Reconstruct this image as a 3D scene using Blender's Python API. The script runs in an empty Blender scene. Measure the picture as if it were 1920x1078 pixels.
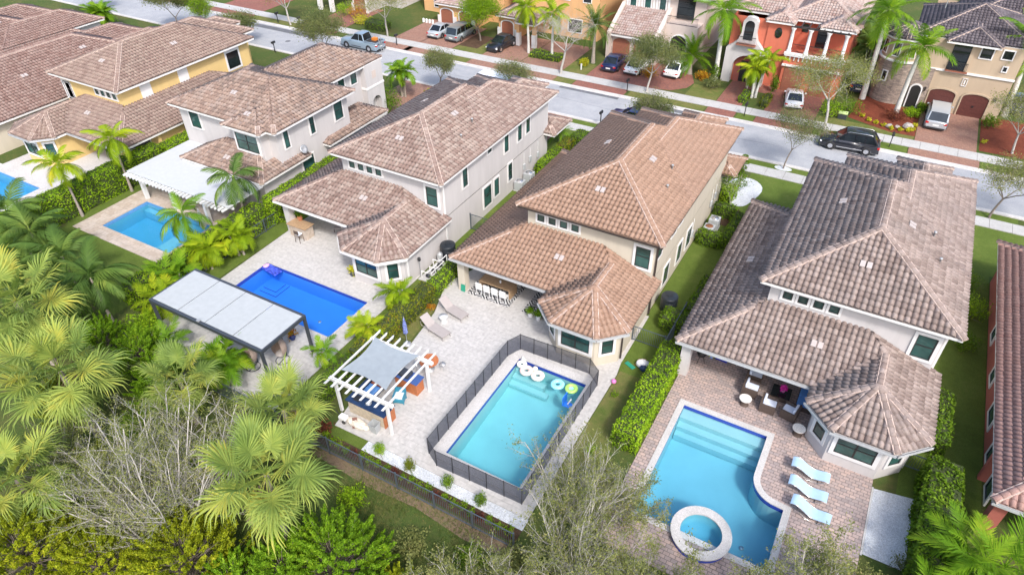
import bpy, bmesh, math, random
import numpy as np
from mathutils import Vector, Matrix
from mathutils.geometry import tessellate_polygon
RN = random.Random(11)
rad = math.radians
S = bpy.context.scene
COL = S.collection

# ------------------------------------------------------------------ camera
YAW, PITCH, ROLL, CAMZ = rad(30.073), rad(38.7305), rad(-0.7566), 29.5
_f = Vector((-math.sin(YAW) * math.cos(PITCH), math.cos(YAW) * math.cos(PITCH), -math.sin(PITCH)))
_r = Vector((math.cos(YAW), math.sin(YAW), 0)); _u = _r.cross(_f)
_R = _r * math.cos(ROLL) + _u * math.sin(ROLL); _U = _u * math.cos(ROLL) - _r * math.sin(ROLL)
cam = bpy.data.objects.new('camera', bpy.data.cameras.new('camera')); COL.objects.link(cam)
cam.matrix_world = Matrix(((_R.x, _U.x, -_f.x, 0), (_R.y, _U.y, -_f.y, 0), (_R.z, _U.z, -_f.z, CAMZ), (0, 0, 0, 1)))
cam.data.sensor_width = 36; cam.data.lens = 36 * 1275.2 / 1920
cam.data.clip_end = 2000; cam.data.clip_start = 0.5
S.camera = cam
# ------------------------------------------------------------------ light
SUN = Vector((0.48, -0.46, 0.73)).normalized()
w = bpy.data.worlds.new('World'); S.world = w; w.use_nodes = True
nt = w.node_tree; sky = nt.nodes.new('ShaderNodeTexSky'); sky.sky_type = 'NISHITA'; sky.sun_disc = False
sky.sun_elevation = math.asin(SUN.z); sky.sun_rotation = math.atan2(SUN.x, SUN.y)
sky.air_density = 1.0; sky.dust_density = 3.2; sky.ozone_density = 1.0
bg = nt.nodes['Background']; bg.inputs[1].default_value = 0.15
nt.links.new(sky.outputs[0], bg.inputs[0])
sl = bpy.data.lights.new('sun', 'SUN'); sl.energy = 1.5; sl.angle = rad(7); sl.color = (1, 0.97, 0.935)
so = bpy.data.objects.new('sun', sl); COL.objects.link(so)
so.rotation_euler = SUN.to_track_quat('Z', 'Y').to_euler(); so.location = (40, -30, 60)
S.view_settings.view_transform = 'Standard'; S.view_settings.look = 'None'
S.view_settings.exposure = 1.14; S.view_settings.gamma = 1

# ------------------------------------------------------------------ object helpers
def tag(o, label=None, cat=None, group=None, kind=None):
    for k, v in (('label', label), ('category', cat), ('group', group), ('kind', kind)):
        if v: o[k] = v
    return o
def thing(name, label, cat, loc=(0, 0, 0), rz=0, group=None):
    o = bpy.data.objects.new(name, None); COL.objects.link(o); o.empty_display_size = .2
    o.location = loc; o.rotation_euler = (0, 0, rz)
    return tag(o, label, cat, group)
def link(name, me, parent=None, mw=None, loc=None, rz=None):
    o = bpy.data.objects.new(name, me); COL.objects.link(o)
    if parent is not None: o.parent = parent
    if mw is not None: o.matrix_local = mw
    if loc is not None: o.location = loc
    if rz is not None: o.rotation_euler = (0, 0, rz)
    return o
def fast_mesh(name, V, F, mat=None, smooth=False):
    V = np.asarray(V, np.float32); F = np.asarray(F, np.int32); k = F.shape[1]
    me = bpy.data.meshes.new(name); me.vertices.add(len(V)); me.vertices.foreach_set('co', V.ravel())
    me.loops.add(F.size); me.loops.foreach_set('vertex_index', F.ravel())
    me.polygons.add(len(F)); me.polygons.foreach_set('loop_start', np.arange(len(F), dtype=np.int32) * k)
    if smooth: me.polygons.foreach_set('use_smooth', np.ones(len(F), bool))
    me.update(calc_edges=True)
    if mat: me.materials.append(mat)
    return me
class MB:
    """collects simple solids into one mesh"""
    def __init__(s): s.v = []; s.f = []; s.sm = []; s.mi = []; s.m = 0
    def add(s, vs, fs, smooth=False):
        b = len(s.v); s.v += [tuple(p) for p in vs]; s.f += [tuple(i + b for i in f) for f in fs]
        s.sm += [smooth] * len(fs); s.mi += [s.m] * len(fs); return s
    def box(s, x0, x1, y0, y1, z0, z1, M=None):
        v = [(x0, y0, z0), (x1, y0, z0), (x1, y1, z0), (x0, y1, z0), (x0, y0, z1), (x1, y0, z1), (x1, y1, z1), (x0, y1, z1)]
        if M is not None: v = [M @ Vector(p) for p in v]
        return s.add(v, [(3, 2, 1, 0), (4, 5, 6, 7), (0, 1, 5, 4), (1, 2, 6, 5), (2, 3, 7, 6), (3, 0, 4, 7)])
    def bar(s, a, b, w, h=None, up=(0, 0, 1)):
        a = Vector(a); b = Vector(b); h = h or w; d = (b - a); L = d.length; d /= L
        u = Vector(up)
        if abs(d.dot(u)) > .99: u = Vector((0, 1, 0))
        x = d.cross(u).normalized(); z = x.cross(d)
        M = Matrix(((x.x, d.x, z.x, a.x), (x.y, d.y, z.y, a.y), (x.z, d.z, z.z, a.z), (0, 0, 0, 1)))
        return s.box(-w / 2, w / 2, 0, L, -h / 2, h / 2, M)
    def tube(s, pts, rs, n=8, caps=True, smooth=True):
        pts = [Vector(p) for p in pts]; k = len(pts)
        if not hasattr(rs, '__len__'): rs = [rs] * k
        vs = []; ref = None
        for i, p in enumerate(pts):
            d = (pts[min(i + 1, k - 1)] - pts[max(i - 1, 0)]).normalized()
            if ref is None: ref = Vector((1, 0, 0)) if abs(d.x) < .8 else Vector((0, 1, 0))
            x = (ref - d * ref.dot(d)).normalized(); y = d.cross(x); ref = x
            vs += [p + (x * math.cos(2 * math.pi * j / n) + y * math.sin(2 * math.pi * j / n)) * rs[i] for j in range(n)]
        fs = [(i * n + j, i * n + (j + 1) % n, (i + 1) * n + (j + 1) % n, (i + 1) * n + j) for i in range(k - 1) for j in range(n)]
        s.add(vs, fs, smooth)
        if caps: s.add([vs[j] for j in range(n)], [tuple(range(n - 1, -1, -1))]); s.add(vs[-n:], [tuple(range(n))])
        return s
    def lathe(s, prof, c=(0, 0, 0), n=20, smooth=True, sx=1, sy=1, caps=True):
        vs = [(c[0] + r * math.cos(2 * math.pi * j / n) * sx, c[1] + r * math.sin(2 * math.pi * j / n) * sy, c[2] + z) for r, z in prof for j in range(n)]
        k = len(prof)
        s.add(vs, [(i * n + j, i * n + (j + 1) % n, (i + 1) * n + (j + 1) % n, (i + 1) * n + j) for i in range(k - 1) for j in range(n)], smooth)
        if caps and prof[-1][0] > 1e-4: s.add(vs[-n:], [tuple(range(n))])
        if caps and prof[0][0] > 1e-4: s.add(vs[:n], [tuple(range(n - 1, -1, -1))])
        return s
    def prism(s, poly, z0, z1, bottom=True, top=True):
        n = len(poly); A = sum(poly[i][0] * poly[(i + 1) % n][1] - poly[(i + 1) % n][0] * poly[i][1] for i in range(n))
        if A < 0: poly = poly[::-1]
        vs = [(x, y, z0) for x, y in poly] + [(x, y, z1) for x, y in poly]
        s.add(vs, [(i, (i + 1) % n, n + (i + 1) % n, n + i) for i in range(n)])
        if top: s.add(vs[n:], [tuple(range(n))])
        if bottom: s.add(vs[:n], [tuple(range(n - 1, -1, -1))])
        return s
    def sphere(s, c, r, n=10, m=6, jit=0, rn=None):
        sx, sy, sz = r if hasattr(r, '__len__') else (r, r, r); vs = []
        for i in range(m + 1):
            t = math.pi * i / m
            for j in range(n):
                k = 1 + (rn.uniform(-jit, jit) if rn else 0)
                vs.append((c[0] + sx * k * math.sin(t) * math.cos(2 * math.pi * j / n), c[1] + sy * k * math.sin(t) * math.sin(2 * math.pi * j / n), c[2] + sz * k * math.cos(t)))
        return s.add(vs, [(i * n + j, (i + 1) * n + j, (i + 1) * n + (j + 1) % n, i * n + (j + 1) % n) for i in range(m) for j in range(n)], not jit)
    def mesh(s, name, mats, bevel=0):
        me = bpy.data.meshes.new(name); me.from_pydata(s.v, [], s.f); me.update()
        me.polygons.foreach_set('use_smooth', s.sm); me.polygons.foreach_set('material_index', s.mi)
        for m in (mats if isinstance(mats, (list, tuple)) else [mats]): me.materials.append(m)
        return me
    def build(s, name, mats, parent=None, **k):
        bev = k.pop('bevel', 0)
        o = link(name, s.mesh(name, mats), parent, **k)
        if bev:
            b = o.modifiers.new('bevel', 'BEVEL'); b.width = bev; b.segments = 2; b.limit_method = 'ANGLE'; b.angle_limit = rad(40)
        return o
def sheet(name, outer, z, mat, holes=(), parent=None):
    """flat sheet at height z, with holes"""
    loops = [[Vector((x, y, 0)) for x, y in outer]] + [[Vector((x, y, 0)) for x, y in h] for h in holes]
    tris = tessellate_polygon(loops); vs = [(p.x, p.y, z) for l in loops for p in l]; fs = []
    for a, b, c in tris:
        A = (vs[b][0] - vs[a][0]) * (vs[c][1] - vs[a][1]) - (vs[c][0] - vs[a][0]) * (vs[b][1] - vs[a][1])
        fs.append((a, b, c) if A > 0 else (a, c, b))
    me = bpy.data.meshes.new(name); me.from_pydata(vs, [], fs); me.update(); me.materials.append(mat)
    return link(name, me, parent)
def rect(x0, x1, y0, y1): return [(x0, y0), (x1, y0), (x1, y1), (x0, y1)]
def copy_tree(o, parent=None):
    c = o.copy(); COL.objects.link(c); c.parent = parent
    for ch in o.children: copy_tree(ch, c)
    return c

# ------------------------------------------------------------------ materials
def newmat(name):
    m = bpy.data.materials.new(name); m.use_nodes = True; t = m.node_tree
    return m, t, t.nodes['Principled BSDF']
def N(t, kind, **kw):
    n = t.nodes.new('ShaderNode' + kind)
    for k, v in kw.items():
        if isinstance(k, str) and k.startswith('i'): n.inputs[int(k[1:])].default_value = v
        else: setattr(n, k, v)
    return n
def L(t, a, b): t.links.new(a, b)
def ramp(t, fac, stops, interp='LINEAR'):
    r = t.nodes.new('ShaderNodeValToRGB'); r.color_ramp.interpolation = interp; e = r.color_ramp.elements
    while len(e) < len(stops): e.new(.5)
    for q, (p, c) in zip(e, stops): q.position = p; q.color = (*c, 1)
    L(t, fac, r.inputs[0]); return r.outputs[0]
def pos(t): return N(t, 'NewGeometry').outputs['Position']
def noise(t, vec, scale, detail=4, rough=.55, dist=0):
    n = N(t, 'TexNoise'); n.inputs['Scale'].default_value = scale; n.inputs['Detail'].default_value = detail
    n.inputs['Roughness'].default_value = rough; n.inputs['Distortion'].default_value = dist; L(t, vec, n.inputs['Vector']); return n.outputs['Fac']
def mix(t, f, a, b, mode='MIX'):
    n = N(t, 'MixRGB', blend_type=mode)
    for i, q in enumerate((f, a, b)):
        if hasattr(q, 'links'): L(t, q, n.inputs[i])
        elif i == 0: n.inputs[0].default_value = q
        else: n.inputs[i].default_value = (*q, 1)
    return n.outputs[0]
def bump(t, b, h, dist=.02, strength=.6):
    n = N(t, 'Bump'); n.inputs['Strength'].default_value = strength; n.inputs['Distance'].default_value = dist
    L(t, h, n.inputs['Height']); L(t, n.outputs[0], b.inputs['Normal'])
def plain(name, c, rough=.6, metal=0, spec=None, coat=0, var=.06, vs=3):
    m, t, b = newmat(name); b.inputs['Roughness'].default_value = rough; b.inputs['Metallic'].default_value = metal
    if spec is not None: b.inputs['Specular IOR Level'].default_value = spec
    if coat: b.inputs['Coat Weight'].default_value = coat; b.inputs['Coat Roughness'].default_value = .04
    if var:
        f = noise(t, pos(t), vs, 3)
        L(t, ramp(t, f, [(.3, tuple(x * (1 - var) for x in c)), (.7, tuple(min(1, x * (1 + var)) for x in c))]), b.inputs['Base Color'])
    else: b.inputs['Base Color'].default_value = (*c, 1)
    return m
def stucco(name, c, stain=.13):
    m, t, b = newmat(name); p = pos(t); b.inputs['Roughness'].default_value = .9
    mp = N(t, 'Mapping'); L(t, p, mp.inputs[0]); mp.inputs['Scale'].default_value = (1.6, 1.6, .25)
    f = noise(t, mp.outputs[0], 1.2, 5, .65)
    c1 = ramp(t, f, [(.32, tuple(x * (1 - stain) for x in c)), (.62, c)])
    g = noise(t, p, .35, 2); c2 = mix(t, .06, c1, (.45, .42, .38)); L(t, mix(t, g, c1, c2), b.inputs['Base Color'])
    bump(t, b, noise(t, p, 26, 3), .012, .5); return m
def tilemat(name, stops, stain=(.2, .17, .16), amt=.35, sc=.6):
    m, t, b = newmat(name); p = pos(t); g = N(t, 'NewGeometry'); oi = N(t, 'ObjectInfo')
    a = N(t, 'Math', operation='ADD'); L(t, g.outputs['Random Per Island'], a.inputs[0]); L(t, oi.outputs['Random'], a.inputs[1])
    fr = N(t, 'Math', operation='FRACT'); L(t, a.outputs[0], fr.inputs[0])
    # neighbouring tiles keep some family likeness through a slow noise
    sl_ = noise(t, p, .9, 3, .6); ad = N(t, 'Math', operation='MULTIPLY_ADD'); L(t, fr.outputs[0], ad.inputs[0]); ad.inputs[1].default_value = .75
    sb = N(t, 'Math', operation='MULTIPLY_ADD'); L(t, sl_, sb.inputs[0]); sb.inputs[1].default_value = .9; sb.inputs[2].default_value = -.32
    L(t, sb.outputs[0], ad.inputs[2])
    c = ramp(t, ad.outputs[0], stops)
    n1 = noise(t, p, sc, 5, .7); f1 = ramp(t, n1, [(.48, (0, 0, 0)), (.72, (amt, amt, amt))])
    c = mix(t, f1, c, stain); n2 = noise(t, p, 14, 3, .7)
    f2 = ramp(t, n2, [(.35, (.82, .82, .82)), (.65, (1.08, 1.08, 1.08))]); c = mix(t, 1.0, c, f2, 'MULTIPLY')
    L(t, c, b.inputs['Base Color']); b.inputs['Roughness'].default_value = .82
    b.inputs['Specular IOR Level'].default_value = .3
    bump(t, b, n2, .01, .35); return m
def brickmat(name, c1, c2, mortar, sx, sy, rot=0, blotch=(.12, .1, .1), ba=.25, bias=0, off=.5, msize=.05, vert=False):
    m, t, b = newmat(name); p = pos(t); mp = N(t, 'Mapping'); L(t, p, mp.inputs[0]); mp.inputs['Rotation'].default_value = (rad(-90) if vert else 0, 0, rot)
    br = N(t, 'TexBrick'); L(t, mp.outputs[0], br.inputs['Vector']); br.offset = off
    br.inputs['Scale'].default_value = 1; br.inputs['Brick Width'].default_value = sx; br.inputs['Row Height'].default_value = sy
    br.inputs['Mortar Size'].default_value = msize * sy; br.inputs['Mortar Smooth'].default_value = .2; br.inputs['Bias'].default_value = bias
    br.inputs['Color1'].default_value = (*c1, 1); br.inputs['Color2'].default_value = (*c2, 1); br.inputs['Mortar'].default_value = (*mortar, 1)
    n1 = noise(t, p, .45, 5, .65); f = ramp(t, n1, [(.45, (0, 0, 0)), (.75, (ba, ba, ba))]); c = mix(t, f, br.outputs['Color'], blotch)
    n2 = noise(t, p, 5, 3); c = mix(t, 1.0, c, ramp(t, n2, [(.3, (.85, .85, .85)), (.7, (1.1, 1.1, 1.1))]), 'MULTIPLY')
    L(t, c, b.inputs['Base Color']); b.inputs['Roughness'].default_value = .85
    inv = N(t, 'Math', operation='SUBTRACT', i0=1.0); L(t, br.outputs['Fac'], inv.inputs[1]); bump(t, b, inv.outputs[0], .012, .8); return m
def groundmat(name, cols, s1=.35, s2=2.5, s3=30, bumpd=.06, rough=.95):
    m, t, b = newmat(name); p = pos(t)
    a = noise(t, p, s1, 4, .6); c_ = noise(t, p, s2, 5, .65); d = noise(t, p, s3, 3, .7)
    ad = N(t, 'Math', operation='MULTIPLY_ADD'); L(t, a, ad.inputs[0]); ad.inputs[1].default_value = .55
    m2 = N(t, 'Math', operation='MULTIPLY'); L(t, c_, m2.inputs[0]); m2.inputs[1].default_value = .45; L(t, m2.outputs[0], ad.inputs[2])
    c = ramp(t, ad.outputs[0], cols); c = mix(t, 1.0, c, ramp(t, d, [(.3, (.62, .62, .62)), (.7, (1.3, 1.3, 1.3))]), 'MULTIPLY')
    L(t, c, b.inputs['Base Color']); b.inputs['Roughness'].default_value = rough; b.inputs['Specular IOR Level'].default_value = .2
    bump(t, b, d, bumpd, .8); return m
def leafmat(name, stops, trans=.35, rough=.55, clump=.8, whole=False):
    m, t, b = newmat(name); g = N(t, 'NewGeometry'); oi = N(t, 'ObjectInfo')
    a = N(t, 'Math', operation='ADD'); L(t, g.outputs['Random Per Island'], a.inputs[0]); L(t, oi.outputs['Random'], a.inputs[1])
    fr = N(t, 'Math', operation='FRACT'); L(t, a.outputs[0], fr.inputs[0])
    if whole:      # one tone per frond, leaflets differ a little
        a.operation = 'MULTIPLY_ADD'; a.inputs[1].default_value = .45; L(t, g.outputs['Random Per Island'], a.inputs[0]); L(t, oi.outputs['Random'], a.inputs[2]); t.links.remove(a.inputs[1].links[0]); fr.operation = 'MULTIPLY'; fr.inputs[1].default_value = .72
    nz = noise(t, g.outputs['Position'], clump, 3, .6); ml = N(t, 'Math', operation='MULTIPLY_ADD'); L(t, fr.outputs[0], ml.inputs[0]); ml.inputs[1].default_value = .62
    sb = N(t, 'Math', operation='MULTIPLY_ADD'); L(t, nz, sb.inputs[0]); sb.inputs[1].default_value = 1.1; sb.inputs[2].default_value = -.3; L(t, sb.outputs[0], ml.inputs[2])
    c = ramp(t, ml.outputs[0], stops); L(t, c, b.inputs['Base Color']); b.inputs['Roughness'].default_value = rough
    b.inputs['Specular IOR Level'].default_value = .15
    tr = N(t, 'BsdfTranslucent'); L(t, mix(t, 1.0, c, (1.15, 1.2, .6), 'MULTIPLY'), tr.inputs[0])
    ms = N(t, 'MixShader', i0=trans); L(t, b.outputs[0], ms.inputs[1]); L(t, tr.outputs[0], ms.inputs[2])
    L(t, ms.outputs[0], t.nodes['Material Output'].inputs[0]); return m
def glassmat(name, c=(.02, .05, .05), rough=.04):
    m, t, b = newmat(name); b.inputs['Roughness'].default_value = rough; b.inputs['Specular IOR Level'].default_value = .8
    f = noise(t, pos(t), .8, 2); L(t, ramp(t, f, [(.35, tuple(x * .6 for x in c)), (.65, tuple(x * 1.5 for x in c))]), b.inputs['Base Color'])
    bump(t, b, noise(t, pos(t), 1.3, 1), .004, .15); return m
def watermat(name, tint, dens, wave=2.2):
    """clear water: sun passes straight through, tinted by an absorbing volume; Fresnel sky reflection on top"""
    m, t, b = newmat(name); t.nodes.remove(b); out = t.nodes['Material Output']
    tr = N(t, 'BsdfTransparent'); tr.inputs[0].default_value = (1, 1, 1, 1)
    gl = N(t, 'BsdfGlossy'); gl.inputs['Roughness'].default_value = .06; gl.inputs[0].default_value = (.9, .95, 1, 1)
    lw = N(t, 'LayerWeight'); lw.inputs[0].default_value = .5; pw = N(t, 'Math', operation='POWER'); L(t, lw.outputs['Facing'], pw.inputs[0]); pw.inputs[1].default_value = 5
    fr = N(t, 'Math', operation='MULTIPLY_ADD'); L(t, pw.outputs[0], fr.inputs[0]); fr.inputs[1].default_value = .9; fr.inputs[2].default_value = .02
    bm = N(t, 'Bump'); bm.inputs['Strength'].default_value = .5; bm.inputs['Distance'].default_value = .03
    L(t, noise(t, pos(t), wave, 3, .5, .6), bm.inputs['Height']); L(t, bm.outputs[0], gl.inputs['Normal']); L(t, bm.outputs[0], lw.inputs['Normal'])
    ms = N(t, 'MixShader'); L(t, fr.outputs[0], ms.inputs[0]); L(t, tr.outputs[0], ms.inputs[1]); L(t, gl.outputs[0], ms.inputs[2])
    L(t, ms.outputs[0], out.inputs[0])
    va = N(t, 'VolumeAbsorption'); va.inputs[0].default_value = (*tint, 1); va.inputs[1].default_value = dens; L(t, va.outputs[0], out.inputs['Volume'])
    return m
def basinmat(name, c, caustic=.25):
    m, t, b = newmat(name); p = pos(t); v = N(t, 'TexVoronoi', feature='DISTANCE_TO_EDGE'); v.inputs['Scale'].default_value = 3.2
    dn = N(t, 'TexNoise'); dn.inputs['Scale'].default_value = 2; L(t, p, dn.inputs['Vector']); L(t, mix(t, .12, p, dn.outputs['Color'], 'ADD'), v.inputs['Vector'])
    n = noise(t, p, .6, 4); L(t, ramp(t, n, [(.3, tuple(x * .9 for x in c)), (.7, c)]), b.inputs['Base Color'])
    b.inputs['Roughness'].default_value = .7; return m
def meshscreen(name, c, alpha):
    m, t, b = newmat(name); b.inputs['Base Color'].default_value = (*c, 1); b.inputs['Roughness'].default_value = .7
    b.inputs['Alpha'].default_value = alpha; return m

M = {}
M['grass'] = groundmat('grass', [(.25, (0.164, 0.129, 0.0702)), (.40, (0.109, 0.113, 0.0351)), (.55, (0.062, 0.098, 0.0218)), (.75, (0.109, 0.148, 0.0312))])
M['lawn'] = groundmat('lawn', [(.2, (.075, .105, .018)), (.5, (.105, .155, .026)), (.8, (.165, .195, .05))], .5, 3, 34)
M['verge'] = groundmat('verge', [(.25, (.22, .175, .085)), (.45, (.16, .16, .05)), (.65, (.09, .135, .025))], .5, 2.5, 34)
M['mulch'] = groundmat('mulch', [(.3, (.11, .03, .018)), (.7, (.24, .065, .035))], 1, 6, 40)
M['dirt'] = groundmat('dirt', [(.3, (.13, .095, .06)), (.5, (.22, .16, .105)), (.7, (.10, .12, .04))], 1, 4, 40)
M['soil'] = groundmat('soil', [(.3, (.05, .03, .02)), (.7, (.13, .08, .05))], 1, 6, 40)
M['gravel'] = groundmat('white_gravel', [(.3, (.52, .55, .59)), (.7, (.76, .78, .80))], 1, 8, 22, .10)
M['asphalt'] = groundmat('asphalt', [(.25, (.25, .265, .29)), (.5, (.335, .345, .365)), (.75, (.43, .435, .45))], .12, .9, 45, .006)
M['tar'] = groundmat('tar_patch', [(.3, (.10, .105, .12)), (.7, (.17, .175, .19))], .5, 2, 45, .006)
M['concrete'] = groundmat('concrete', [(.3, (.38, .375, .365)), (.7, (.5, .495, .485))], .5, 2.5, 40, .005)
M['kerb'] = groundmat('kerb', [(.3, (.42, .41, .40)), (.7, (.62, .6, .58))], .5, 2.5, 40, .005)
def travertine(name, cols, sx, sy):
    m = brickmat(name, cols[0], cols[1], tuple(x * .86 for x in cols[0]), sx, sy, 0, cols[2], .3, 0, .5, .02)
    return m
M['travertine'] = travertine('travertine', ((.445, .43, .412), (.47, .455, .437), (.395, .372, .352)), .61, .41)
M['travertine_warm'] = travertine('travertine_warm', ((.42, .345, .28), (.50, .43, .37), (.34, .26, .2)), .61, .41)
M['paver'] = brickmat('paver', (.46, .345, .30), (.31, .26, .25), (.19, .155, .14), .30, .20, 0, (.26, .215, .205), .4, 0, .5, .09)
M['brickdrive'] = brickmat('brick_drive', (.29, .105, .075), (.20, .085, .07), (.12, .06, .05), .22, .11, rad(45), (.27, .16, .12), .4)
M['brickdrive2'] = brickmat('brick_drive_tan', (.33, .18, .125), (.25, .13, .10), (.14, .08, .065), .22, .11, rad(45), (.30, .20, .15), .45)
M['coping'] = groundmat('coping', [(.3, (.44, .425, .41)), (.7, (.54, .525, .51))], .7, 4, 30, .004)
M['white'] = stucco('stucco_white', (.53, .505, .50), .09)
M['cream'] = stucco('stucco_cream', (.53, .475, .385), .08)
M['yellow'] = stucco('stucco_yellow', (.66, .47, .19), .08)
M['coral'] = stucco('stucco_coral', (.54, .135, .075), .1)
M['red'] = stucco('stucco_red', (.36, .10, .075), .1)
M['beige'] = stucco('stucco_beige', (.46, .355, .25), .08)
M['pinkwhite'] = stucco('stucco_pinkish', (.56, .47, .42), .08)
M['orange'] = stucco('stucco_orange', (.66, .38, .17), .1)
M['trim'] = plain('white_trim', (.70, .69, .68), .5, var=.03)
M['fascia_dark'] = plain('fascia_dark', (.045, .035, .032), .5)
M['gutter'] = plain('gutter', (.42, .43, .44), .4)
M['frame'] = plain('bronze_frame', (.025, .024, .024), .4, var=0)
M['glass'] = glassmat('window_glass', (.026, .075, .068))
M['glass_dark'] = glassmat('dark_glass', (.01, .014, .016))
M['soffit'] = plain('soffit', (.62, .58, .52), .8)
M['tile3'] = tilemat('roof_tile_mottled', [(0, (0.179, 0.122, 0.1034)), (.3, (0.235, 0.164, 0.1410)), (.55, (0.277, 0.207, 0.1786)), (.8, (0.329, 0.263, 0.2303)), (1, (0.240, 0.164, 0.1363))], (0.141, 0.108, 0.1034), .35)
M['tile4'] = tilemat('roof_tile_terracotta', [(0, (.255, .16, .115)), (.4, (.29, .188, .137)), (.75, (.318, .208, .153)), (1, (.27, .17, .123))], (.18, .125, .1), .25, .4)
M['tile5'] = tilemat('roof_tile_greybrown', [(0, (0.174, 0.132, 0.1175)), (.3, (0.226, 0.174, 0.1551)), (.55, (0.273, 0.216, 0.1927)), (.8, (0.315, 0.254, 0.2303)), (1, (0.235, 0.179, 0.1598))], (0.108, 0.094, 0.0940), .5, .45)
M['tile2'] = tilemat('roof_tile_russet', [(0, (.16, .125, .11)), (.3, (.24, .165, .135)), (.55, (.29, .21, .17)), (.8, (.325, .25, .215)), (1, (.21, .16, .145))], (.11, .1, .1), .45, .5)
M['tile1'] = tilemat('roof_tile_pinkbrown', [(0, (.19, .13, .11)), (.35, (.24, .17, .145)), (.7, (.29, .22, .185)), (1, (.225, .155, .13))], (.16, .125, .11), .3, .5)
M['tile0'] = tilemat('roof_tile_brown', [(0, (.17, .105, .09)), (.35, (.225, .145, .125)), (.7, (.28, .20, .175)), (1, (.2, .125, .105))], (.15, .11, .105), .3, .5)
M['tile6'] = tilemat('roof_tile_rose', [(0, (.30, .17, .145)), (.5, (.36, .225, .195)), (1, (.32, .19, .16))], (.22, .14, .125), .25, .5)
M['tile_dark'] = tilemat('roof_tile_slate', [(0, (.06, .05, .06)), (.5, (.10, .085, .095)), (1, (.14, .12, .13))], (.2, .18, .2), .3, .5)
M['tile_pale'] = tilemat('roof_tile_pale', [(0, (.29, .19, .165)), (.4, (.36, .27, .24)), (1, (.43, .36, .335))], (.3, .25, .24), .3, .5)
M['mortar'] = plain('roof_mortar', (.46, .36, .31), .9, var=.15, vs=5)
M['vent'] = plain('roof_vent', (.40, .35, .33), .6)
M['black'] = plain('black_metal', (.02, .02, .022), .45, var=0)
M['fence'] = plain('fence_metal', (.10, .125, .15), .4, .3, var=.1)
M['charcoal'] = plain('charcoal_metal', (.055, .062, .075), .4, .2)
M['whitepaint'] = plain('white_paint', (.66, .665, .66), .55, var=.03)
M['chrome'] = plain('chrome', (.7, .7, .72), .18, .9, var=0)
M['plastic_black'] = plain('black_plastic', (.02, .025, .032), .35)
M['pvc'] = plain('pvc_pipe', (.78, .78, .77), .4)
M['wood'] = plain('orange_wood', (.42, .135, .045), .5, var=.18, vs=9)
M['wood_table'] = plain('teak', (.36, .24, .14), .6, var=.2, vs=7)
M['sling'] = plain('taupe_sling', (.34, .305, .29), .8, var=.05)
M['sling_blue'] = plain('pale_blue_sling', (.36, .52, .68), .7, var=.06)
M['wicker'] = plain('wicker', (.085, .06, .048), .75, var=.25, vs=30)
M['cushion'] = plain('cushion', (.66, .72, .84), .9, var=.05)
M['cushion_blue'] = plain('cushion_blue', (.10, .25, .55), .9, var=.08)
M['navy'] = plain('navy_top', (.018, .04, .10), .25, var=.2)
M['canvas'] = plain('shade_canvas', (.26, .295, .32), .9, var=.06)
M['screen'] = meshscreen('fence_mesh', (.03, .034, .055), .66)
M['green_plastic'] = plain('green_plastic', (.02, .25, .16), .5)
M['box_green'] = plain('utility_green', (.45, .56, .25), .6)
M['rock'] = plain('rock', (.34, .31, .29), .9, var=.3, vs=4)
M['galv'] = plain('galvanised', (.42, .43, .44), .45, .4)
M['ac'] = plain('ac_grey', (.40, .42, .43), .5)
M['rust'] = plain('rust', (.22, .09, .04), .8, var=.3, vs=9)
M['terracotta'] = plain('terracotta_pot', (.45, .17, .08), .8)
M['blueglaze'] = plain('blue_glaze', (.02, .035, .16), .25)
M['magenta'] = plain('magenta_petals', (.62, .02, .30), .7, var=.3, vs=20)
M['garage'] = plain('garage_door', (.10, .028, .022), .6, var=.15, vs=6)
M['garage_tan'] = plain('garage_door_rust', (.27, .10, .06), .6, var=.12, vs=6)
M['stone'] = brickmat('ledge_stone', (.42, .33, .27), (.24, .19, .165), (.15, .12, .1), .35, .12, 0, (.2, .17, .15), .4, vert=True)
M['bark'] = plain('bark', (.20, .165, .135), .95, var=.3, vs=8)
M['bark_pale'] = plain('bark_pale', (.41, .385, .35), .95, var=.22, vs=8)
M['bark_palm'] = plain('bark_palm', (.30, .26, .22), .95, var=.25, vs=12)
M['bark_royal'] = plain('bark_royal', (.55, .54, .50), .9, var=.15, vs=6)
M['crownshaft'] = plain('crownshaft', (.24, .36, .05), .5, var=.15)
M['thatch'] = plain('dead_thatch', (.25, .18, .13), .95, var=.3, vs=14)
M['lf_hedge'] = leafmat('hedge_leaf', [(0.1, (0.083, 0.149, 0.0060)), (0.4, (0.158, 0.284, 0.0090)), (0.7, (0.247, 0.404, 0.0149)), (1, (0.374, 0.493, 0.0299))], 0.3)
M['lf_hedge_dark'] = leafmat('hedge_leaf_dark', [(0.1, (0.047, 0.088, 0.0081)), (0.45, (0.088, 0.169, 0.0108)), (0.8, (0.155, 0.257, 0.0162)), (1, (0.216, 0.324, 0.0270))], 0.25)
M['lf_hedge_bronze'] = leafmat('hedge_leaf_bronze', [(0.1, (0.072, 0.102, 0.0072)), (0.4, (0.144, 0.192, 0.0096)), (0.75, (0.228, 0.252, 0.0168)), (1, (0.324, 0.180, 0.0360))], 0.3)
M['lf_palm'] = leafmat('palm_leaf', [(0.1, (0.061, 0.143, 0.0088)), (0.45, (0.121, 0.253, 0.0110)), (0.8, (0.220, 0.352, 0.0176)), (1, (0.330, 0.418, 0.0275))], 0.35, whole=True)
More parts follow.
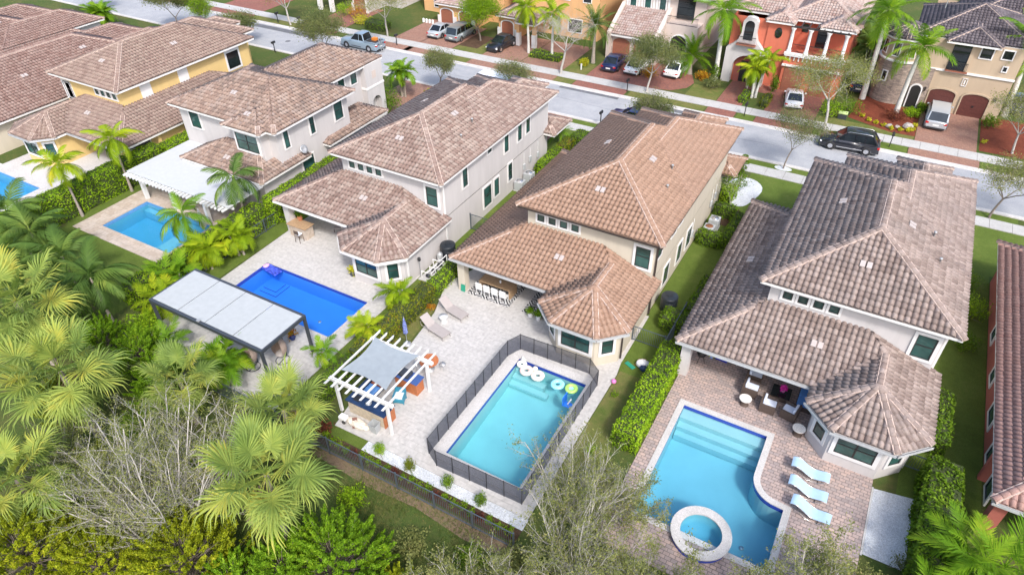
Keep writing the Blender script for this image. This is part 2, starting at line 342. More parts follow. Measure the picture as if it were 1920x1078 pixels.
M['lf_palm_yellow'] = leafmat('palm_leaf_yellow', [(.1, (0.133, 0.230, 0.0085)), (.45, (0.230, 0.339, 0.0121)), (.8, (0.363, 0.448, 0.0169)), (1, (0.508, 0.460, 0.0242))], .4, whole=True)
M['lf_palm_dark'] = leafmat('palm_leaf_dark', [(0.1, (0.047, 0.094, 0.0209)), (0.5, (0.089, 0.162, 0.0313)), (0.85, (0.146, 0.225, 0.0418)), (1, (0.209, 0.271, 0.0522))], 0.3, whole=True)
M['lf_sabal'] = leafmat('sabal_leaf', [(.1, (.09, .15, .035)), (.4, (.17, .245, .055)), (.7, (.29, .355, .075)), (1, (.46, .42, .07))], .22, .5, .8, whole=True)
M['lf_cedar'] = leafmat('cedar_leaf', [(.1, (0.110, 0.143, 0.0088)), (.4, (0.209, 0.259, 0.0110)), (.75, (0.330, 0.374, 0.0154)), (1, (0.462, 0.451, 0.0275))], .35, .6)
M['lf_cedar_green'] = leafmat('cedar_leaf_green', [(.1, (0.066, 0.138, 0.0088)), (.45, (0.132, 0.259, 0.0110)), (.8, (0.220, 0.374, 0.0176)), (1, (0.319, 0.440, 0.0275))], .35, .6)
M['lf_oak'] = leafmat('oak_leaf', [(0.1, (0.075, 0.1, 0.035)), (0.45, (0.13, 0.16, 0.055)), (0.8, (0.19, 0.21, 0.075)), (1, (0.25, 0.235, 0.08))], 0.3)
M['lf_sparse'] = leafmat('sparse_leaf', [(.1, (.12, .145, .045)), (.45, (.20, .225, .07)), (.8, (.28, .295, .10)), (1, (.36, .31, .12))], .35)
M['lf_bright'] = leafmat('bright_leaf', [(0.1, (0.083, 0.165, 0.0066)), (0.45, (0.154, 0.275, 0.0088)), (0.8, (0.242, 0.374, 0.0154)), (1, (0.319, 0.418, 0.0220))], 0.4)
M['lf_croton'] = leafmat('croton_leaf', [(.2, (.30, .09, .012)), (.5, (.45, .20, .015)), (.8, (.5, .33, .03)), (1, (.2, .2, .02))], .3)
M['lf_yellow'] = leafmat('yellow_leaf', [(.2, (.28, .30, .015)), (.6, (.48, .46, .02)), (1, (.55, .5, .06))], .3)
M['lf_red'] = leafmat('red_leaf', [(.2, (.09, .025, .02)), (.6, (.17, .045, .03)), (1, (.22, .09, .04))], .3)
M['core'] = plain('hedge_twigs', (.04, .055, .015), .95, var=.3, vs=8)

# ------------------------------------------------------------------ roof tiles
TW, TE = .30, .37          # width and exposure of one tile
_px = np.array([0, .08, .15, .33, .5, .67, .85, .92, 1.0]); _pz = np.array([-.035, -.03, .036, .074, .086, .074, .036, -.03, -.035])
def tile_verts(w, e, seg=7):
    px_, pz_ = (_px, _pz) if seg == 7 else (np.array([0, .12, .35, .65, .88, 1.0]), np.array([-.02, .022, .068, .068, .022, -.02]))
    k = len(px_); up = np.stack([px_ * w, np.full(k, e + .06), pz_], 1)
    lo = np.stack([px_ * w, np.zeros(k), pz_ + .06], 1); lip = np.stack([px_ * w, np.full(k, .05), pz_ * .75 - .02], 1)
    V = np.concatenate([lip, lo, up]); F = []
    for i in range(k - 1):
        F.append((i, i + 1, k + i + 1, k + i)); F.append((k + i, k + i + 1, 2 * k + i + 1, 2 * k + i))
    return V, np.array(F)
TV7, TF7 = tile_verts(TW, TE); TV4, TF4 = tile_verts(TW, TE, 4)
CAMP = np.array([0, 0, CAMZ])
class Roof:
    """roof deck + single tiles. planes: 3D polygon whose first edge is the eave (counter-clockwise from above)"""
    def __init__(s, lod=7): s.V = []; s.F = []; s.n = 0; s.frames = []; s.cut = bmesh.new(); s.deck = MB(); s.caps = []; s.lod = lod; s.slab = MB()
    def plane(s, pts, org=None, udir=None, cull=None, deck=True):
        P = np.array(pts, float); o = np.array(org if org is not None else P[0], float)
        u = np.array(udir if udir is not None else P[1] - P[0], float); u /= np.linalg.norm(u)
        n = np.cross(P[1] - P[0], P[2] - P[0]); n /= np.linalg.norm(n)
        if n[2] < 0: n = -n
        v = np.cross(n, u)
        if v[2] < 0: u = -u; v = np.cross(n, u)
        if deck: s.deck.add([tuple(p - n * .02) for p in P], [tuple(range(len(P)))])
        q = np.stack([(P - o) @ u, (P - o) @ v], 1)
        A = sum(q[i][0] * q[(i + 1) % len(q)][1] - q[(i + 1) % len(q)][0] * q[i][1] for i in range(len(q)))
        if A < 0: q = q[::-1]
        edges = [(q[i], q[(i + 1) % len(q)]) for i in range(len(q))]
        def inside(pt):   # min signed distance
            return min(((b[0] - a[0]) * (pt[1] - a[1]) - (b[1] - a[1]) * (pt[0] - a[0])) / max(1e-6, math.hypot(b[0] - a[0], b[1] - a[1])) for a, b in edges)
        bw, TV, TF = TW, (TV7 if s.lod == 7 else TV4), (TF7 if s.lod == 7 else TF4)
        B = np.stack([u, v, n], 0)
        i0, i1 = int(math.floor(q[:, 0].min() / TW)) - 1, int(math.ceil(q[:, 0].max() / TW)) + 1
        j0, j1 = max(0, int(math.floor(q[:, 1].min() / TE)) - 1), int(math.ceil(q[:, 1].max() / TE)) + 1
        part = []
        for j in range(j0, j1):
            for i in range(i0, i1):
                cx, cy = (i + .5) * TW, (j + .5) * TE
                d = inside((cx, cy))
                if d < -.3: continue
                wc = o + u * cx + v * cy
                if cull and cull(wc): continue
                ds = min(inside((i * TW, j * TE)), inside(((i + 1) * TW, j * TE)), inside((i * TW, (j + 1) * TE)), inside(((i + 1) * TW, (j + 1) * TE)))
                if ds > -.012: s.frames.append((o + u * i * TW + v * j * TE, B))
                elif d > -.25: part.append((i, j))
        if part:
            bm = bmesh.new()
            for i, j in part:
                vs = [bm.verts.new((i * TW + p[0], j * TE + p[1], p[2])) for p in TV]
                for f in TF: bm.faces.new([vs[k] for k in f])
            for a, b in edges:
                nx, ny = (b[1] - a[1]), -(b[0] - a[0]); ln = math.hypot(nx, ny)
                if ln < 1e-4: continue
                horiz_eave = abs(a[1]) < .02 and abs(b[1]) < .02
                if horiz_eave: continue
                g = bm.verts[:] + bm.edges[:] + bm.faces[:]
                bmesh.ops.bisect_plane(bm, geom=g, plane_co=(a[0], a[1], 0), plane_no=(nx / ln, ny / ln, 0), clear_outer=True)
            bm.verts.index_update()
            Vn = np.array([v_.co[:] for v_ in bm.verts]) if bm.verts else np.zeros((0, 3))
            if len(Vn):
                Wn = o + Vn @ B
                base = [s.cut.verts.new(p) for p in Wn]
                for f in bm.faces: s.cut.faces.new([base[v_.index] for v_ in f.verts])
            bm.free()
    def cap(s, a, b): s.caps.append((np.array(a, float), np.array(b, float)))
    def hip(s, x0, x1, y0, y1, z, sl, cull=None, caps=True, slab=.2, skip=(), capskip=()):
        W, Ln = x1 - x0, y1 - y0
        if W <= Ln: r = W / 2; A = ((x0 + x1) / 2, y0 + r, z + sl * r); B = ((x0 + x1) / 2, y1 - r, z + sl * r)
        else: r = Ln / 2; A = (x0 + r, (y0 + y1) / 2, z + sl * r); B = (x1 - r, (y0 + y1) / 2, z + sl * r)
        c = [(x0, y0, z), (x1, y0, z), (x1, y1, z), (x0, y1, z)]
        if W <= Ln: fs = {'rear': [c[0], c[1], A], 'right': [c[1], c[2], B, A], 'front': [c[2], c[3], B], 'left': [c[3], c[0], A, B]}
        else: fs = {'rear': [c[0], c[1], B, A], 'right': [c[1], c[2], B], 'front': [c[2], c[3], A, B], 'left': [c[3], c[0], A]}
        for k, f in fs.items():
            if k not in skip: s.plane(f, cull=cull)
        if caps:
            if W <= Ln: hp = [(c[0], A), (c[1], A), (c[2], B), (c[3], B), (A, B)]
            else: hp = [(c[0], A), (c[1], B), (c[2], B), (c[3], A), (A, B)]
            for i, (a, b) in enumerate(hp):
                if i not in capskip and np.linalg.norm(np.array(a) - np.array(b)) > .1: s.cap(a, b)
        if slab: s.slab.prism([(x0 + .03, y0 + .03), (x1 - .03, y0 + .03), (x1 - .03, y1 - .03), (x0 + .03, y1 - .03)], z - slab - RN.uniform(0, .006), z - .012 - RN.uniform(0, .006))
        return A, B
    def finish(s, house, mat, slabmat, singles=0, capcull=None):
        roof = s.deck.build('roof', mat, house)
        if s.slab.v: s.slab.build('fascia', slabmat, roof)
        TV, TF = (TV7, TF7) if s.lod == 7 else (TV4, TF4)
        fr = s.frames
        hl = np.array(house.location)
        if singles:
            # the ones that show largest: near the camera
            d = [np.linalg.norm(f[0] - CAMP) - 6 * f[1][2][2] + (4 if f[1][2] @ (CAMP - f[0]) / np.linalg.norm(CAMP - f[0]) < .35 else 0) for f in fr]
            order = np.argsort(d); near = [fr[i] for i in order[:singles]]; fr = [fr[i] for i in order[singles:]]
            tm = fast_mesh('roof_tile', TV, TF, mat, True)
            for o, B in near:
                Mx = Matrix(((B[0][0], B[1][0], B[2][0], o[0]), (B[0][1], B[1][1], B[2][1], o[1]), (B[0][2], B[1][2], B[2][2], o[2]), (0, 0, 0, 1)))
                jt = Matrix.Translation((RN.uniform(-.004, .004), RN.uniform(-.012, .012), RN.uniform(0, .008))) @ Matrix.Rotation(RN.uniform(-.012, .012), 4, 'X')
                link('roof_tile', tm, roof, mw=Mx @ jt)
        Vs = []; Fs = []; nb = 0
        for o, B in fr:
            T = TV + np.array([RN.uniform(-.004, .004), RN.uniform(-.012, .012), RN.uniform(0, .008)])
            Vs.append(o + T @ B); Fs.append(TF + nb); nb += len(TV)
        if Vs:
            o2 = link('roof_tiles', fast_mesh('roof_tiles', np.concatenate(Vs), np.concatenate(Fs), mat, True), roof); tag(o2, kind='stuff')
        if s.cut.verts:
            me = bpy.data.meshes.new('cut_tiles'); s.cut.to_mesh(me); me.materials.append(mat); o3 = link('cut_tiles', me, roof); tag(o3, kind='stuff')
        s.cut.free()
        # ridge and hip cap tiles
        cm = {}
        capm = None; cv = []; cf = []; nb = 0
        ang = np.linspace(0, math.pi, 6); prof = np.stack([np.cos(ang) * .165, np.sin(ang) * .125], 1)
        base = np.concatenate([np.stack([prof[:, 0], np.zeros(6), prof[:, 1] + .035], 1), np.stack([prof[:, 0] * .88, np.full(6, .46), prof[:, 1] * .9], 1),
                               np.stack([prof[:, 0], np.zeros(6), prof[:, 1] - .0], 1)])
        bf = np.array([(i, i + 1, 6 + i + 1, 6 + i) for i in range(5)] + [(12 + i, 12 + i + 1, i + 1, i) for i in range(5)])[:, ::-1]
        mo = MB()
        for a, b in s.caps:
            d = b - a; Ln = np.linalg.norm(d); d /= Ln; x = np.cross(d, (0, 0, 1.)); x /= np.linalg.norm(x); z = np.cross(x, d)
            k = max(1, int(Ln / .40)); st = Ln / k
            for i in range(max(1, int(Ln))):
                p0 = a + d * Ln * i / max(1, int(Ln)); p1 = a + d * Ln * (i + 1) / max(1, int(Ln))
                if not (capcull and capcull((p0 + p1) / 2)): mo.bar(p0 + z * .03, p1 + z * .03, .37, .13, tuple(z))
            for i in range(k):
                p = a + d * st * i + z * .035
                if capcull and capcull(p + d * .2): continue
                if singles:
                    if capm is None: capm = fast_mesh('ridge_tile', base, bf, mat, True)
                    Mx = Matrix(((x[0], d[0], z[0], p[0]), (x[1], d[1], z[1], p[1]), (x[2], d[2], z[2], p[2]), (0, 0, 0, 1)))
                    link('ridge_tile', capm, roof, mw=Mx @ Matrix.Rotation(RN.uniform(-.03, .03), 4, 'Z'))
                else:
                    cv.append(p + base @ np.stack([x, d, z], 0)); cf.append(bf + nb); nb += 18
        if cv: tag(link('ridge_tiles', fast_mesh('ridge_tiles', np.concatenate(cv), np.concatenate(cf), mat, True), roof), kind='stuff')
        if mo.v: tag(mo.build('mortar', M['mortar'], roof), kind='stuff')
        return roof

# ------------------------------------------------------------------ windows and doors
def window(house, x, y, z, ang, w, h, mull=1, sash=True, trim=.16, glass='glass', arch=False, trimmat='trim', framemat='frame'):
    """x,y,z: centre on the wall face; ang: direction (deg) the window faces. window (frame) > trim, pane"""
    a = rad(ang); Mx = Matrix.Translation((x, y, z)) @ Matrix.Rotation(a + math.pi / 2, 4, 'Z')   # local -Y faces out
    def ring(wo, ho, wi, hi, y0, y1, mb):
        mb.box(-wo, -wi, y0, y1, -ho, ho); mb.box(wi, wo, y0, y1, -ho, ho); mb.box(-wi, wi, y0, y1, hi, ho); mb.box(-wi, wi, y0, y1, -ho, -hi)
    W, H = w / 2, h / 2
    f = MB(); ring(W, H, W - .05, H - .05, -.05, .0, f)
    for i in range(1, mull): xx = -W + w * i / mull; f.box(xx - .035, xx + .035, -.055, 0, -H + .05, H - .05)
    if sash: f.box(-W + .05, W - .05, -.045, 0, -.025 + H * .1, .025 + H * .1)
    fo = f.build('window', M[framemat], house, mw=Mx)
    p = MB()
    k = max(1, mull)
    for i in range(k):
        x0 = -W + w * i / k + .04; x1 = -W + w * (i + 1) / k - .04
        MB().box(x0, x1, -.02, -.006, -H + .04, H - .04).build('pane', M[glass], fo)
    if trim:
        t = MB(); ring(W + trim, H + trim, W, H, -.07, .02, t)
        if arch:
            n = 10; pts = [((W + trim) * math.cos(math.pi * i / n), H + trim + (W + trim) * .55 * math.sin(math.pi * i / n)) for i in range(n + 1)]
            t.add([(px_, -.07, pz_) for px_, pz_ in pts] + [(px_, .02, pz_) for px_, pz_ in pts], [tuple(range(n + 1))] + [(i, n + 1 + i, n + 2 + i, i + 1) for i in range(n)])
        t.build('trim', M[trimmat], fo)
    return fo
def wallring(mb, poly, z0, z1): mb.prism(poly, z0, z1, False, False)

# ------------------------------------------------------------------ the house type that repeats along the row
SL = .42
def row_house(label, dx, dy, mirror, wall, tile, fas, singles, yend=46.2, wins_right=(), fr=True, gut='gutter'):
    h = thing('house', label, 'house', (0, 0, 0), 0)
    cx = .5
    def X(x): return (2 * cx - x if mirror else x) + dx
    def P3(p): return (X(p[0]), p[1] + dy, p[2])
    R_ = Roof(7)
    def pl(pts, **k):
        q = [P3(p) for p in pts]
        if mirror: q = [q[1], q[0]] + q[:1:-1]
        R_.plane(q, **k)
    def org(p): return P3(p)
    xl, xr, y0 = -6.1, 7.1, 29.06; zl, zu = 2.9, 6.15
    uw0, uw1, uy = -2.3, 6.5, 33.0
    def z_(d): return zl + SL * d
    # lower roof
    d0 = uw0 - xl; xa = 4.17; ya = 26.5 + 2.93; za = z_(2.93)
    yv = y0 + (xa - 1.24)             # valley top
    yr = y0 + (xr - 3.1)
    pl([(xl, y0, zl), (1.24, y0, zl), (xa, yv, z_(yv - y0)), (xr - (uy + .05 - y0), uy + .05, z_(uy + .05 - y0)), (xl + (uy + .05 - y0), uy + .05, z_(uy + .05 - y0))])
    pl([(xl, yend, zl), (xl, y0, zl), (uw0 + .05, y0 + d0 + .05, z_(d0 + .05)), (uw0 + .05, yend - d0 - .05, z_(d0 + .05))])
    pl([(uw0 + .05, yend, zl), (xl, yend, zl), (uw0 + .05, yend - d0 - .05, z_(d0 + .05))])
    e = [(1.24, y0, zl), (1.24, 27.87, zl), (2.66, 26.5, zl), (5.68, 26.5, zl), (xr, 27.92, zl), (xr, uy + .35, zl)]
    ap = (xa, ya, za)
    pl([e[0], e[1], ap, (xa, yv, za)])
    pl([e[1], e[2], ap]); pl([e[2], e[3], ap]); pl([e[3], e[4], ap])
    pl([e[4], e[5], (xa, uy + .35, za), ap])
    if True:
        pts = [(xa, yv, za), (xa, uy + .05, za), (xr - (uy + .05 - y0), uy + .05, z_(uy + .05 - y0))]
        q = [P3(p) for p in pts]; R_.plane(q, org=P3(e[4]), udir=np.array(P3(e[5])) - np.array(P3(e[4])))
    for a, b in (((xl, y0, zl), (uw0, y0 + d0, z_(d0))), ((xa, yv, za), (xr - (uy - y0), uy, z_(uy - y0))), (ap, (xa, yv, za)), (e[1], ap), (e[2], ap), (e[3], ap), (e[4], ap), ((xl, yend, zl), (uw0, yend - d0, z_(d0)))):
        R_.cap(P3(a), P3(b))
    low = [(xl + .03, y0 + .03), (1.27, y0 + .03), (1.27, 27.88), (2.67, 26.53), (5.67, 26.53), (xr - .03, 27.93), (xr - .03, uy + .33), (uw0, uy + .33), (uw0, yend - .03), (xl + .03, yend - .03)]
    R_.slab.prism([(X(x), y + dy) for x, y in low], zl - .2, zl - .013)
    # upper roofs: main hip, front wings (they meet in valleys)
    ux0, ux1, uyr, uyf = -2.88, 7.12, 32.36, 48.3
    def hp(x0, x1, ya_, yb, z, **k):
        a, b = X(x0), X(x1); R_.hip(min(a, b), max(a, b), ya_ + dy, yb + dy, z, SL, **k)
    def incull(x0, x1, y0_, y1_, z):
        W = x1 - x0; xs0, xs1 = sorted((X(x0), X(x1)))
        def f(p):
            dd = min(p[0] - xs0, xs1 - p[0], p[1] - y0_ - dy, y1_ + dy - p[1])
            return dd > 0 and z + SL * min(dd, W / 2) > p[2] + .25
        return f
    f1 = incull(ux0, ux1, uyr, uyf, zu); f2 = incull(-.95, ux1 - .03, 40, 50.1, zu)
    hp(ux0, ux1, uyr, uyf, zu, cull=f2, capskip=(2,))
    hp(-.95, ux1 - .03, 38.0, 50.1, zu, cull=f1, capskip=(0, 1))
    hp(2.2, 5.6, 44.0, 51.2, zu, cull=lambda p: f1(p) or f2(p), capskip=(0, 1))
    # low front wings
    hp(4.2, 7.6, 48.6, 52.0, zl, cull=None)
    roof = R_.finish(h, M[tile], M[fas], singles, capcull=lambda p: f1(p) or f2(p))
    # walls
    wl = MB()
    g = [(-5.5, uy + .2), (1.8, uy + .2), (1.8, 28.3), (2.88, 27.13), (5.38, 27.13), (6.5, 28.25), (6.5, 49.4), (-5.5, yend - .6)]
    g = [(-5.5, uy + .2), (1.8, uy + .2), (1.8, 28.3), (2.88, 27.13), (5.38, 27.13), (6.5, 28.25), (6.5, 49.4), (-.4, 49.4), (-.4, yend - .6), (-5.5, yend - .6)]
    wl.prism([(X(x), y + dy) for x, y in g], 0, zl - .15, False, False)
    up = [(uw0, uy), (6.51, uy), (6.51, 49.42), (-.38, 49.42), (-.38, 47.7), (uw0, 47.7)]
    wl.prism([(X(x), y + dy) for x, y in up], zl - .1, zu - .1, False, False)
    wl.build('wall', M[wall], h)
    # lanai columns
    c = MB(); c.box(X(-5.5) - .27, X(-5.5) + .27, 29.45 + dy, 29.99 + dy, 0, zl - .19); c.build('column', M[wall], h)
    c = MB(); c.box(min(X(-5.77), X(-5.23)), max(X(-5.77), X(-5.23)), 32.9 + dy, 33.19 + dy, 0, zl - .19); c.build('column', M[wall], h)
    fa = 180 if False else 0
    def wn(x, y, z, ang, *a, **k):
        if mirror: ang = 180 - ang
        window(h, X(x), y + dy, z, ang, *a, **k)
    for i in range(4): wn(-1.31 + i * .82, uy, 5.25, -90, .52, .52, 1, False, .13)
    wn(5.78, uy, 4.55, -90, .95, 1.5, 1, True, .17)
    wn(4.13, 27.13, 1.57, -90, 1.85, 1.2, 2, True, .2)
    wn(2.34, 27.71, 1.57, -133, .72, 1.2, 1, True, .17)
    wn(5.94, 27.69, 1.57, -45, .72, 1.2, 1, True, .17)
    for (yy, zz, w_, h_) in wins_right: wn(6.51 if zz > 3 else 6.5, yy, zz, 0, w_, h_, 1, True, .13)
    # sliding doors at the back of the lanai
    wn(-1.9, uy + .2, 1.15, -90, 4.2, 2.2, 4, False, .1, glass='glass_dark')
    # band of stucco, gutter and downspout
    gm = MB()
    def gb(a, b):
        ax, ay = X(a[0]), a[1] + dy; bx, by = X(b[0]), b[1] + dy
        gm.bar((ax, ay, zl - .1), (bx, by, zl - .1), .03, .13); d = Vector((by - ay, -(bx - ax), 0)).normalized() * (-.11 if mirror else .11)
        gm.bar((ax + d.x, ay + d.y, zl - .09), (bx + d.x, by + d.y, zl - .09), .022, .15); gm.bar((ax + d.x / 2, ay + d.y / 2, zl - .16), (bx + d.x / 2, by + d.y / 2, zl - .16), .12, .02)
    for a, b in (((xl, y0), (1.24, y0)), ((1.24, 27.87), (2.66, 26.5)), ((2.66, 26.5), (5.68, 26.5)), ((5.68, 26.5), (xr, 27.92))): gb(a, b)
    gm.build('gutter', M[gut], roof)
    dmat = M['fascia_dark'] if fas == 'fascia_dark' else M['trim']
    MB().box(X(6.55) - .05, X(6.55) + .05, 28.5 + dy, 28.6 + dy, .1, zl - .2).build('downspout', dmat, h)
    MB().box(X(6.6) - .05, X(6.6) + .05, 33.2 + dy, 33.3 + dy, .1, zu - .2).build('downspout', dmat, h)
    # roof vents
    def vents(lst):
        for (x, y, z, side) in lst:
            v = MB()
            for k in (-.17, .17):
                if side == 'rear': v.box(k - .13, k + .13, -.2, .2, .05, .13)
                else: v.box(-.2, .2, k - .13, k + .13, .05, .13)
            rot = Matrix.Rotation(math.atan(SL), 4, 'X') if side == 'rear' else Matrix.Rotation((-1 if mirror else 1) * (math.atan(SL) if side == 'right' else -math.atan(SL)), 4, 'Y')
            v.build('roof_vent', M['vent'], roof, mw=Matrix.Translation(P3((x, y, z))) @ rot)
    vents([(.9, 31.3, z_(31.3 - y0) + .02, 'rear'), (1.9, 34.9, zu + SL * (34.9 - uyr) + .02, 'rear'), (3.6, 39.5, zu + SL * (ux1 - 3.6) + .02, 'right'), (-.2, 41, zu + SL * (-.2 - ux0) + .02, 'left'), (-4.2, 37.5, z_(-4.2 - xl) + .02, 'left')])
    for (x, y) in ((4.9, 39.9), (5.4, 37.6)):
        MB().lathe([(.05, -.1), (.05, .28), (.09, .3), (.09, .36), (.03, .38)], n=8).build('vent_pipe', M['galv'], roof, loc=P3((x, y, zu + SL * (ux1 - x))))
    return h

# ================================================================== HOUSES OF THE NEAR ROW
HD5 = row_house('white two-storey house with weathered grey-brown tile roof beside the spa pool', 0, 0, False, 'white', 'tile5', 'trim', 300)
HD4 = row_house('cream house with even terracotta tile roof and dark fascia behind the fenced pool', -15.75, .4, False, 'cream', 'tile4', 'fascia_dark', 300,
                wins_right=[(33.9, 4.85, .8, 1.1), (36.6, 4.9, .8, 1.0), (38.0, 4.95, .8, 1.0), (43.0, 5.2, .9, .8), (36.2, 1.4, 1.0, 1.5), (38.9, 1.5, .9, 1.5), (41, 1.5, 1.0, 1.5)])
HD3 = row_house('white house with mottled pink-brown tile roof behind the deep blue pool', -31.35, .1, False, 'white', 'tile3', 'trim', 300,
                wins_right=[(36.1, 4.8, .62, 1.6), (42.15, 4.85, .62, 1.6), (44.3, 4.9, .62, 1.6), (45.7, 4.95, .62, 1.5), (39.1, 1.6, 1.1, 1.7), (40.5, 1.7, .7, 1.5), (42.7, 2.0, .62, 1.5), (39.6, 5.3, .55, .3)], gut='trim')
HD6 = row_house('brick-red house with rose tile roof at the right edge', 15.75, -3.2, False, 'red', 'tile6', 'trim', 300, yend=52)
for yy, zz, w_, h_ in ((28.5, 1.05, 1.0, 1.2), (30.7, 1.05, 1.0, 1.2), (33.7, 1.1, 1.3, 1.0), (37, 1.2, .9, 1.1), (41, 1.2, .9, 1.1)):
    window(HD6, 15.75 - 5.5, yy, zz, 180, w_, h_, 1, False, .16)
HD1 = row_house('yellow two-storey house with pink-brown tile roof and corner bay', -61.75, -.35, True, 'yellow', 'tile1', 'trim', 0)
wx = -61.75 + 1.0 + 2.3
for i, (a, b) in enumerate(((35.1, .55), (39.2, .55))):
    MB().box(wx - .01, wx + .05, a - b, a + b, 4.3, 6.0).build('wall_panel', M['trim'], HD1)
window(HD1, wx, 45.2, 4.7, 0, 1.5, 1.6, 1, False, .18, glass='glass_dark', arch=True)
window(HD1, -61.75 + 1 - 5.6, 32.65, 4.5, -90, .75, 1.5, 1, True, .15)

# --- white house with the solid white patio roof (own plan)
def house_white_patio():
    h = thing('house', 'white house with russet tile roof and flat white patio cover', 'house')
    R_ = Roof(7); zl, zu = 2.9, 6.15
    def z6(p, x0, x1, y0, y1, z=zu):
        dd = min(p[0] - x0, x1 - p[0], p[1] - y0, y1 - p[1]); return dd > 0 and z + SL * min(dd, (x1 - x0) / 2, (y1 - y0) / 2) > p[2] + .22
    A = (-52.3, -39.9, 32.7, 42.3); B = (-50.6, -42.9, 36.5, 49.9); C = (-44.9, -40.8, 31.95, 38)
    cA = lambda p: z6(p, *A); cB = lambda p: z6(p, *B); cC = lambda p: z6(p, *C)
    R_.hip(*A, zu, SL, cull=lambda p: cB(p) or cC(p), capskip=())
    R_.hip(*B, zu, SL, cull=cA, capskip=(0, 1))
    R_.hip(*C, zu, SL, cull=cA, capskip=(2, 3))
    D = (-49.2, -39.9, 30.4, 36); E_ = (-43.2, -39.7, 38, 46)
    # lower rear roof stops at the wall of the upper storey
    up = lambda p: (-51.6 < p[0] < -40.5 and p[1] > 33.35) or (-44.3 < p[0] < -41.3 and p[1] > 32.6)
    R_.hip(*D, zl, SL, cull=up, capskip=(2, 3)); R_.hip(*E_, zl, SL, cull=lambda p: p[0] < -40.5 and p[1] < 41.8)
    roof = R_.finish(h, M['tile2'], M['trim'], 0, capcull=lambda p: cA(p) or cB(p) or up(p) if p[2] < 9 else False)
    wl = MB()
    wl.prism(rect(-51.7, -40.5, 33.3, 41.7), 0, zu - .1, False, False)
    wl.prism(rect(-44.3, -41.4, 32.55, 33.4), 3.2, zu - .1, False, False)
    wl.prism(rect(-50.0, -43.5, 41, 49.3), 0, zu - .1, False, False)
    wl.prism(rect(-48.6, -40.51, 31.0, 34), 0, zl - .15, False, False)
    wl.build('wall', M['white'], h)
    window(h, -49.9, 33.3, 4.9, -90, 1.15, 1.4, 1, False, .13)
    window(h, -43.05, 32.55, 4.75, -90, 2.4, 1.45, 2, True, .16)
    for y, w_, z, hh in ((34.25, .5, 4.9, 1.4), (37.2, .5, 4.9, 1.4), (40.45, 1.0, 4.9, 1.5), (36, 1.3, 1.5, 2.2)): window(h, -40.5, y, z, 0, w_, hh, 1, True, .12)
    for y in (44.4, 46.1): window(h, -43.5, y, 5.2, 0, .8, 1.0, 1, False, .12)
    # entrance tower with arch
    t = MB(); x0, x1, ya, yb = -43.52, -42.9, 47.1, 49.6; n = 10; ym = (ya + yb) / 2; rr = .62
    prof = [(ya, 0), (ym - rr, 0), (ym - rr, 2.2)] + [(ym - rr * math.cos(math.pi * i / n), 2.2 + rr * math.sin(math.pi * i / n)) for i in range(1, n)] + [(ym + rr, 2.2), (ym + rr, 0), (yb, 0), (yb, zu - .1), (ya, zu - .1)]
    vs = [(x1, y, z) for y, z in prof] + [(x0, y, z) for y, z in prof]; k = len(prof)
    tris = tessellate_polygon([[Vector((y, z, 0)) for y, z in prof]])
    t.add(vs, [tuple(f) if (Vector((prof[f[1]][0] - prof[f[0]][0], prof[f[1]][1] - prof[f[0]][1], 0)).cross(Vector((prof[f[2]][0] - prof[f[0]][0], prof[f[2]][1] - prof[f[0]][1], 0))).z > 0) else tuple(f[::-1]) for f in tris])
    t.add(vs, [(i, k + i, k + (i + 1) % k, (i + 1) % k) for i in range(k)])
    t.build('entrance_arch', M['white'], h)
    MB().box(-43.5, -42.86, 47.05, 49.65, 3.75, 3.95).build('cornice', M['trim'], h)
    MB().box(-43.6, -43.51, ym - .5, ym + .5, 0, 2.6).build('entrance_door', M['frame'], h)
    nich = MB(); nich.box(-42.95, -42.88, ym - .28, ym + .28, 4.6, 5.3); nich.build('niche', M['pinkwhite'], h)
    # satellite dish
    dsh = MB(); dsh.lathe([(.0, 0), (.2, .03), (.36, .1), (.36, .12), (.2, .05), (0, .02)], n=16)
    do = dsh.build('satellite_dish', M['galv'], h, mw=Matrix.Translation((-40.1, 35.4, 3.6)) @ Matrix.Rotation(rad(60), 4, 'Y'))
    for (x, y, z) in ((-46.5, 35.2, zu + SL * 2.5), (-43.2, 33.4, zu + SL * 1.45), (-44.8, 31.6, zl + SL * 1.2)):
        v = MB(); v.box(-.3, -.04, -.2, .2, .06, .14); v.box(.04, .3, -.2, .2, .06, .14); v.build('roof_vent', M['vent'], roof, mw=Matrix.Translation((x, y, z)) @ Matrix.Rotation(math.atan(SL), 4, 'X'))
    # flat patio cover with rafter tails
    pc = MB(); pc.box(-51.6, -39.9, 26.95, 30.42, 2.62, 2.68); pc.box(-51.6, -48.62, 30.42, 33.28, 2.62, 2.68)
    pr = pc.build('patio_cover', plain('patio_panel', (.46, .475, .485), .5, var=.05), h)
    for i in range(30):
        x = -51.45 + i * .39; MB().box(x - .05, x + .05, 26.5, 27.4, 2.46, 2.61).build('rafter', M['whitepaint'], pr)
    MB().box(-51.5, -40, 27.35, 27.5, 2.24, 2.45).build('beam', M['whitepaint'], pr)
    for x in (-50.9, -47.3, -43.4): MB().box(x - .14, x + .14, 27.28, 27.56, 0, 2.23).build('post', M['whitepaint'], pr)
    return h
house_white_patio()

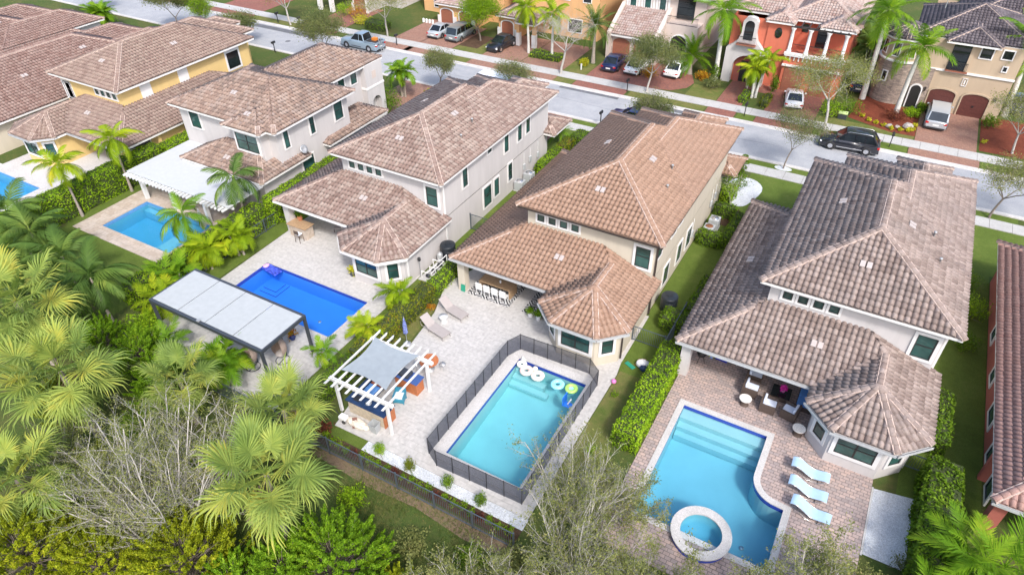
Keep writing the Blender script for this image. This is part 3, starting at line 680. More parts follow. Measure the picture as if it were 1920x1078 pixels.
# --- one-storey brown-roofed house at far left, and the corner of the next one
def house_left(label, x0, x1, y0, y1, wingx, wall, tile):
    h = thing('house', label, 'house'); R_ = Roof(4); zl = 2.9
    def c1(p): dd = min(p[0] - x0, x1 - p[0], p[1] - y0, y1 - p[1]); return dd > 0 and zl + SL * min(dd, (x1 - x0) / 2) > p[2] + .22
    R_.hip(x0, x1, y0, y1, zl, SL); w0 = x1 - 9
    R_.hip(wingx, wingx + 6.5, y1 - 9, y1 + 3.5, zl + .5, SL, cull=c1, capskip=(0, 1))
    R_.hip(x0 + 1.5, x0 + 8, y1 - 8, y1 + 2, zl + .7, SL, cull=c1, capskip=(0, 1))
    roof = R_.finish(h, M[tile], M['trim'], 0, capcull=c1)
    wl = MB(); wl.prism(rect(x0 + .6, x1 - .6, y0 + .6, y1 - .6), 0, zl - .15, False, False); wl.prism(rect(wingx + .5, wingx + 6, y1 - 3, y1 + 3), 0, zl + .4, False, False); wl.build('wall', M[wall], h)
    for (x, y) in ((x1 - 4, y0 + 8), (x1 - 3.2, y0 + 11.5), (x1 - 5, y0 + 15), (x0 + 4.5, y0 + 12)):
        v = MB(); v.box(-.2, .2, -.3, -.04, .06, .16); v.box(-.2, .2, .04, .3, .06, .16)
        dd = min(x1 - x, x - x0); v.build('roof_vent', M['vent'], roof, mw=Matrix.Translation((x, y, zl + SL * dd)) @ Matrix.Rotation(math.atan(SL) * (1 if x > (x0 + x1) / 2 else -1), 4, 'Y'))
    window(h, x1 - 3, y0 + .6, 1.5, -90, 1.6, 1.3, 2, True, .15); window(h, x0 + 5, y0 + .6, 1.4, -90, 3, 2, 3, False, .15)
    return h
house_left('low brown-tiled house left of the yellow house, mostly roof', -83.6, -69.3, 24.5, 47.2, -77.5, 'cream', 'tile0')
house_left('dull red-brown roof filling the top left corner', -100.5, -85.6, 25, 46.5, -93, 'white', 'tile0')
# small gabled entry of the brown-tiled house
def gable_entry():
    h = thing('house', 'little gabled entry porch peeking over the yellow house roof', 'porch'); R_ = Roof(4); x0, x1, y0, y1, z = -71.6, -67.4, 47.5, 51.5, 3.6; xm = (x0 + x1) / 2; zz = z + .55 * (xm - x0)
    R_.plane([(x0, y1, z), (x0, y0, z), (xm, y0, zz), (xm, y1, zz)]); R_.plane([(x1, y0, z), (x1, y1, z), (xm, y1, zz), (xm, y0, zz)]); R_.cap((xm, y0, zz), (xm, y1, zz))
    R_.finish(h, M['tile1'], M['trim'], 0)
    g = MB(); g.add([(x0 + .2, y0 + .15, 0), (x1 - .2, y0 + .15, 0), (x1 - .2, y0 + .15, z), (xm, y0 + .15, zz - .15), (x0 + .2, y0 + .15, z)], [(0, 1, 2, 3, 4)])
    g.prism(rect(x0 + .2, x1 - .2, y0 + .16, y1 - .2), 0, z - .05, False, False); g.build('wall', M['cream'], h)
    b = MB(); b.bar((x0, y0, z - .08), (xm, y0, zz - .08), .12, .2); b.bar((x1, y0, z - .08), (xm, y0, zz - .08), .12, .2); b.build('bargeboard', M['trim'], h)
gable_entry()

# ================================================================== GROUND, STREET, YARDS
def pool_poly_d5():
    q = [(-4.6, 27.3), (.08, 27.3), (.08, 24.5)]
    for i in range(1, 9):
        a = i / 8 * math.pi / 2; q.append((1.45 - 1.37 * math.cos(a), 24.5 - 1.37 * math.sin(a)))
    return q + [(1.85, 23.1), (1.85, 19.5), (-4.6, 19.5)]
POOLS = {'d4': rect(-14.6, -10.05, 17.85, 26.0), 'd5': pool_poly_d5()[::-1], 'd3': rect(-35.5, -26.1, 21.7, 25.7), 'd2': rect(-50.65, -42.8, 22.9, 27.1), 'd1': rect(-70, -60.5, 17.5, 24.1)}
def ccw(p):
    A = sum(p[i][0] * p[(i + 1) % len(p)][1] - p[(i + 1) % len(p)][0] * p[i][1] for i in range(len(p))); return p if A > 0 else p[::-1]
POOLS = {k: ccw(v) for k, v in POOLS.items()}
def offset(poly, d):
    n = len(poly); out = []
    for i in range(n):
        a, b, c = Vector(poly[i - 1]), Vector(poly[i]), Vector(poly[(i + 1) % n])
        n1 = Vector(((b - a).y, -(b - a).x)).normalized(); n2 = Vector(((c - b).y, -(c - b).x)).normalized(); m = (n1 + n2)
        m = m / max(.3, m.length_squared) * 2 * d if m.length > 1e-3 else n1 * d
        out.append((b.x + m.x, b.y + m.y))
    return out
HOLES = [offset(p, .06) for p in POOLS.values()]
g = sheet('ground', rect(-420, 320, -120, 520), 0, M['grass'], HOLES); tag(g, kind='structure')
def st(name, outer, z, mat, holes=(), thick=0):
    o = sheet(name, outer, z, mat, holes)
    if thick:
        b = MB(); n = len(outer); p = ccw(outer); b.add([(x, y, 0.001) for x, y in p] + [(x, y, z) for x, y in p], [(i, (i + 1) % n, n + (i + 1) % n, n + i) for i in range(n)]); e = b.build('edge', mat, o)
    return tag(o, kind='structure')
st('road', rect(-200, 120, 58.5, 65.5), .006, M['asphalt'])
for i, (x0, x1, y0, y1) in enumerate(((-31.2, -24.3, 64.6, 65.35), (-22.4, -15.6, 64.5, 65.3), (-77, -66.5, 63.9, 64.9))): st('road_patch', rect(x0, x1, y0, y1), .011, M['tar'])
for y0, y1 in ((58.25, 58.5), (65.5, 65.78)):
    k = MB(); k.box(-200, 120, y0, y1, -.05, .11); tag(k.build('kerb', M['kerb'], bevel=.03), kind='structure')
gut = [(58.5, 58.85), (65.15, 65.5)]
for y0, y1 in gut: st('gutter_strip', rect(-200, 120, y0, y1), .014, M['kerb'])
def sidewalk(y0, y1, xa, xb):
    base = st('sidewalk', rect(xa, xb, y0 + .01, y1 - .01), .03, M['soil']); L_ = 1.55; i = 0
    me = None; x = xa
    b = MB().box(.012, L_ - .012, 0, y1 - y0, -.05, .045); me = b.mesh('slab', M['concrete'])
    while x + L_ <= xb: link('slab', me, base, loc=(x, y0, RN.uniform(.018, .026)), rz=RN.uniform(-.002, .002)); x += L_
sidewalk(67.4, 69.0, -112, 14.5)
sidewalk(55.8, 57.25, -38, 14.5)
# driveways and aprons across the street
def drive(poly, z=.034, mat='brickdrive'): st('driveway', poly, z, M[mat], thick=1)
for x0, x1, mt in ((-111, -96, 'brickdrive'), (-88, -80.2, 'brickdrive'), (-70.5, -65.2, 'brickdrive'), (-57, -52.9, 'brickdrive2'), (-53, -48.2, 'brickdrive2'), (-43.8, -38.6, 'brickdrive2'), (-38.5, -33, 'brickdrive2'), (-30, -24.5, 'brickdrive'), (-15.1, -12.5, 'brickdrive'), (-10.2, -5.3, 'brickdrive'), (3.7, 8.8, 'brickdrive2')):
    drive(rect(x0, x1, 69.0, 77.5), .034, mt)
    if x1 - x0 > 3: drive(rect(x0 - .3, x1 + .3, 65.79, 67.39), .036, mt)
drive([(-24.5, 69.1), (-22.3, 69.02), (-20.2, 69.6), (-18.9, 71), (-18.6, 72.6), (-19.4, 74.6), (-21.4, 76.2), (-24.5, 76.3)], .038)
drive(rect(-12.5, -10.2, 73.5, 78), .038); drive(rect(-15.4, -12.5, 65.79, 67.39), .037)
for x0, x1 in ((-32, -26.5), (-18.6, -12.5), (-47, -42), (-62, -57), (-8.7, -3.9)):
    if x0 > -10: continue
    drive(rect(x0, x1, 50.5, 58.24), .034, 'brickdrive2')
# front planting beds
st('mulch_bed', [(-2.5, 71.5), (-.4, 70.6), (1.5, 69.9), (3.65, 69.95), (3.65, 76.2), (1.2, 76.8), (-2.2, 78)], .02, M['mulch'])
st('mulch_bed', rect(9, 13.5, 69.6, 78), .02, M['mulch']); st('mulch_bed', rect(-49.3, -45.4, 70.6, 75), .02, M['soil'])
for x0, x1 in ((-33, -30.1), (-48.1, -43.9), (-18.5, -15.2), (-5.2, 3.6), (-52.2, -48.4)): st('front_lawn', rect(x0, x1, 69.05, 70.5 if x0 > -6 and x1 < 4 else 72.5), .012, M['verge'])
for x0, x1 in ((-34.3, -30.4), (-47.9, -44.2), (-23.9, -15.6), (-12.3, -10.6), (-4.9, 3.3), (9.2, 14), (-52.5, -48.6), (-79.5, -71.2)): st('verge', rect(x0, x1, 65.79, 67.38), .014, M['verge'] if x0 < -20 else M['lawn'])
st('front_lawn', rect(-8, 14, 49, 55.79), .012, M['lawn']); st('verge', rect(-12.4, 12, 57.26, 58.24), .013, M['lawn']); st('front_lawn', rect(-26.4, -18.7, 50.5, 58.2), .012, M['lawn'])
st('gravel_bed', [(-7.9 + (1.35 + .18 * math.sin(3 * i * .2618)) * math.cos(i * .2618), 52.2 + (2.7 + .2 * math.cos(2 * i * .2618)) * math.sin(i * .2618)) for i in range(24)], .022, M['gravel'])
st('gravel_bed', [(-3.6, 48.6), (-1, 48.6), (-1, 50.6), (-2.8, 51)], .022, M['gravel'])
st('mulch_bed', [(-8.9, 46.4), (-7.2, 46.4), (-6.8, 47.8), (-7.4, 49.3), (-8.9, 49.3)], .018, M['soil'])
# side yards
for x0, x1, y0, y1 in ((-9.2, -6.0, 28, 49), (6.5, 10.2, 23, 52), (-24.9, -21.6, 33, 50)): st('side_lawn', rect(x0, x1, y0, y1), .008, M['lawn'])
st('side_strip', rect(-8.8, -7.1, 15.9, 28), .008, M['verge'])
# decks
dk = lambda n, poly, mat, key: st(n, poly, .045, M[mat], [offset(POOLS[key], .05)], thick=1)
dk('patio', [(-21.0, 16.45), (-18.7, 16.5), (-8.85, 16.5), (-8.85, 27.6), (-9.0, 28.6), (-9.05, 33.5), (-21.4, 33.5), (-22.5, 30.5), (-22.4, 29.2), (-21.6, 27), (-21.1, 23.2), (-21.6, 20)], 'travertine', 'd4')
dk('patio', rect(-5.65, 5.4, 17.2, 33.1), 'paver', 'd5')
dk('patio', [(-36.8, 15.6), (-24.75, 15.6), (-24.75, 29.8), (-25.2, 33.2), (-37.2, 33.2)], 'travertine', 'd3')
dk('patio', rect(-52.6, -40.6, 21.75, 33.2), 'travertine_warm', 'd2')
dk('patio', [(-71, 16.5), (-55.6, 16.5), (-55.6, 32.5), (-67.6, 32.5), (-67.8, 25.0), (-71, 25)], 'coping', 'd1')
st('back_lawn', rect(-53.2, -40.2, 16.5, 21.74), .01, M['lawn']); st('lawn_strip', rect(-38.6, -37.2, 16, 33), .012, M['lawn']); st('lawn_strip', rect(-53.6, -52.62, 21.7, 33), .012, M['lawn']); st('lawn_strip', rect(-24.73, -23.6, 16, 32), .012, M['lawn'])
st('gravel_bed', [(-18.65, 15.85), (-8.8, 15.85), (-8.8, 16.49), (-18.65, 16.49)], .03, M['gravel'])
st('planting_bed', rect(-21.5, -8.8, 15.1, 15.84), .016, M['soil']); st('lawn_strip', [(-21.4, 15.85), (-18.67, 15.85), (-18.67, 16.48), (-21.0, 16.44)], .014, M['lawn'])
st('gravel_bed', [(5.5, 22.5), (7.3, 22.5), (7.3, 26.85), (5.5, 26.55)], .03, M['gravel']); st('edging', rect(5.41, 5.49, 22.4, 26.6), .055, M['kerb'])
st('lawn_strip', [(-22.4, 24), (-21.4, 24), (-21.8, 27.4), (-22.5, 27.4)], .013, M['verge'])

def pool(key, label, basin, water, band, depth, cop=.3, copmat='coping', slope=0, z=-.09):
    P = POOLS[key]; n = len(P); cx = sum(p[0] for p in P) / n; cy = sum(p[1] for p in P) / n
    h = thing('swimming_pool', label, 'swimming pool')
    y0, y1 = min(p[1] for p in P), max(p[1] for p in P)
    fz = lambda y: -depth - slope * (y1 - y) / (y1 - y0)
    b = MB(); b.add([(x, y, -.01) for x, y in P] + [(x, y, fz(y)) for x, y in P], [(n + i, n + (i + 1) % n, (i + 1) % n, i) for i in range(n)])
    tr = tessellate_polygon([[Vector((x, y, 0)) for x, y in P]])
    fs = [t if (P[t[1]][0] - P[t[0]][0]) * (P[t[2]][1] - P[t[0]][1]) - (P[t[2]][0] - P[t[0]][0]) * (P[t[1]][1] - P[t[0]][1]) > 0 else t[::-1] for t in tr]
    b.add([(x, y, fz(y)) for x, y in P], fs); b.build('basin', basin, h)
    bd = offset(P, -.012); t = MB(); t.add([(x, y, .02) for x, y in bd] + [(x, y, -.26) for x, y in bd], [(n + i, n + (i + 1) % n, (i + 1) % n, i) for i in range(n)]); t.build('waterline_tile', M[band], h)
    o = offset(P, cop); i_ = offset(P, -.03); c = MB()
    for zz, fl in ((.075, 0),): c.add([(x, y, zz) for x, y in o] + [(x, y, zz) for x, y in i_], [(k, (k + 1) % n, n + (k + 1) % n, n + k) for k in range(n)])
    c.add([(x, y, .03) for x, y in o] + [(x, y, .075) for x, y in o], [(k, (k + 1) % n, n + (k + 1) % n, n + k) for k in range(n)])
    c.add([(x, y, .02) for x, y in i_] + [(x, y, .075) for x, y in i_], [(n + k, n + (k + 1) % n, (k + 1) % n, k) for k in range(n)])
    c.build('coping', M[copmat], h)
    wo = offset(P, .008); wm = MB(); lo = [(x, y, fz(y) - .03) for x, y in wo]
    wm.add([(x, y, z) for x, y in wo] + lo, [(i, n + i, n + (i + 1) % n, (i + 1) % n) for i in range(n)])
    fs2 = [tuple(f) for f in fs]; wm.add([(x, y, z) for x, y in wo], fs2); wm.add(lo, [f[::-1] for f in fs2]); wm.build('water', water, h)
    return h
def steps(h, mat, boxes):
    for b in boxes: MB().box(*b).build('step', mat, h)
bas4 = basinmat('plaster_aqua', (.26, .51, .515)); bas5 = basinmat('plaster_white_blue', (.24, .48, .51)); bas3 = basinmat('plaster_blue', (.035, .24, .68)); bas2 = basinmat('plaster_sky', (.09, .37, .51))
wat = watermat('pool_water', (.10, .80, .97), .22); wat3 = watermat('pool_water_deep', (.1, .6, .95), .22); wat5 = watermat('pool_water_blue', (.06, .70, .97), .26, 3.5)
M['bluetile'] = plain('blue_tile', (.03, .06, .34), .2, var=.3, vs=25); M['paletile'] = plain('pale_blue_tile', (.12, .3, .55), .25, var=.2, vs=20)
p4 = pool('d4', 'turquoise rectangular pool inside the black mesh fence', bas4, wat, 'bluetile', 1.15, .5, 'coping', .5)
steps(p4, bas4, [(-14.55, -12.9, 25.4, 25.98, -1.1, -.35), (-14.56, -12.4, 25.0, 25.39, -1.1, -.62), (-14.57, -12.0, 24.6, 24.99, -1.1, -.88)])
p5 = pool('d5', 'blue pool with curved corner and pale coping next to the paver patio', bas5, wat5, 'bluetile', 1.25, .3, 'coping', .5)
steps(p5, bas5, [(-4.58, .07, 26.6, 27.28, -1.3, -.3), (-4.57, .065, 26.15, 26.59, -1.3, -.6), (-4.56, .06, 25.75, 26.14, -1.3, -.9)])
p3 = pool('d3', 'deep royal blue pool behind the dark-framed louvred pergola', bas3, wat3, 'bluetile', 1.4, .08, 'travertine')
p2 = pool('d2', 'sky blue pool beside the white patio cover', bas2, wat5, 'paletile', 1.3, .25, 'travertine_warm'); steps(p2, bas2, [(-44.6, -42.85, 23.2, 25, -1.2, -.2), (-50.5, -43, 26.5, 27, -1.2, -.5)])
p1 = pool('d1', 'pale blue pool cut by the left edge of the picture', bas2, wat5, 'paletile', 1.3, .3, 'coping')
# raised spa
sp = thing('spa', 'round raised spa with white rim and blue tiles at the pool edge', 'spa', (-1.3, 19.7, 0))
def annulus(ri, ro, z0, z1, n=40, gap=None):
    b = MB(); b.lathe([(ri, z0), (ro, z0), (ro, z1), (ri, z1), (ri, z0)], n=n, smooth=False, caps=False); return b
annulus(1.0, 1.36, -1.5, .34).build('wall', M['bluetile'], sp); annulus(.97, 1.42, .345, .42).build('rim', M['coping'], sp)
MB().lathe([(.99, .33), (.985, -.5), (0, -.5)], n=40, caps=False).build('basin', basinmat('spa_plaster', (.10, .36, .46)), sp)
MB().lathe([(0, -.52), (.995, -.52), (.995, .26), (0, .26)], n=40, smooth=False).build('water', wat5, sp)

# ================================================================== HOUSES ACROSS THE STREET
def arch_panel(name, h, x, y, z0, w, ht, rise, mat, trim=None, depth=.05, planks=0):
    """panel with an arched top on a wall facing -Y"""
    n = 10; W = w / 2
    pts = [(-W, 0), (W, 0)] + [(W * math.cos(math.pi * i / n), ht - rise + rise * math.sin(math.pi * i / n)) for i in range(n + 1)]
    b = MB(); k = len(pts); b.add([(px_, -depth, pz_) for px_, pz_ in pts] + [(px_, .02, pz_) for px_, pz_ in pts], [tuple(range(k))] + [(i, k + i, k + (i + 1) % k, (i + 1) % k) for i in range(k)])
    o = b.build(name, M[mat], h, loc=(x, y, z0))
    for i in range(planks): MB().box(-W + .04, W - .04, -depth - .015, -depth - .001, (i + .06) * (ht - rise) / planks, (i + .94) * (ht - rise) / planks).build('panel', M[mat], o)
    if trim:
        t = MB(); q = [(-W, 0)] + [(-W * math.cos(math.pi * i / n), ht - rise + rise * math.sin(math.pi * i / n)) for i in range(n + 1)] + [(W, 0)]
        for (a, c) in zip(q, q[1:]): t.bar((a[0], -depth - .02, a[1]), (c[0], -depth - .02, c[1]), .12, .14)
        t.build('trim', M[trim], o)
    return o
def railing(h, x0, x1, y, z, ht=.9, mat='black', step=.13):
    r = MB(); r.bar((x0, y, z + ht), (x1, y, z + ht), .05); r.bar((x0, y, z + .08), (x1, y, z + .08), .04); x = x0
    while x <= x1: r.bar((x, y, z + .08), (x, y, z + ht), .022); x += step
    return r.build('railing', M[mat], h)
def fwin(h, x, y, z, w, ht, **k): return window(h, x, y, z, -90, w, ht, k.pop('mull', 1), k.pop('sash', False), k.pop('trim', .1), **k)

# --- coral house
def coral():
    h = thing('house', 'coral red house with white columned balcony across the street', 'house')
    R_ = Roof(4); ze = 7.0; sl = .42
    def cu(x0, x1, y0, y1):
        def f(p): dd = min(p[0] - x0, x1 - p[0], p[1] - y0, y1 - p[1]); return dd > 0 and ze + sl * min(dd, (x1 - x0) / 2, (y1 - y0) / 2) > p[2] + .22
        return f
    A = (-11.6, -3.9, 76.6, 88); B = (-17.2, -9.5, 77.2, 89); Cc = (-12.9, -10.0, 75.0, 80); D = (-7.6, -4.1, 75.1, 80)
    R_.hip(*A, ze, sl, cull=cu(*B)); R_.hip(*B, ze, sl, cull=cu(*A)); R_.hip(*Cc, ze - .05, sl, cull=lambda p: cu(*A)(p) or cu(*B)(p), capskip=(2, 3)); R_.hip(*D, ze - .05, sl, cull=cu(*A), capskip=(2, 3))
    R_.finish(h, M['tile_pale'], M['trim'], 0, capcull=lambda p: cu(*A)(p) or cu(*B)(p))
    w_ = MB(); w_.prism(rect(-16.3, -10.3, 75.6, 88), 0, 6.9, False, False); w_.prism(rect(-10.31, -4.5, 77.4, 88), 0, 6.9, False, False); w_.prism(rect(-10.3, -4.5, 75.2, 77.4), 0, 3.9, False, True); w_.prism(rect(-12.6, -10.25, 75.45, 76), 3.6, 6.9, False, False)
    w_.build('wall', M['coral'], h)
    # white porch front with curved shoulders
    pts = [(-16.35, 0), (-15.4, 0)] + [(-14.0 - 1.4 * math.cos(math.pi * i / 12), 1.7 + 1.4 * math.sin(math.pi * i / 12)) for i in range(13)] + [(-12.6, 0), (-11.95, 0), (-11.95, 3.6), (-12.6, 3.9), (-13.3, 4.6), (-13.55, 5.4), (-13.55, 6.6), (-13.8, 6.95), (-14.3, 7.05), (-14.8, 6.95), (-15.05, 6.6), (-15.05, 5.4), (-15.3, 4.6), (-15.9, 4.0), (-16.35, 3.7)]
    b = MB(); k = len(pts); tr = tessellate_polygon([[Vector((x, z, 0)) for x, z in pts]]); yy = 74.85
    fl = lambda t: t if (pts[t[1]][0] - pts[t[0]][0]) * (pts[t[2]][1] - pts[t[0]][1]) - (pts[t[2]][0] - pts[t[0]][0]) * (pts[t[1]][1] - pts[t[0]][1]) > 0 else t[::-1]
    b.add([(x, yy, z) for x, z in pts], [tuple(fl(t)) for t in tr]); b.add([(x, yy, z) for x, z in pts] + [(x, 75.59, z) for x, z in pts], [(i, k + i, k + (i + 1) % k, (i + 1) % k) for i in range(k)]); b.build('porch_front', M['white'], h)
    arch_panel('porch_recess', h, -14.0, 75.55, 0, 2.5, 3.0, 1.2, 'red', depth=.03)
    MB().box(-14.6, -13.4, 75.5, 75.55, 0, 2.3).build('entrance_door', M['frame'], h)
    arch_panel('window', h, -14.3, 74.83, 4.75, .95, 1.95, .45, 'glass_dark', depth=.03)
    MB().box(-15.3, -13.3, 74.3, 74.84, 4.25, 4.36).build('balcony_floor', M['garage_tan'], h); railing(h, -15.25, -13.35, 74.35, 4.36, .8)
    ov = MB(); ov.lathe([(0, 0), (.3, 0), (.36, .03), (.36, .06)], n=16, sy=1.5); ov.build('oval_window', M['glass_dark'], h, mw=Matrix.Translation((-11.45, 75.45, 5.75)) @ Matrix.Rotation(rad(90), 4, 'X'))
    # balcony with columns
    MB().box(-10.4, -4.4, 74.95, 75.19, 3.9, 4.12).build('balcony_edge', M['trim'], h)
    for i in range(14):
        x = -10.15 + i * .43; arch_panel('corbel', h, x, 75.19, 3.3, .12, .62, .05, 'trim', depth=.1)
    MB().box(-10.35, -4.45, 74.97, 75.19, 3.75, 3.89).build('corbel_band', M['trim'], h)
    for x in (-10.05, -8.35, -6.6, -4.9):
        MB().lathe([(.26, 0), (.26, .12), (.19, .2), (.16, 2.1), (.24, 2.25), (.27, 2.4)], n=12).build('column', M['trim'], h, loc=(x, 75.35, 4.12))
    for a, c in ((-9.8, -8.6), (-8.1, -6.85), (-6.35, -5.15)): railing(h, a, c, 75.3, 4.12, .8)
    pg = MB(); pg.box(-10.3, -4.6, 75.25, 75.4, 6.53, 6.72)
    for i in range(8): x = -10.1 + i * .75; pg.box(x - .05, x + .05, 75.1, 77.4, 6.73, 6.85)
    pg.build('pergola_beams', M['fascia_dark'], h)
    fwin(h, -9.2, 77.4, 6.0, .6, .8, glass='glass_dark', trim=0); fwin(h, -7.4, 77.4, 5.3, 1.0, 2.2, glass='glass_dark', trim=0)
    arch_panel('garage_door', h, -9.0, 75.18, 0, 2.0, 2.6, .1, 'garage_tan', None, .03, 4); arch_panel('garage_door', h, -6.2, 75.18, 0, 2.0, 2.6, .1, 'garage_tan', None, .03, 4)
    MB().box(-10.35, -4.45, 74.98, 75.19, 2.68, 2.86).build('lintel', M['trim'], h)
    MB().lathe([(.1, 0), (.1, .2), (.05, .35)], n=8).build('roof_vent', M['trim'], h, loc=(-8, 80, 8.5))
coral()

# --- beige house with slate roof, round tower and two garages
def beige():
    h = thing('house', 'beige house with dark slate roof, stone tower and two garages', 'house')
    R_ = Roof(4); ze = 7.05
    def cu(x0, x1, y0, y1):
        def f(p): dd = min(p[0] - x0, x1 - p[0], p[1] - y0, y1 - p[1]); return dd > 0 and ze + .42 * min(dd, (x1 - x0) / 2, (y1 - y0) / 2) > p[2] + .22
        return f
    A = (.8, 11, 77.3, 87.5); B = (4, 15, 84, 92)
    R_.hip(*A, ze, .42, cull=cu(*B)); R_.hip(*B, ze, .42, cull=cu(*A))
    R_.hip(3.6, 8.2, 76.4, 82, ze, .42, cull=cu(*A), capskip=(2, 3))
    tc = (.4, 78.9); rt = 2.5; n = 12; ap = (tc[0], tc[1], 6.6 + .42 * rt); ring = [(tc[0] + rt * math.cos(2 * math.pi * i / n), tc[1] + rt * math.sin(2 * math.pi * i / n), 6.6) for i in range(n)]
    for i in range(n): R_.plane([ring[i], ring[(i + 1) % n], ap]); R_.cap(ring[i], ap)
    R_.slab.prism([p[:2] for p in ring], 6.42, 6.58)
    R_.finish(h, M['tile_dark'], M['trim'], 0, capcull=lambda p: cu(*A)(p) or cu(*B)(p))
    w_ = MB(); w_.prism(rect(2.0, 10.2, 77.2, 91), 0, 7.0, False, False); w_.lathe([(2.0, 4.35), (2.0, 6.5)], (tc[0], tc[1], 0), 24, False, caps=False); w_.build('wall', M['beige'], h)
    MB().lathe([(2.08, 0), (2.08, 4.2)], (tc[0], tc[1], 0), 24, False, caps=False).build('stone_tower', M['stone'], h)
    MB().box(1.9, 3.6, 77.0, 77.2, 0, 4.1).build('stone_facing', M['stone'], h)
    MB().lathe([(2.05, 4.2), (2.2, 4.22), (2.2, 4.36), (2.0, 4.4)], (tc[0], tc[1], 0), 24, False, caps=False).build('cornice', M['trim'], h)
    MB().box(3.0, 10.25, 77.08, 77.21, 4.0, 4.18).build('cornice', M['trim'], h)
    for a in (-150, -110, -70):
        window(h, tc[0] + 1.97 * math.cos(rad(a)), tc[1] + 1.97 * math.sin(rad(a)), 5.4, a, .6, 1.2, 1, False, .1, glass='glass_dark')
    window(h, tc[0] + 2.06 * math.cos(rad(-120)), tc[1] + 2.06 * math.sin(rad(-120)), 2.7, -120, .4, .9, 1, False, .1, glass='glass_dark')
    arch_panel('entrance_arch', h, 2.55, 76.98, 0, 1.05, 2.4, .5, 'frame', 'trim', .04)
    for x in (4.95, 7.85):
        d = arch_panel('garage_door', h, x, 77.18, 0, 2.4, 2.35, .45, 'garage', 'beige', .03, 5)
        MB().box(-.08, .08, -.1, -.05, 1.0, 1.15).build('handle', M['black'], d)
    MB().box(4.4, 6.2, 77.12, 77.19, 4.25, 6.75).build('balcony_recess', M['glass_dark'], h); MB().box(5.9, 6.22, 77.0, 77.18, 4.25, 6.8).build('balcony_post', M['beige'], h)
    MB().box(4.35, 6.25, 76.85, 77.11, 4.12, 4.24).build('balcony_floor', M['garage_tan'], h); railing(h, 4.4, 6.1, 76.9, 4.24, .8)
    fwin(h, 7.2, 77.2, 6.2, .95, .95, glass='glass_dark'); fwin(h, 8.9, 77.2, 6.3, .8, .75, glass='glass_dark'); fwin(h, 9.1, 77.2, 5.0, .3, .4, glass='glass_dark')
    r = MB(); r.box(6.15, 6.2, 77.13, 77.19, 2.9, 3.6); r.box(6.55, 6.6, 77.13, 77.19, 2.9, 3.6); r.box(6.15, 6.6, 77.13, 77.19, 3.58, 3.64); r.box(6.15, 6.6, 77.13, 77.19, 2.86, 2.92); r.box(6.32, 6.43, 77.15, 77.19, 3.05, 3.45); r.build('ornament', M['trim'], h)
    MB().box(9.35, 9.5, 77.02, 77.19, 1.9, 2.3).build('wall_lamp', M['fascia_dark'], h); MB().box(3.25, 3.4, 76.85, 76.99, 1.9, 2.3).build('wall_lamp', M['fascia_dark'], h)
    MB().lathe([(.04, 0), (.04, .9)], n=6).build('vent_pipe', M['galv'], h, loc=(2.6, 81, 8.7))
beige()

# --- pinkish house with three arched windows
def pinkish():
    h = thing('house', 'pale pink-beige house with three arched windows above a garage roof', 'house')
    R_ = Roof(4); R_.hip(-31, -19.5, 78.9, 92, 7.0, .42)
    R_.plane([(-29.9, 75.4, 2.85), (-24.7, 75.4, 2.85), (-24.7, 79.6, 5.0), (-29.9, 79.6, 5.0)]); R_.slab.prism(rect(-29.9, -24.7, 75.43, 79.5), 2.6, 2.83)
    R_.finish(h, M['tile_pale'], M['trim'], 0)
    w_ = MB(); w_.prism(rect(-30.2, -20.3, 79.6, 91), 0, 6.95, False, False); w_.prism(rect(-29.95, -24.6, 76.0, 79.6), 0, 2.7, False, False)
    for x0, x1 in ((-30.35, -29.9), (-24.7, -24.2)):
        w_.add([(x0, 75.3, 0), (x1, 75.3, 0), (x1, 75.3, 3.1), (x0, 75.3, 3.1), (x0, 79.6, 0), (x1, 79.6, 0), (x1, 79.6, 5.4), (x0, 79.6, 5.4)], [(0, 1, 2, 3), (1, 5, 6, 2), (4, 0, 3, 7), (3, 2, 6, 7)])
    w_.prism(rect(-24.2, -20.4, 77.6, 79.6), 0, 4.2, False, True); w_.build('wall', M['pinkwhite'], h)
    for x in (-29.0, -27.2, -25.4):
        arch_panel('window', h, x, 79.58, 5.0, .85, 1.5, .4, 'glass', 'trim', .04)
        for s in (-.72, .72): MB().box(x + s - .12, x + s + .12, 79.5, 79.59, 4.95, 6.5).build('pilaster', M['trim'], h)
    for x in (-28.7, -26.1): arch_panel('garage_door', h, x, 75.98, 0, 2.1, 2.3, .5, 'garage_tan', None, .03, 4)
    MB().box(-30.3, -29.85, 75.9, 75.99, 0, 1.2).build('stone_base', M['stone'], h)
    MB().box(-23.6, -21.6, 79.5, 79.6, 4.35, 6.6).build('balcony_recess', M['glass_dark'], h); railing(h, -24.1, -20.5, 77.7, 4.2, .9)
    arch_panel('entrance_arch', h, -22.4, 77.58, 0, 2.0, 3.2, .9, 'frame', 'trim', .04)
pinkish()

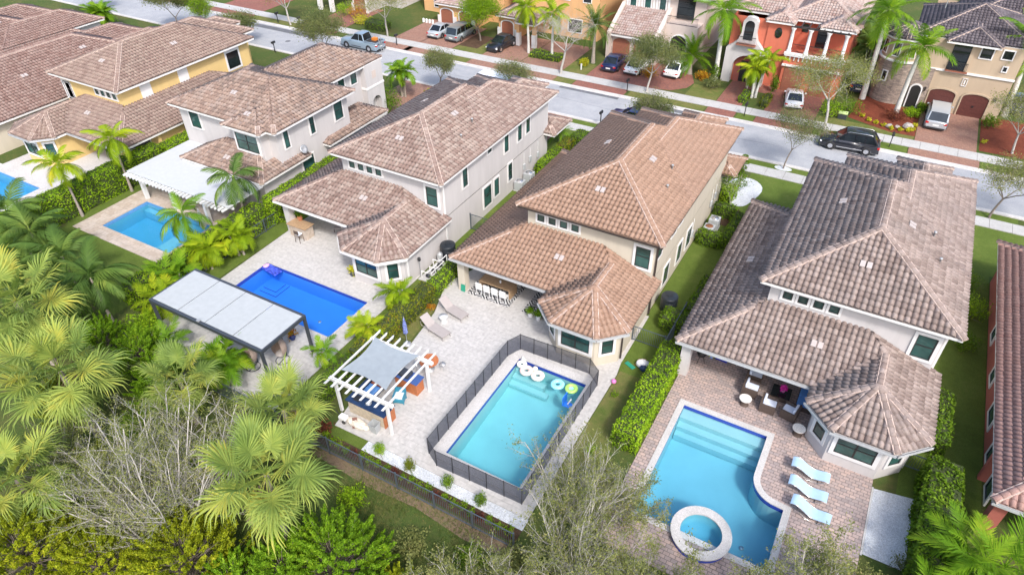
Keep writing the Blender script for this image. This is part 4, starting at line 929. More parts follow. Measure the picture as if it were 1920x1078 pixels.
def plain_far(label, x0, x1, yf, wall, tile, ze, garages, wins, porch=None, low=False):
    h = thing('house', label, 'house'); R_ = Roof(4); R_.hip(x0 - .5, x1 + .5, yf + 3.5, yf + 16, ze, .42)
    R_.hip(garages[0][0] - 1.6, garages[-1][0] + 1.6, yf - .5, yf + 7, 2.8, .42, capskip=(2, 3))
    if porch: R_.hip(porch - 1.2, porch + 1.6, yf - 2.2, yf + 3, 2.9, .6, capskip=(2, 3))
    R_.finish(h, M[tile], M['trim'], 0)
    w_ = MB(); w_.prism(rect(x0, x1, yf + 4, yf + 15), 0, ze - .1, False, False); w_.prism(rect(garages[0][0] - 1.3, garages[-1][0] + 1.3, yf, yf + 4.1), 0, 2.65, False, False); w_.build('wall', M[wall], h)
    for g_ in garages: arch_panel('garage_door', h, g_[0], yf - .02, 0, g_[1], 2.2, .45, 'garage_tan', 'trim', .03, 4)
    for x in ([garages[0][0] - 1.25, garages[0][0] + 1.25] + ([garages[-1][0] + 1.25] if len(garages) > 1 else [])): MB().box(x - .22, x + .22, yf - .12, yf - .01, 0, 1.2).build('pilaster_base', M['trim'], h)
    for (x, z, ww, hh) in wins: fwin(h, x, yf + 4, z, ww, hh, glass='glass_dark', mull=2 if ww > 1.2 else 1)
    if porch:
        for x in (porch - .9, porch + 1.3):
            MB().box(x - .26, x + .26, yf - 1.95, yf - 1.43, 0, 1.6).build('column_base', M['trim'], h); MB().box(x - .2, x + .2, yf - 1.9, yf - 1.5, 1.6, 2.7).build('column', M[wall], h)
    return h
plain_far('orange house with a small tiled porch on square pillars', -44.8, -33.4, 75.8, 'orange', 'tile3', 6.6, [(-44.0, 1.8)], [(-38, 5.2, 1.2, 1.4), (-35, 5.2, 1.0, 1.4), (-42, 5.2, 1.4, 1.4), (-36.5, 1.5, 1.8, 1.5)], porch=-40.6)
plain_far('pale orange house with pink garage roof behind the silver cars', -60.2, -47.2, 76.4, 'orange', 'tile_pale', 6.6, [(-53.6, 2.0), (-50.7, 2.0)], [(-58, 5, 1.2, 1.4), (-51, 5.2, 1.4, 1.4), (-57.5, 1.5, 1.8, 1.5)])
plain_far('white house with tall pillars at the top left', -78.5, -63.5, 75.4, 'white', 'tile3', 6.6, [(-67.6, 2.2)], [(-74, 5, 1.4, 1.4), (-70, 5, 1.4, 1.4), (-74.5, 1.5, 2, 1.6)], porch=-72.6)
plain_far('cream house at the far end of the street, upper left', -100, -84, 76, 'cream', 'tile1', 6.6, [(-86.5, 2.2), (-83.6, 2.2)], [(-95, 5, 1.4, 1.4), (-90, 5, 1.4, 1.4)])

# ================================================================== VEGETATION LIBRARY
NR = np.random.default_rng(5)
def unit(a): return a / np.maximum(1e-9, np.linalg.norm(a, axis=-1, keepdims=True))
def leaf_quads(P, size, asp=.55, upbias=.6, dirs=None, dirw=0., nd=None):
    """diamond-ish leaf faces at points P"""
    n = len(P); nr = unit(NR.normal(size=(n, 3)) + np.array([0, 0, upbias]) + (nd if nd is not None else 0)); t = unit(NR.normal(size=(n, 3)) + (dirs * dirw if dirs is not None else 0))
    t = unit(t - nr * (t * nr).sum(1, keepdims=True)); b = np.cross(nr, t)
    s = (size * NR.uniform(.65, 1.3, n))[:, None]
    V = np.stack([P - t * s * .5, P + b * s * asp * .5 + nr * s * .06, P + t * s * .5, P - b * s * asp * .5 + nr * s * .06], 1).reshape(-1, 3)
    return V, np.arange(4 * n).reshape(n, 4)
def seg_mesh(segs, mat, sides=4, name='trunk'):
    A = np.array([s_[0] for s_ in segs]); B = np.array([s_[1] for s_ in segs]); ra = np.array([s_[2] for s_ in segs]); rb = np.array([s_[3] for s_ in segs])
    d = unit(B - A); ref = np.where(np.abs(d[:, 2:3]) > .9, np.array([[1., 0, 0]]), np.array([[0, 0, 1.]])); x = unit(np.cross(d, ref)); y = np.cross(d, x)
    ang = np.arange(sides) * 2 * math.pi / sides; c, s_ = np.cos(ang), np.sin(ang); n = len(A)
    ringA = A[:, None] + (x[:, None] * c[None, :, None] + y[:, None] * s_[None, :, None]) * ra[:, None, None]
    ringB = B[:, None] + (x[:, None] * c[None, :, None] + y[:, None] * s_[None, :, None]) * rb[:, None, None]
    V = np.concatenate([ringA, ringB], 1).reshape(-1, 3); F = []
    for j in range(sides): F.append(np.stack([np.arange(n) * 2 * sides + k for k in (j, (j + 1) % sides, sides + (j + 1) % sides, sides + j)], 1))
    return fast_mesh(name, V, np.concatenate(F), mat, True)
# ---- feather fronds
def pinnate(Lg, nl, ll, droop, mat, lw=.05, sag=.25, seed=1, pet=.12, spread=1.0):
    r = np.random.default_rng(seed); V = []; F = []; nb = 0; n = 24; ts = np.linspace(0, 1, n + 1); P = [np.zeros(3)]; ang = [0]
    twist = r.uniform(-.15, .15)
    for i in range(n):
        a = -droop * (ts[i + 1] ** 1.5); P.append(P[-1] + np.array([math.cos(a), twist * ts[i] * .4, math.sin(a)]) * Lg / n); ang.append(a)
    P = np.array(P); ang = np.array(ang)
    for i in range(n):   # rachis
        rr = .028 * (1 - ts[i] * .8) * Lg / 2.4
        q = [P[i] + (0, rr, 0), P[i] + (0, 0, rr), P[i] + (0, -rr, 0), P[i + 1] + (0, rr * .95, 0), P[i + 1] + (0, 0, rr * .95), P[i + 1] + (0, -rr * .95, 0)]
        V += q; F += [(nb, nb + 1, nb + 4, nb + 3), (nb + 1, nb + 2, nb + 5, nb + 4)]; nb += 6
    for k in range(nl):
        t = pet + (1 - pet) * (k + .5) / nl; f = t * n; i = min(int(f), n - 1); p = P[i] + (P[i + 1] - P[i]) * (f - i); a = ang[i]
        T = np.array([math.cos(a), 0, math.sin(a)]); Nn = np.array([-math.sin(a), 0, math.cos(a)])
        prof = math.sin(math.pi * min(1, .18 + .86 * t)) ** .6
        for sd in (-1, 1):
            ph = (1.15 - .75 * t) * spread + r.uniform(-.12, .12); l = ll * prof * r.uniform(.85, 1.1)
            d = T * math.cos(ph) + np.array([0, sd, 0]) * math.sin(ph) + Nn * r.uniform(-.05, .35) * (1 - sag)
            d /= np.linalg.norm(d); mid = p + d * l * .55 - np.array([0, 0, sag * l * .18]); tip = p + d * l * .93 - np.array([0, 0, sag * l * .62])
            wv = T * lw * .5
            V += [p - wv * .7, p + wv * .7, mid + wv, mid - wv, tip + wv * .15, tip - wv * .15]; F += [(nb, nb + 1, nb + 2, nb + 3), (nb + 3, nb + 2, nb + 4, nb + 5)]; nb += 6
    return fast_mesh('frond', np.array(V), np.array(F), mat)
# ---- fan fronds
def fan(Lp, Lf, ns, mat, seed=1, sag=.35):
    """fan frond: petiole, folded palm of the leaf and narrow free segment tips"""
    r = np.random.default_rng(seed); V = []; F = []; nb = 0
    pts = [np.array([Lp * t, 0, -.12 * Lp * t * t]) for t in (0, .5, 1)]
    for a, b in zip(pts, pts[1:]):
        V += [a + (0, .022, 0), a + (0, 0, .022), a + (0, -.022, 0), b + (0, .016, 0), b + (0, 0, .016), b + (0, -.016, 0)]; F += [(nb, nb + 1, nb + 4, nb + 3), (nb + 1, nb + 2, nb + 5, nb + 4)]; nb += 6
    for k in range(ns):
        u = (k + .5) / ns * 2 - 1; th = u * rad(132); o = pts[-1] + np.array([(1 - abs(u)) * .42 * Lf, 0, -.16 * (1 - abs(u)) * Lf]) * .85
        l = Lf * (1.0 - .35 * abs(u) ** 1.5) * r.uniform(.82, 1.1); d = np.array([math.cos(th), math.sin(th), .10 + .34 * abs(u) + r.uniform(-.09, .09)]); d /= np.linalg.norm(d)
        w_ = np.cross(d, (0, 0, 1)); w_ /= np.linalg.norm(w_); w_ = w_ + np.array([0, 0, (.4 if k % 2 else -.4)]); w_ /= np.linalg.norm(w_)
        w0 = w_ * .010; w1 = w_ * .030 * Lf; tip_d = r.uniform(.5, 1.25); m1 = o + d * l * .45 - np.array([0, 0, sag * l * .05]); m2 = o + d * l * .74 - np.array([0, 0, sag * l * .2 * tip_d]); tp = o + d * l * .93 - np.array([0, 0, sag * l * .72 * tip_d]) + np.array([r.uniform(-.06, .06), r.uniform(-.06, .06), 0])
        V += [o - w0, o + w0, m1 + w1, m1 - w1, m2 + w1 * .6, m2 - w1 * .6, tp + w0 * .4, tp - w0 * .4]
        F += [(nb, nb + 1, nb + 2, nb + 3), (nb + 3, nb + 2, nb + 4, nb + 5), (nb + 5, nb + 4, nb + 6, nb + 7)]; nb += 8
    return fast_mesh('frond', np.array(V), np.array(F), mat)
FR = {}
def fronds(kind):
    if kind in FR: return FR[kind]
    m = {'queen': lambda i: pinnate(2.7, 50, .72, (1.2, 1.5, 1.9)[i], M['lf_palm'], .06, .8, i + 1, .14),
         'queeny': lambda i: pinnate(2.5, 50, .70, (1.2, 1.5, 1.9)[i], M['lf_palm_yellow'], .062, .8, i + 11, .14),
         'queend': lambda i: pinnate(2.9, 54, .78, (1.3, 1.6, 2.0)[i], M['lf_palm_dark'], .062, .9, i + 21, .14),
         'royal': lambda i: pinnate(3.3, 50, .75, (.9, 1.2, 1.6)[i], M['lf_palm'], .06, .55, i + 31, .08),
         'xmas': lambda i: pinnate(1.45, 26, .5, (1.0, 1.4, 1.8)[i], M['lf_palm'], .065, .35, i + 41, .14),
         'xmasy': lambda i: pinnate(1.45, 26, .5, (1.0, 1.4, 1.8)[i], M['lf_palm_yellow'], .065, .35, i + 51, .14),
         'areca': lambda i: pinnate(1.9, 26, .55, (.8, 1.1, 1.5)[i], M['lf_palm'], .055, .3, i + 61, .22),
         'arecay': lambda i: pinnate(1.9, 26, .55, (.8, 1.1, 1.5)[i], M['lf_palm_yellow'], .055, .3, i + 71, .22),
         'date': lambda i: pinnate(2.3, 52, .42, (.5, .8, 1.15)[i], M['lf_palm_dark'], .035, .1, i + 81, .1),
         'datey': lambda i: pinnate(2.3, 52, .42, (.5, .8, 1.15)[i], M['lf_palm'], .035, .1, i + 91, .1),
         'sabal': lambda i: fan((1.15, 1.05, .95)[i], (1.2, 1.15, 1.05)[i], 44, M['lf_sabal'], i + 5, (.4, .65, 1.0)[i]),
         'sabald': lambda i: fan((1.0, .9, .8)[i], (1.1, 1.05, .95)[i], 36, M['thatch'], i + 15, .9)}[kind]
    FR[kind] = [m(i) for i in range(3)]; return FR[kind]
def palm(label, x, y, ht, kind, n=16, scale=1.0, lean=(0, 0), tr=.13, trunk='bark_palm', shaft=False, emin=-35, emax=78, stems=1, group=None, name='palm_tree', cat='palm tree', dead=0, z=0):
    h = thing(name, label, cat, (x, y, z), 0, group); R0 = RN
    for s_ in range(stems):
        a0 = R0.uniform(0, 6.28) if stems == 1 else s_ * 6.28 / stems + R0.uniform(-.4, .4); k = .0 if stems == 1 else .28 + .06 * stems
        hh = ht * (1 if s_ == 0 else R0.uniform(.72, 1.0)); lx = lean[0] + (math.cos(a0) * k * hh * .33 if stems > 1 else 0); ly = lean[1] + (math.sin(a0) * k * hh * .33 if stems > 1 else 0)
        bx, by = (math.cos(a0) * k * .5, math.sin(a0) * k * .5) if stems > 1 else (0, 0)
        top = Vector((bx + lx, by + ly, hh)); b = MB(); pts = []; rs = []; nn = 7
        for i in range(nn + 1):
            t = i / nn; pts.append((bx + lx * t * t, by + ly * t * t, hh * t)); rs.append(tr * (1.3 - .5 * min(1, t * 3) + (.0 if trunk != 'bark_royal' else .18 * math.sin(math.pi * t))) * (1 if t < .8 else 1 - .15 * (t - .8) / .2))
        b.tube(pts, rs, 8); b.build('trunk', M[trunk], h)
        if shaft:
            d = Vector((lx, ly, hh)).normalized(); MB().tube([top - d * .05, top + d * .35, top + d * .8], [tr * .95, tr * 1.0, tr * .5], 8).build('crownshaft', M['crownshaft'], h); top = top + d * .7
        fs = fronds(kind); az = R0.uniform(0, 6.28)
        for i in range(n):
            t = (i + .5) / n; el = emax + (emin - emax) * t ** .85 + R0.uniform(-9, 9); az += 2.39996 + R0.uniform(-.25, .25); v = 0 if t < .34 else (1 if t < .7 else 2)
            sc = scale * R0.uniform(.86, 1.1) * (.82 if t < .12 else 1)
            Mx = Matrix.Translation(top) @ Matrix.Rotation(az, 4, 'Z') @ Matrix.Rotation(-rad(el), 4, 'Y') @ Matrix.Rotation(R0.uniform(-.3, .3), 4, 'X') @ Matrix.Diagonal((sc, sc, sc, 1))
            link('frond', fs[v], h, mw=Mx)
        for i in range(dead):
            fs2 = fronds('sabald'); Mx = Matrix.Translation(top - Vector((0, 0, .15))) @ Matrix.Rotation(R0.uniform(0, 6.28), 4, 'Z') @ Matrix.Rotation(rad(R0.uniform(35, 75)), 4, 'Y') @ Matrix.Diagonal((scale * .8,) * 3 + (1,)); link('dead_frond', fs2[i % 3], h, mw=Mx)
    return h
# ---- branching trees
def tree(label, x, y, ht, spread, leaf, bark='bark', leaves=9000, lsize=.09, fork=.35, levels=4, tr=.14, lean=(0, 0), twig=.22, clump=.5, kids=(3, 4), up=.35, seed=0, name='tree', cat='tree', group=None, stems=1, fill=1.0, ntw=2):
    r = random.Random(seed * 7 + 3); h = thing(name, label, cat, (x, y, 0), 0, group); segs = []; tips = []
    def grow(p, d, ln, rr, lv):
        k = 3 if lv < 2 else 2; q = p
        for i in range(k):
            d = (d + Vector((r.uniform(-1, 1), r.uniform(-1, 1), r.uniform(-.6, .8))) * .16).normalized(); q2 = q + d * ln / k; r2 = rr * (1 - .28 / k * 1.2)
            segs.append((tuple(q), tuple(q2), rr, r2)); q = q2; rr = r2
            if lv >= 2 and lv < levels and r.random() < .55:
                dd = (d + Vector((r.uniform(-1, 1), r.uniform(-1, 1), r.uniform(-.3, .9))) * .9).normalized(); grow(q, dd, ln * r.uniform(.4, .6), rr * .5, max(lv + 1, levels - 1))
        if lv >= levels: tips.append(q); return
        n = r.randint(*kids)
        a0 = r.uniform(0, 6.28)
        for i in range(n):
            a = a0 + i * 6.28 / n + r.uniform(-.4, .4); o = Vector((math.cos(a), math.sin(a), 0))
            dd = (d * (.75 if lv > 0 else .55) + o * r.uniform(.5, 1.0) * spread + Vector((0, 0, up))).normalized()
            grow(q, dd, ln * r.uniform(.62, .86) * (1.0 if lv else .9), rr * r.uniform(.55, .72), lv + 1)
    for s_ in range(stems):
        d0 = Vector((lean[0] + (r.uniform(-.35, .35) if stems > 1 else 0), lean[1] + (r.uniform(-.35, .35) if stems > 1 else 0), 1)).normalized(); grow(Vector((r.uniform(-.15, .15) * (stems > 1), 0, -.05)), d0, ht * fork, tr, 0)
    zt = max(t.z for t in tips); k = ht / zt     # fit the asked height
    segs = [(tuple(c * k for c in a), tuple(c * k for c in b), ra, rb) for a, b, ra, rb in segs]; T = np.array([tuple(t * k) for t in tips])
    big = [s_ for s_ in segs if s_[2] > .03]; small = [s_ for s_ in segs if s_[2] <= .03]
    link('trunk', seg_mesh(big or segs, M[bark], 6), h)
    # fine twigs spreading from every tip
    nt_ = ntw; tw = []
    for t in T:
        for _ in range(nt_): tw.append((tuple(t), tuple(t + NR.normal(size=3) * twig + np.array([0, 0, twig * .35])), .010, .004))
    link('twigs', seg_mesh(small + tw, M[bark], 3, 'twigs'), h)
    ends = np.array([q[1] for q in tw] + [tuple(t) for t in T])
    if leaves:
        keep = ends[NR.random(len(ends)) < fill]; c = keep[NR.integers(0, len(keep), leaves)]; P = c + NR.normal(size=(leaves, 3)) * clump * .5
        V, F = leaf_quads(P, lsize, .55, .5); link('crown', fast_mesh('crown', V, F, M[leaf]), h)
    return h
def whip_tree(label, x, y, ht, reach, leaf, bark, nb=24, leaves=4000, lsize=.075, lean=(0, 0), tr=.035, seed=0, name='sparse_tree', cone=1.0, twl=.55, bias=None):
    """thin many-branched tree: long whippy branches fanning out from a low fork, short side twigs, few leaves"""
    r = random.Random(seed); h = thing(name, label, 'tree', (x, y, 0)); segs = []; ends = []
    def branch(p, d, ln, rr, lv, n):
        q = p; k = n
        for i in range(k):
            t = (i + 1) / k; d = (d + Vector((r.uniform(-1, 1), r.uniform(-1, 1), r.uniform(-.7, 1.0))) * (.10 if lv == 0 else .2) + Vector((0, 0, .03))).normalized(); q2 = q + d * ln / k; r2 = rr * (1 - .8 / k * .9); segs.append((tuple(q), tuple(q2), rr, r2)); q = q2; rr = r2
            if lv < 2 and t > (.22 if lv == 0 else .15):
                for _ in range(1 if r.random() < .8 else 2):
                    a = r.uniform(0, 6.28); o = d.orthogonal().normalized(); o = (Matrix.Rotation(a, 3, d) @ o); dd = (d * .75 + o * r.uniform(.5, .9) + Vector((0, 0, .15))).normalized()
                    branch(q, dd, ln * (twl if lv == 0 else .5) * r.uniform(.5, 1.0) * (1.1 - .6 * t), rr * .62, lv + 1, 6 if lv == 0 else 3)
            if lv >= 1: ends.append(tuple(q))
        ends.append(tuple(q))
    for b in range(nb):
        a = b * 2.39996 + r.uniform(-.3, .3); e = cone * math.sqrt((b + .5) / nb) * r.uniform(.85, 1.1)
        d = Vector((math.cos(a) * e + lean[0], math.sin(a) * e + lean[1], 1.0)).normalized(); ln = reach * r.uniform(.75, 1.1) * (1 if not bias else 1 + bias * max(-.5, d.x * lean[0] + d.y * lean[1]))
        branch(Vector((r.uniform(-.12, .12), r.uniform(-.12, .12), 0)), d, ln, tr * r.uniform(.7, 1.2), 0, 10)
    E_ = np.array(ends); k = ht / np.percentile(E_[:, 2], 98); sc = lambda p: (p[0], p[1], p[2] * k)
    segs = [(sc(a), sc(b), ra, rb) for a, b, ra, rb in segs]; E_[:, 2] *= k
    big = [q for q in segs if q[2] > .014]; link('trunk', seg_mesh(big, M[bark], 5), h); link('twigs', seg_mesh([q for q in segs if q[2] <= .014], M[bark], 3, 'twigs'), h)
    c = E_[NR.integers(0, len(E_), leaves)]; V, F = leaf_quads(c + NR.normal(size=(leaves, 3)) * .09, lsize, .5, .5); link('crown', fast_mesh('crown', V, F, M[leaf]), h); return h
# ---- hedges, shrubs
def hedge(label, x0, x1, y0, y1, ht, leaf='lf_hedge', dens=150, lsize=.145, wob=.10, name='hedge', cat='hedge', group=None, z=0):
    h = thing(name, label, cat, ((x0 + x1) / 2, (y0 + y1) / 2, z), 0, group); W, D = x1 - x0, y1 - y0; i = .10
    core = MB(); nx, ny = max(2, int(W / .5)), max(2, int(D / .5)); core.box(-W / 2 + i, W / 2 - i, -D / 2 + i, D / 2 - i, 0, ht - i); core.build('twigs', M['core'], h)
    S_ = [(W * D * 1.1, 'z'), (W * ht, 'y-'), (W * ht, 'y+'), (D * ht, 'x-'), (D * ht, 'x+')]; P = []
    for a, f in S_:
        n = int(a * dens); u = NR.random(n); v = NR.random(n)
        if f == 'z': q = np.stack([(u - .5) * W, (v - .5) * D, np.full(n, ht)], 1)
        elif f[0] == 'y': q = np.stack([(u - .5) * W, np.full(n, (-.5 if f[1] == '-' else .5) * D), v * ht], 1)
        else: q = np.stack([np.full(n, (-.5 if f[1] == '-' else .5) * W), (u - .5) * D, v * ht], 1)
        P.append(q)
    P = np.concatenate(P); cx = np.sin(P[:, 0] * 5.1 + P[:, 1] * 3.7 + x0) + np.sin(P[:, 1] * 6.3 - P[:, 2] * 4 + y0) + np.sin(P[:, 2] * 5 + P[:, 0] * 2.3)
    c0 = np.array([0, 0, ht * .5]); dr = unit((P - c0) / np.array([W, D, ht])); P = P + dr * (cx * wob * .45 + NR.normal(size=len(P)) * .06 - .02)[:, None]; P[:, 2] = np.maximum(P[:, 2], .04)
    # rounded shoulders
    ex = np.maximum(0, np.abs(P[:, 0]) - (W / 2 - .25)) + np.maximum(0, np.abs(P[:, 1]) - (D / 2 - .25)); P[:, 2] -= np.where(P[:, 2] > ht - .2, ex * .45, 0)
    V, F = leaf_quads(P, lsize, .6, .35, dr, .5, dr * 1.3); link('foliage', fast_mesh('foliage', V, F, M[leaf]), h); return h
def bush(label, x, y, r, ht, leaf, n=900, lsize=.12, name='shrub', cat='shrub', group=None, z=0, spike=0, stemmat='bark'):
    h = thing(name, label, cat, (x, y, z), 0, group); d = unit(NR.normal(size=(n, 3))); rad_ = (NR.random(n) ** .45)[:, None]; lump = 1 + .18 * np.sin(d[:, :1] * 6 + x) + .15 * np.sin(d[:, 1:2] * 7 + y)
    P = d * rad_ * lump * np.array([r, r, ht * .52]) + np.array([0, 0, ht * .52]); P[:, 2] = np.maximum(P[:, 2], .03)
    V, F = leaf_quads(P, lsize, .5, .7, d, 1.2 + spike); link('foliage', fast_mesh('foliage', V, F, M[leaf]), h)
    sg = [((0, 0, 0), tuple(unit(NR.normal(size=3) + np.array([0, 0, 1.4])) * ht * .7), .02, .006) for _ in range(7)]; link('stems', seg_mesh(sg, M[stemmat], 4, 'stems'), h); return h
def cedar(label, x, y, r, ht, leaf, plumes=110, lean=(0, 0), name='cedar_shrub', cat='shrub', group=None, per=170, lsize=.135):
    """bushy juniper-like plant: many feathery plumes on a branching frame"""
    h = thing(name, label, cat, (x, y, 0), 0, group); V = []; F = []; nb = 0; segs = []
    for k in range(plumes):
        t = (k + .5) / plumes; a = k * 2.39996; zz = ht * (.12 + .78 * t ** .8); rr = r * math.sqrt(max(0.03, 1 - (t ** 1.25))) * RN.uniform(.55, 1.05)
        p = np.array([math.cos(a) * rr + lean[0] * t, math.sin(a) * rr + lean[1] * t, zz]); out = unit(np.array([math.cos(a), math.sin(a), .75 + .8 * t]) + NR.normal(size=3) * .25); ln = RN.uniform(.55, 1.05) * (.55 + .45 * r / 1.6)
        segs.append(((lean[0] * t * .8, lean[1] * t * .8, zz * .55), tuple(p), .03, .012)); segs.append((tuple(p), tuple(p + out * ln * .9), .012, .004))
        s_ = NR.random(per) ** .8; q = p + out * (s_ * ln)[:, None] + unit(NR.normal(size=(per, 3))) * (ln * .24 * (1 - s_ * .75))[:, None] * NR.random((per, 1)) ** .4
        v, f = leaf_quads(q, lsize, .38, .3, np.repeat(out[None], per, 0), 2.2); V.append(v); F.append(f + nb); nb += len(v)
    segs.append(((0, 0, 0), (lean[0] * .8, lean[1] * .8, ht * .85), .09, .03))
    link('stems', seg_mesh(segs, M['bark'], 4, 'stems'), h); link('foliage', fast_mesh('foliage', np.concatenate(V), np.concatenate(F), M[leaf]), h); return h

# ================================================================== PLANTING
# fan palms and wild growth outside the back fence
palm('large fan palm with yellow-tipped fronds over the back slope, trunk showing', -17.9, 9.8, 5.6, 'sabal', 26, 1.22, (.1, .1), .16, emin=-62, emax=82, dead=4)
palm('fan palm touching the black back fence near the wooden bar', -21.3, 13.9, 3.7, 'sabal', 25, 1.05, (0, 0), .16, emin=-45, emax=82, dead=2)
palm('broad pale fan palm at the left edge below the queen palms', -32.0, 9.6, 5.0, 'sabal', 26, 1.35, (0, 0), .17, emin=-50, emax=82, dead=3)
palm('fan palm crown just below the egg chairs', -27.9, 12.9, 3.5, 'sabal', 23, .95, (0, 0), .16, emin=-40, emax=82, dead=2)
palm('fan palm cut by the left edge, upper of two', -39.4, 11.8, 5.0, 'sabal', 25, 1.35, (0, 0), .17, emin=-48, emax=82, dead=2)
palm('low fan palm cut by the left edge beside the bare tree', -29.2, 5.0, 3.6, 'sabal', 23, 1.2, (0, 0), .17, emin=-40, emax=82, dead=3)
whip_tree('big leafless grey tree spreading over the lower left', -21.7, 6.7, 6.2, 7.4, 'lf_sparse', 'bark_pale', 44, 28500, 0.089, (-.62, .5), .05, 3, 'bare_tree', .85, .5, .25)
whip_tree('leafless pale tree behind the big bare tree, left', -27.0, 7.6, 4.2, 4.2, 'lf_sparse', 'bark_pale', 16, 3900, 0.079, (-.3, .25), .035, 9, 'bare_tree', .9, .5)
whip_tree('wispy half-bare tree overhanging the fenced pool corner', -5.5, 14.7, 4.6, 4.4, 'lf_sparse', 'bark_pale', 24, 8835, 0.095, (-.08, .32), .035, 4, cone=1.0)
whip_tree('wispy half-bare tree below the blue sun loungers', 3.8, 17.9, 4.1, 4.0, 'lf_sparse', 'bark_pale', 22, 16255, 0.100, (0, .08), .032, 5, cone=1.0)
whip_tree('thin twiggy tree at the bottom edge below the spa', -2.2, 14.9, 3.8, 3.6, 'lf_sparse', 'bark_pale', 15, 9180, 0.100, (0, 0), .03, 6)
whip_tree('thin twiggy tree at the bottom edge right of the back fence end', -6.6, 12.7, 3.6, 3.6, 'lf_sparse', 'bark_pale', 16, 6783, 0.100, (0, 0), .03, 7)
whip_tree('small twiggy tree at the bottom centre', -9.9, 10.4, 3.1, 3.0, 'lf_sparse', 'bark_pale', 14, 6630, 0.100, (0, 0), .028, 8)
whip_tree('twiggy tree in the bottom right between pool and hedge', .6, 15.2, 3.4, 3.3, 'lf_sparse', 'bark_pale', 14, 9180, 0.100, (0, 0), .028, 17)
whip_tree('twiggy tree below the white gravel corner', 5.7, 18.4, 3.2, 3.2, 'lf_sparse', 'bark', 14, 9690, 0.100, (0, 0), .028, 27)
whip_tree('half-bare tree against the paver patio left of the spa', -4.9, 18.5, 3.2, 3.2, 'lf_sparse', 'bark_pale', 15, 7497, 0.100, (0, .05), .028, 29)
whip_tree('tall wispy tree left of the clipped bright hedge', -6.9, 17.6, 5.2, 4.6, 'lf_sparse', 'bark_pale', 18, 5850, 0.095, (.05, .05), .035, 41, cone=.8)
whip_tree('grey twiggy tree along the bottom edge under the fence corner', -8.4, 11.2, 3.6, 3.4, 'lf_sparse', 'bark_pale', 16, 6900, 0.084, (0, 0), .03, 42)
whip_tree('grey twiggy tree along the bottom edge, right of centre', -4.4, 12.9, 3.8, 3.5, 'lf_sparse', 'bark_pale', 16, 5458, 0.084, (0, 0), .03, 43)
whip_tree('grey twiggy tree in the bottom right, left of the loungers tree', 1.8, 15.9, 3.9, 3.4, 'lf_sparse', 'bark_pale', 15, 7800, 0.089, (.05, 0), .03, 44)
cedar('yellow-green cedar bush in front of the trunk of the large fan palm', -20.6, 6.6, 2.3, 3.1, 'lf_cedar', 190)
cedar('bright green cedar bush at the bottom beside the shaded grass', -14.7, 9.6, 2.2, 3.3, 'lf_cedar_green', 190)
cedar('green cedar bush right of the large fan palm trunk', -16.3, 8.2, 1.6, 2.9, 'lf_cedar_green', 120)
cedar('yellowish cedar bush in the bottom left corner', -27.2, 3.2, 2.4, 3.0, 'lf_cedar', 190)
cedar('yellowish cedar bush along the bottom edge, left of the cedar with the palm', -23.9, 4.6, 1.7, 2.6, 'lf_cedar', 110)
cedar('green cedar bush at the bottom edge right of the shaded grass', -12.6, 8.6, 1.5, 2.4, 'lf_cedar_green', 110)
cedar('yellowish cedar bush at the bottom edge near the small twiggy tree', -11.9, 10.3, .9, 1.2, 'lf_cedar', 60)
whip_tree('leafy twiggy shrub tree at the left edge between two fan palms', -31.0, 7.0, 3.6, 3.4, 'lf_sparse', 'bark_pale', 16, 7800, 0.089, (0, 0), .03, 45)
cedar('dark cedar bush at the bottom between two palms', -18.2, 6.9, 1.3, 2.2, 'lf_cedar_green', 80)
cedar('round green cedar left of the louvred pergola corner', -33.9, 14.3, 1.5, 2.5, 'lf_cedar_green', 110)
cedar('green cedar bush beside the broad pale fan palm', -30.9, 13.2, 1.4, 2.4, 'lf_cedar_green', 100)
cedar('small dark cedar in shade under the queen palms', -37.2, 13.9, 1.4, 2.2, 'lf_cedar_green', 100)
cedar('cedar bush at the left edge under the fan palm', -34.6, 9.9, 1.3, 2.2, 'lf_cedar', 90)
cedar('cedar bush filling the gap under the bare tree', -28.9, 7.9, 1.2, 1.9, 'lf_cedar', 80)
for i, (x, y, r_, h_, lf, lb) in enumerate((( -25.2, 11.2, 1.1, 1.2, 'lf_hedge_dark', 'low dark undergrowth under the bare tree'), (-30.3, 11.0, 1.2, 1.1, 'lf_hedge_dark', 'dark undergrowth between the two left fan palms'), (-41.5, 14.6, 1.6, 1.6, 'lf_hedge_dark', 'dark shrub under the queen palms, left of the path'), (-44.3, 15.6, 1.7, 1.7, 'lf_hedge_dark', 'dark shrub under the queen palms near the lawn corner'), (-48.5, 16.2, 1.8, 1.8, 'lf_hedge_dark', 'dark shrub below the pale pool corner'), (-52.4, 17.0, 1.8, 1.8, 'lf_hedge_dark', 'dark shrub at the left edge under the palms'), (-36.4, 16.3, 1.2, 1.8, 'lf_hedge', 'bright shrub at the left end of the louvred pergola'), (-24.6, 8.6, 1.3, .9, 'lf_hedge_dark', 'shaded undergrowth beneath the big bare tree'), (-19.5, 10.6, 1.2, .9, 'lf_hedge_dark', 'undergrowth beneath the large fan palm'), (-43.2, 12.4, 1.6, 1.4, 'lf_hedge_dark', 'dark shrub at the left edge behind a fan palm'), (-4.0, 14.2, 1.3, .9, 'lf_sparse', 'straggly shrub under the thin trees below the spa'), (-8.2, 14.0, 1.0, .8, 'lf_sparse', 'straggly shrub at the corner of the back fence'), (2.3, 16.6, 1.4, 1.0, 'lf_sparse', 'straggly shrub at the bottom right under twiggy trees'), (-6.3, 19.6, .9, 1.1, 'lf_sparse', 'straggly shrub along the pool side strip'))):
    bush(lb, x, y, r_, h_, lf, 1500, .15)
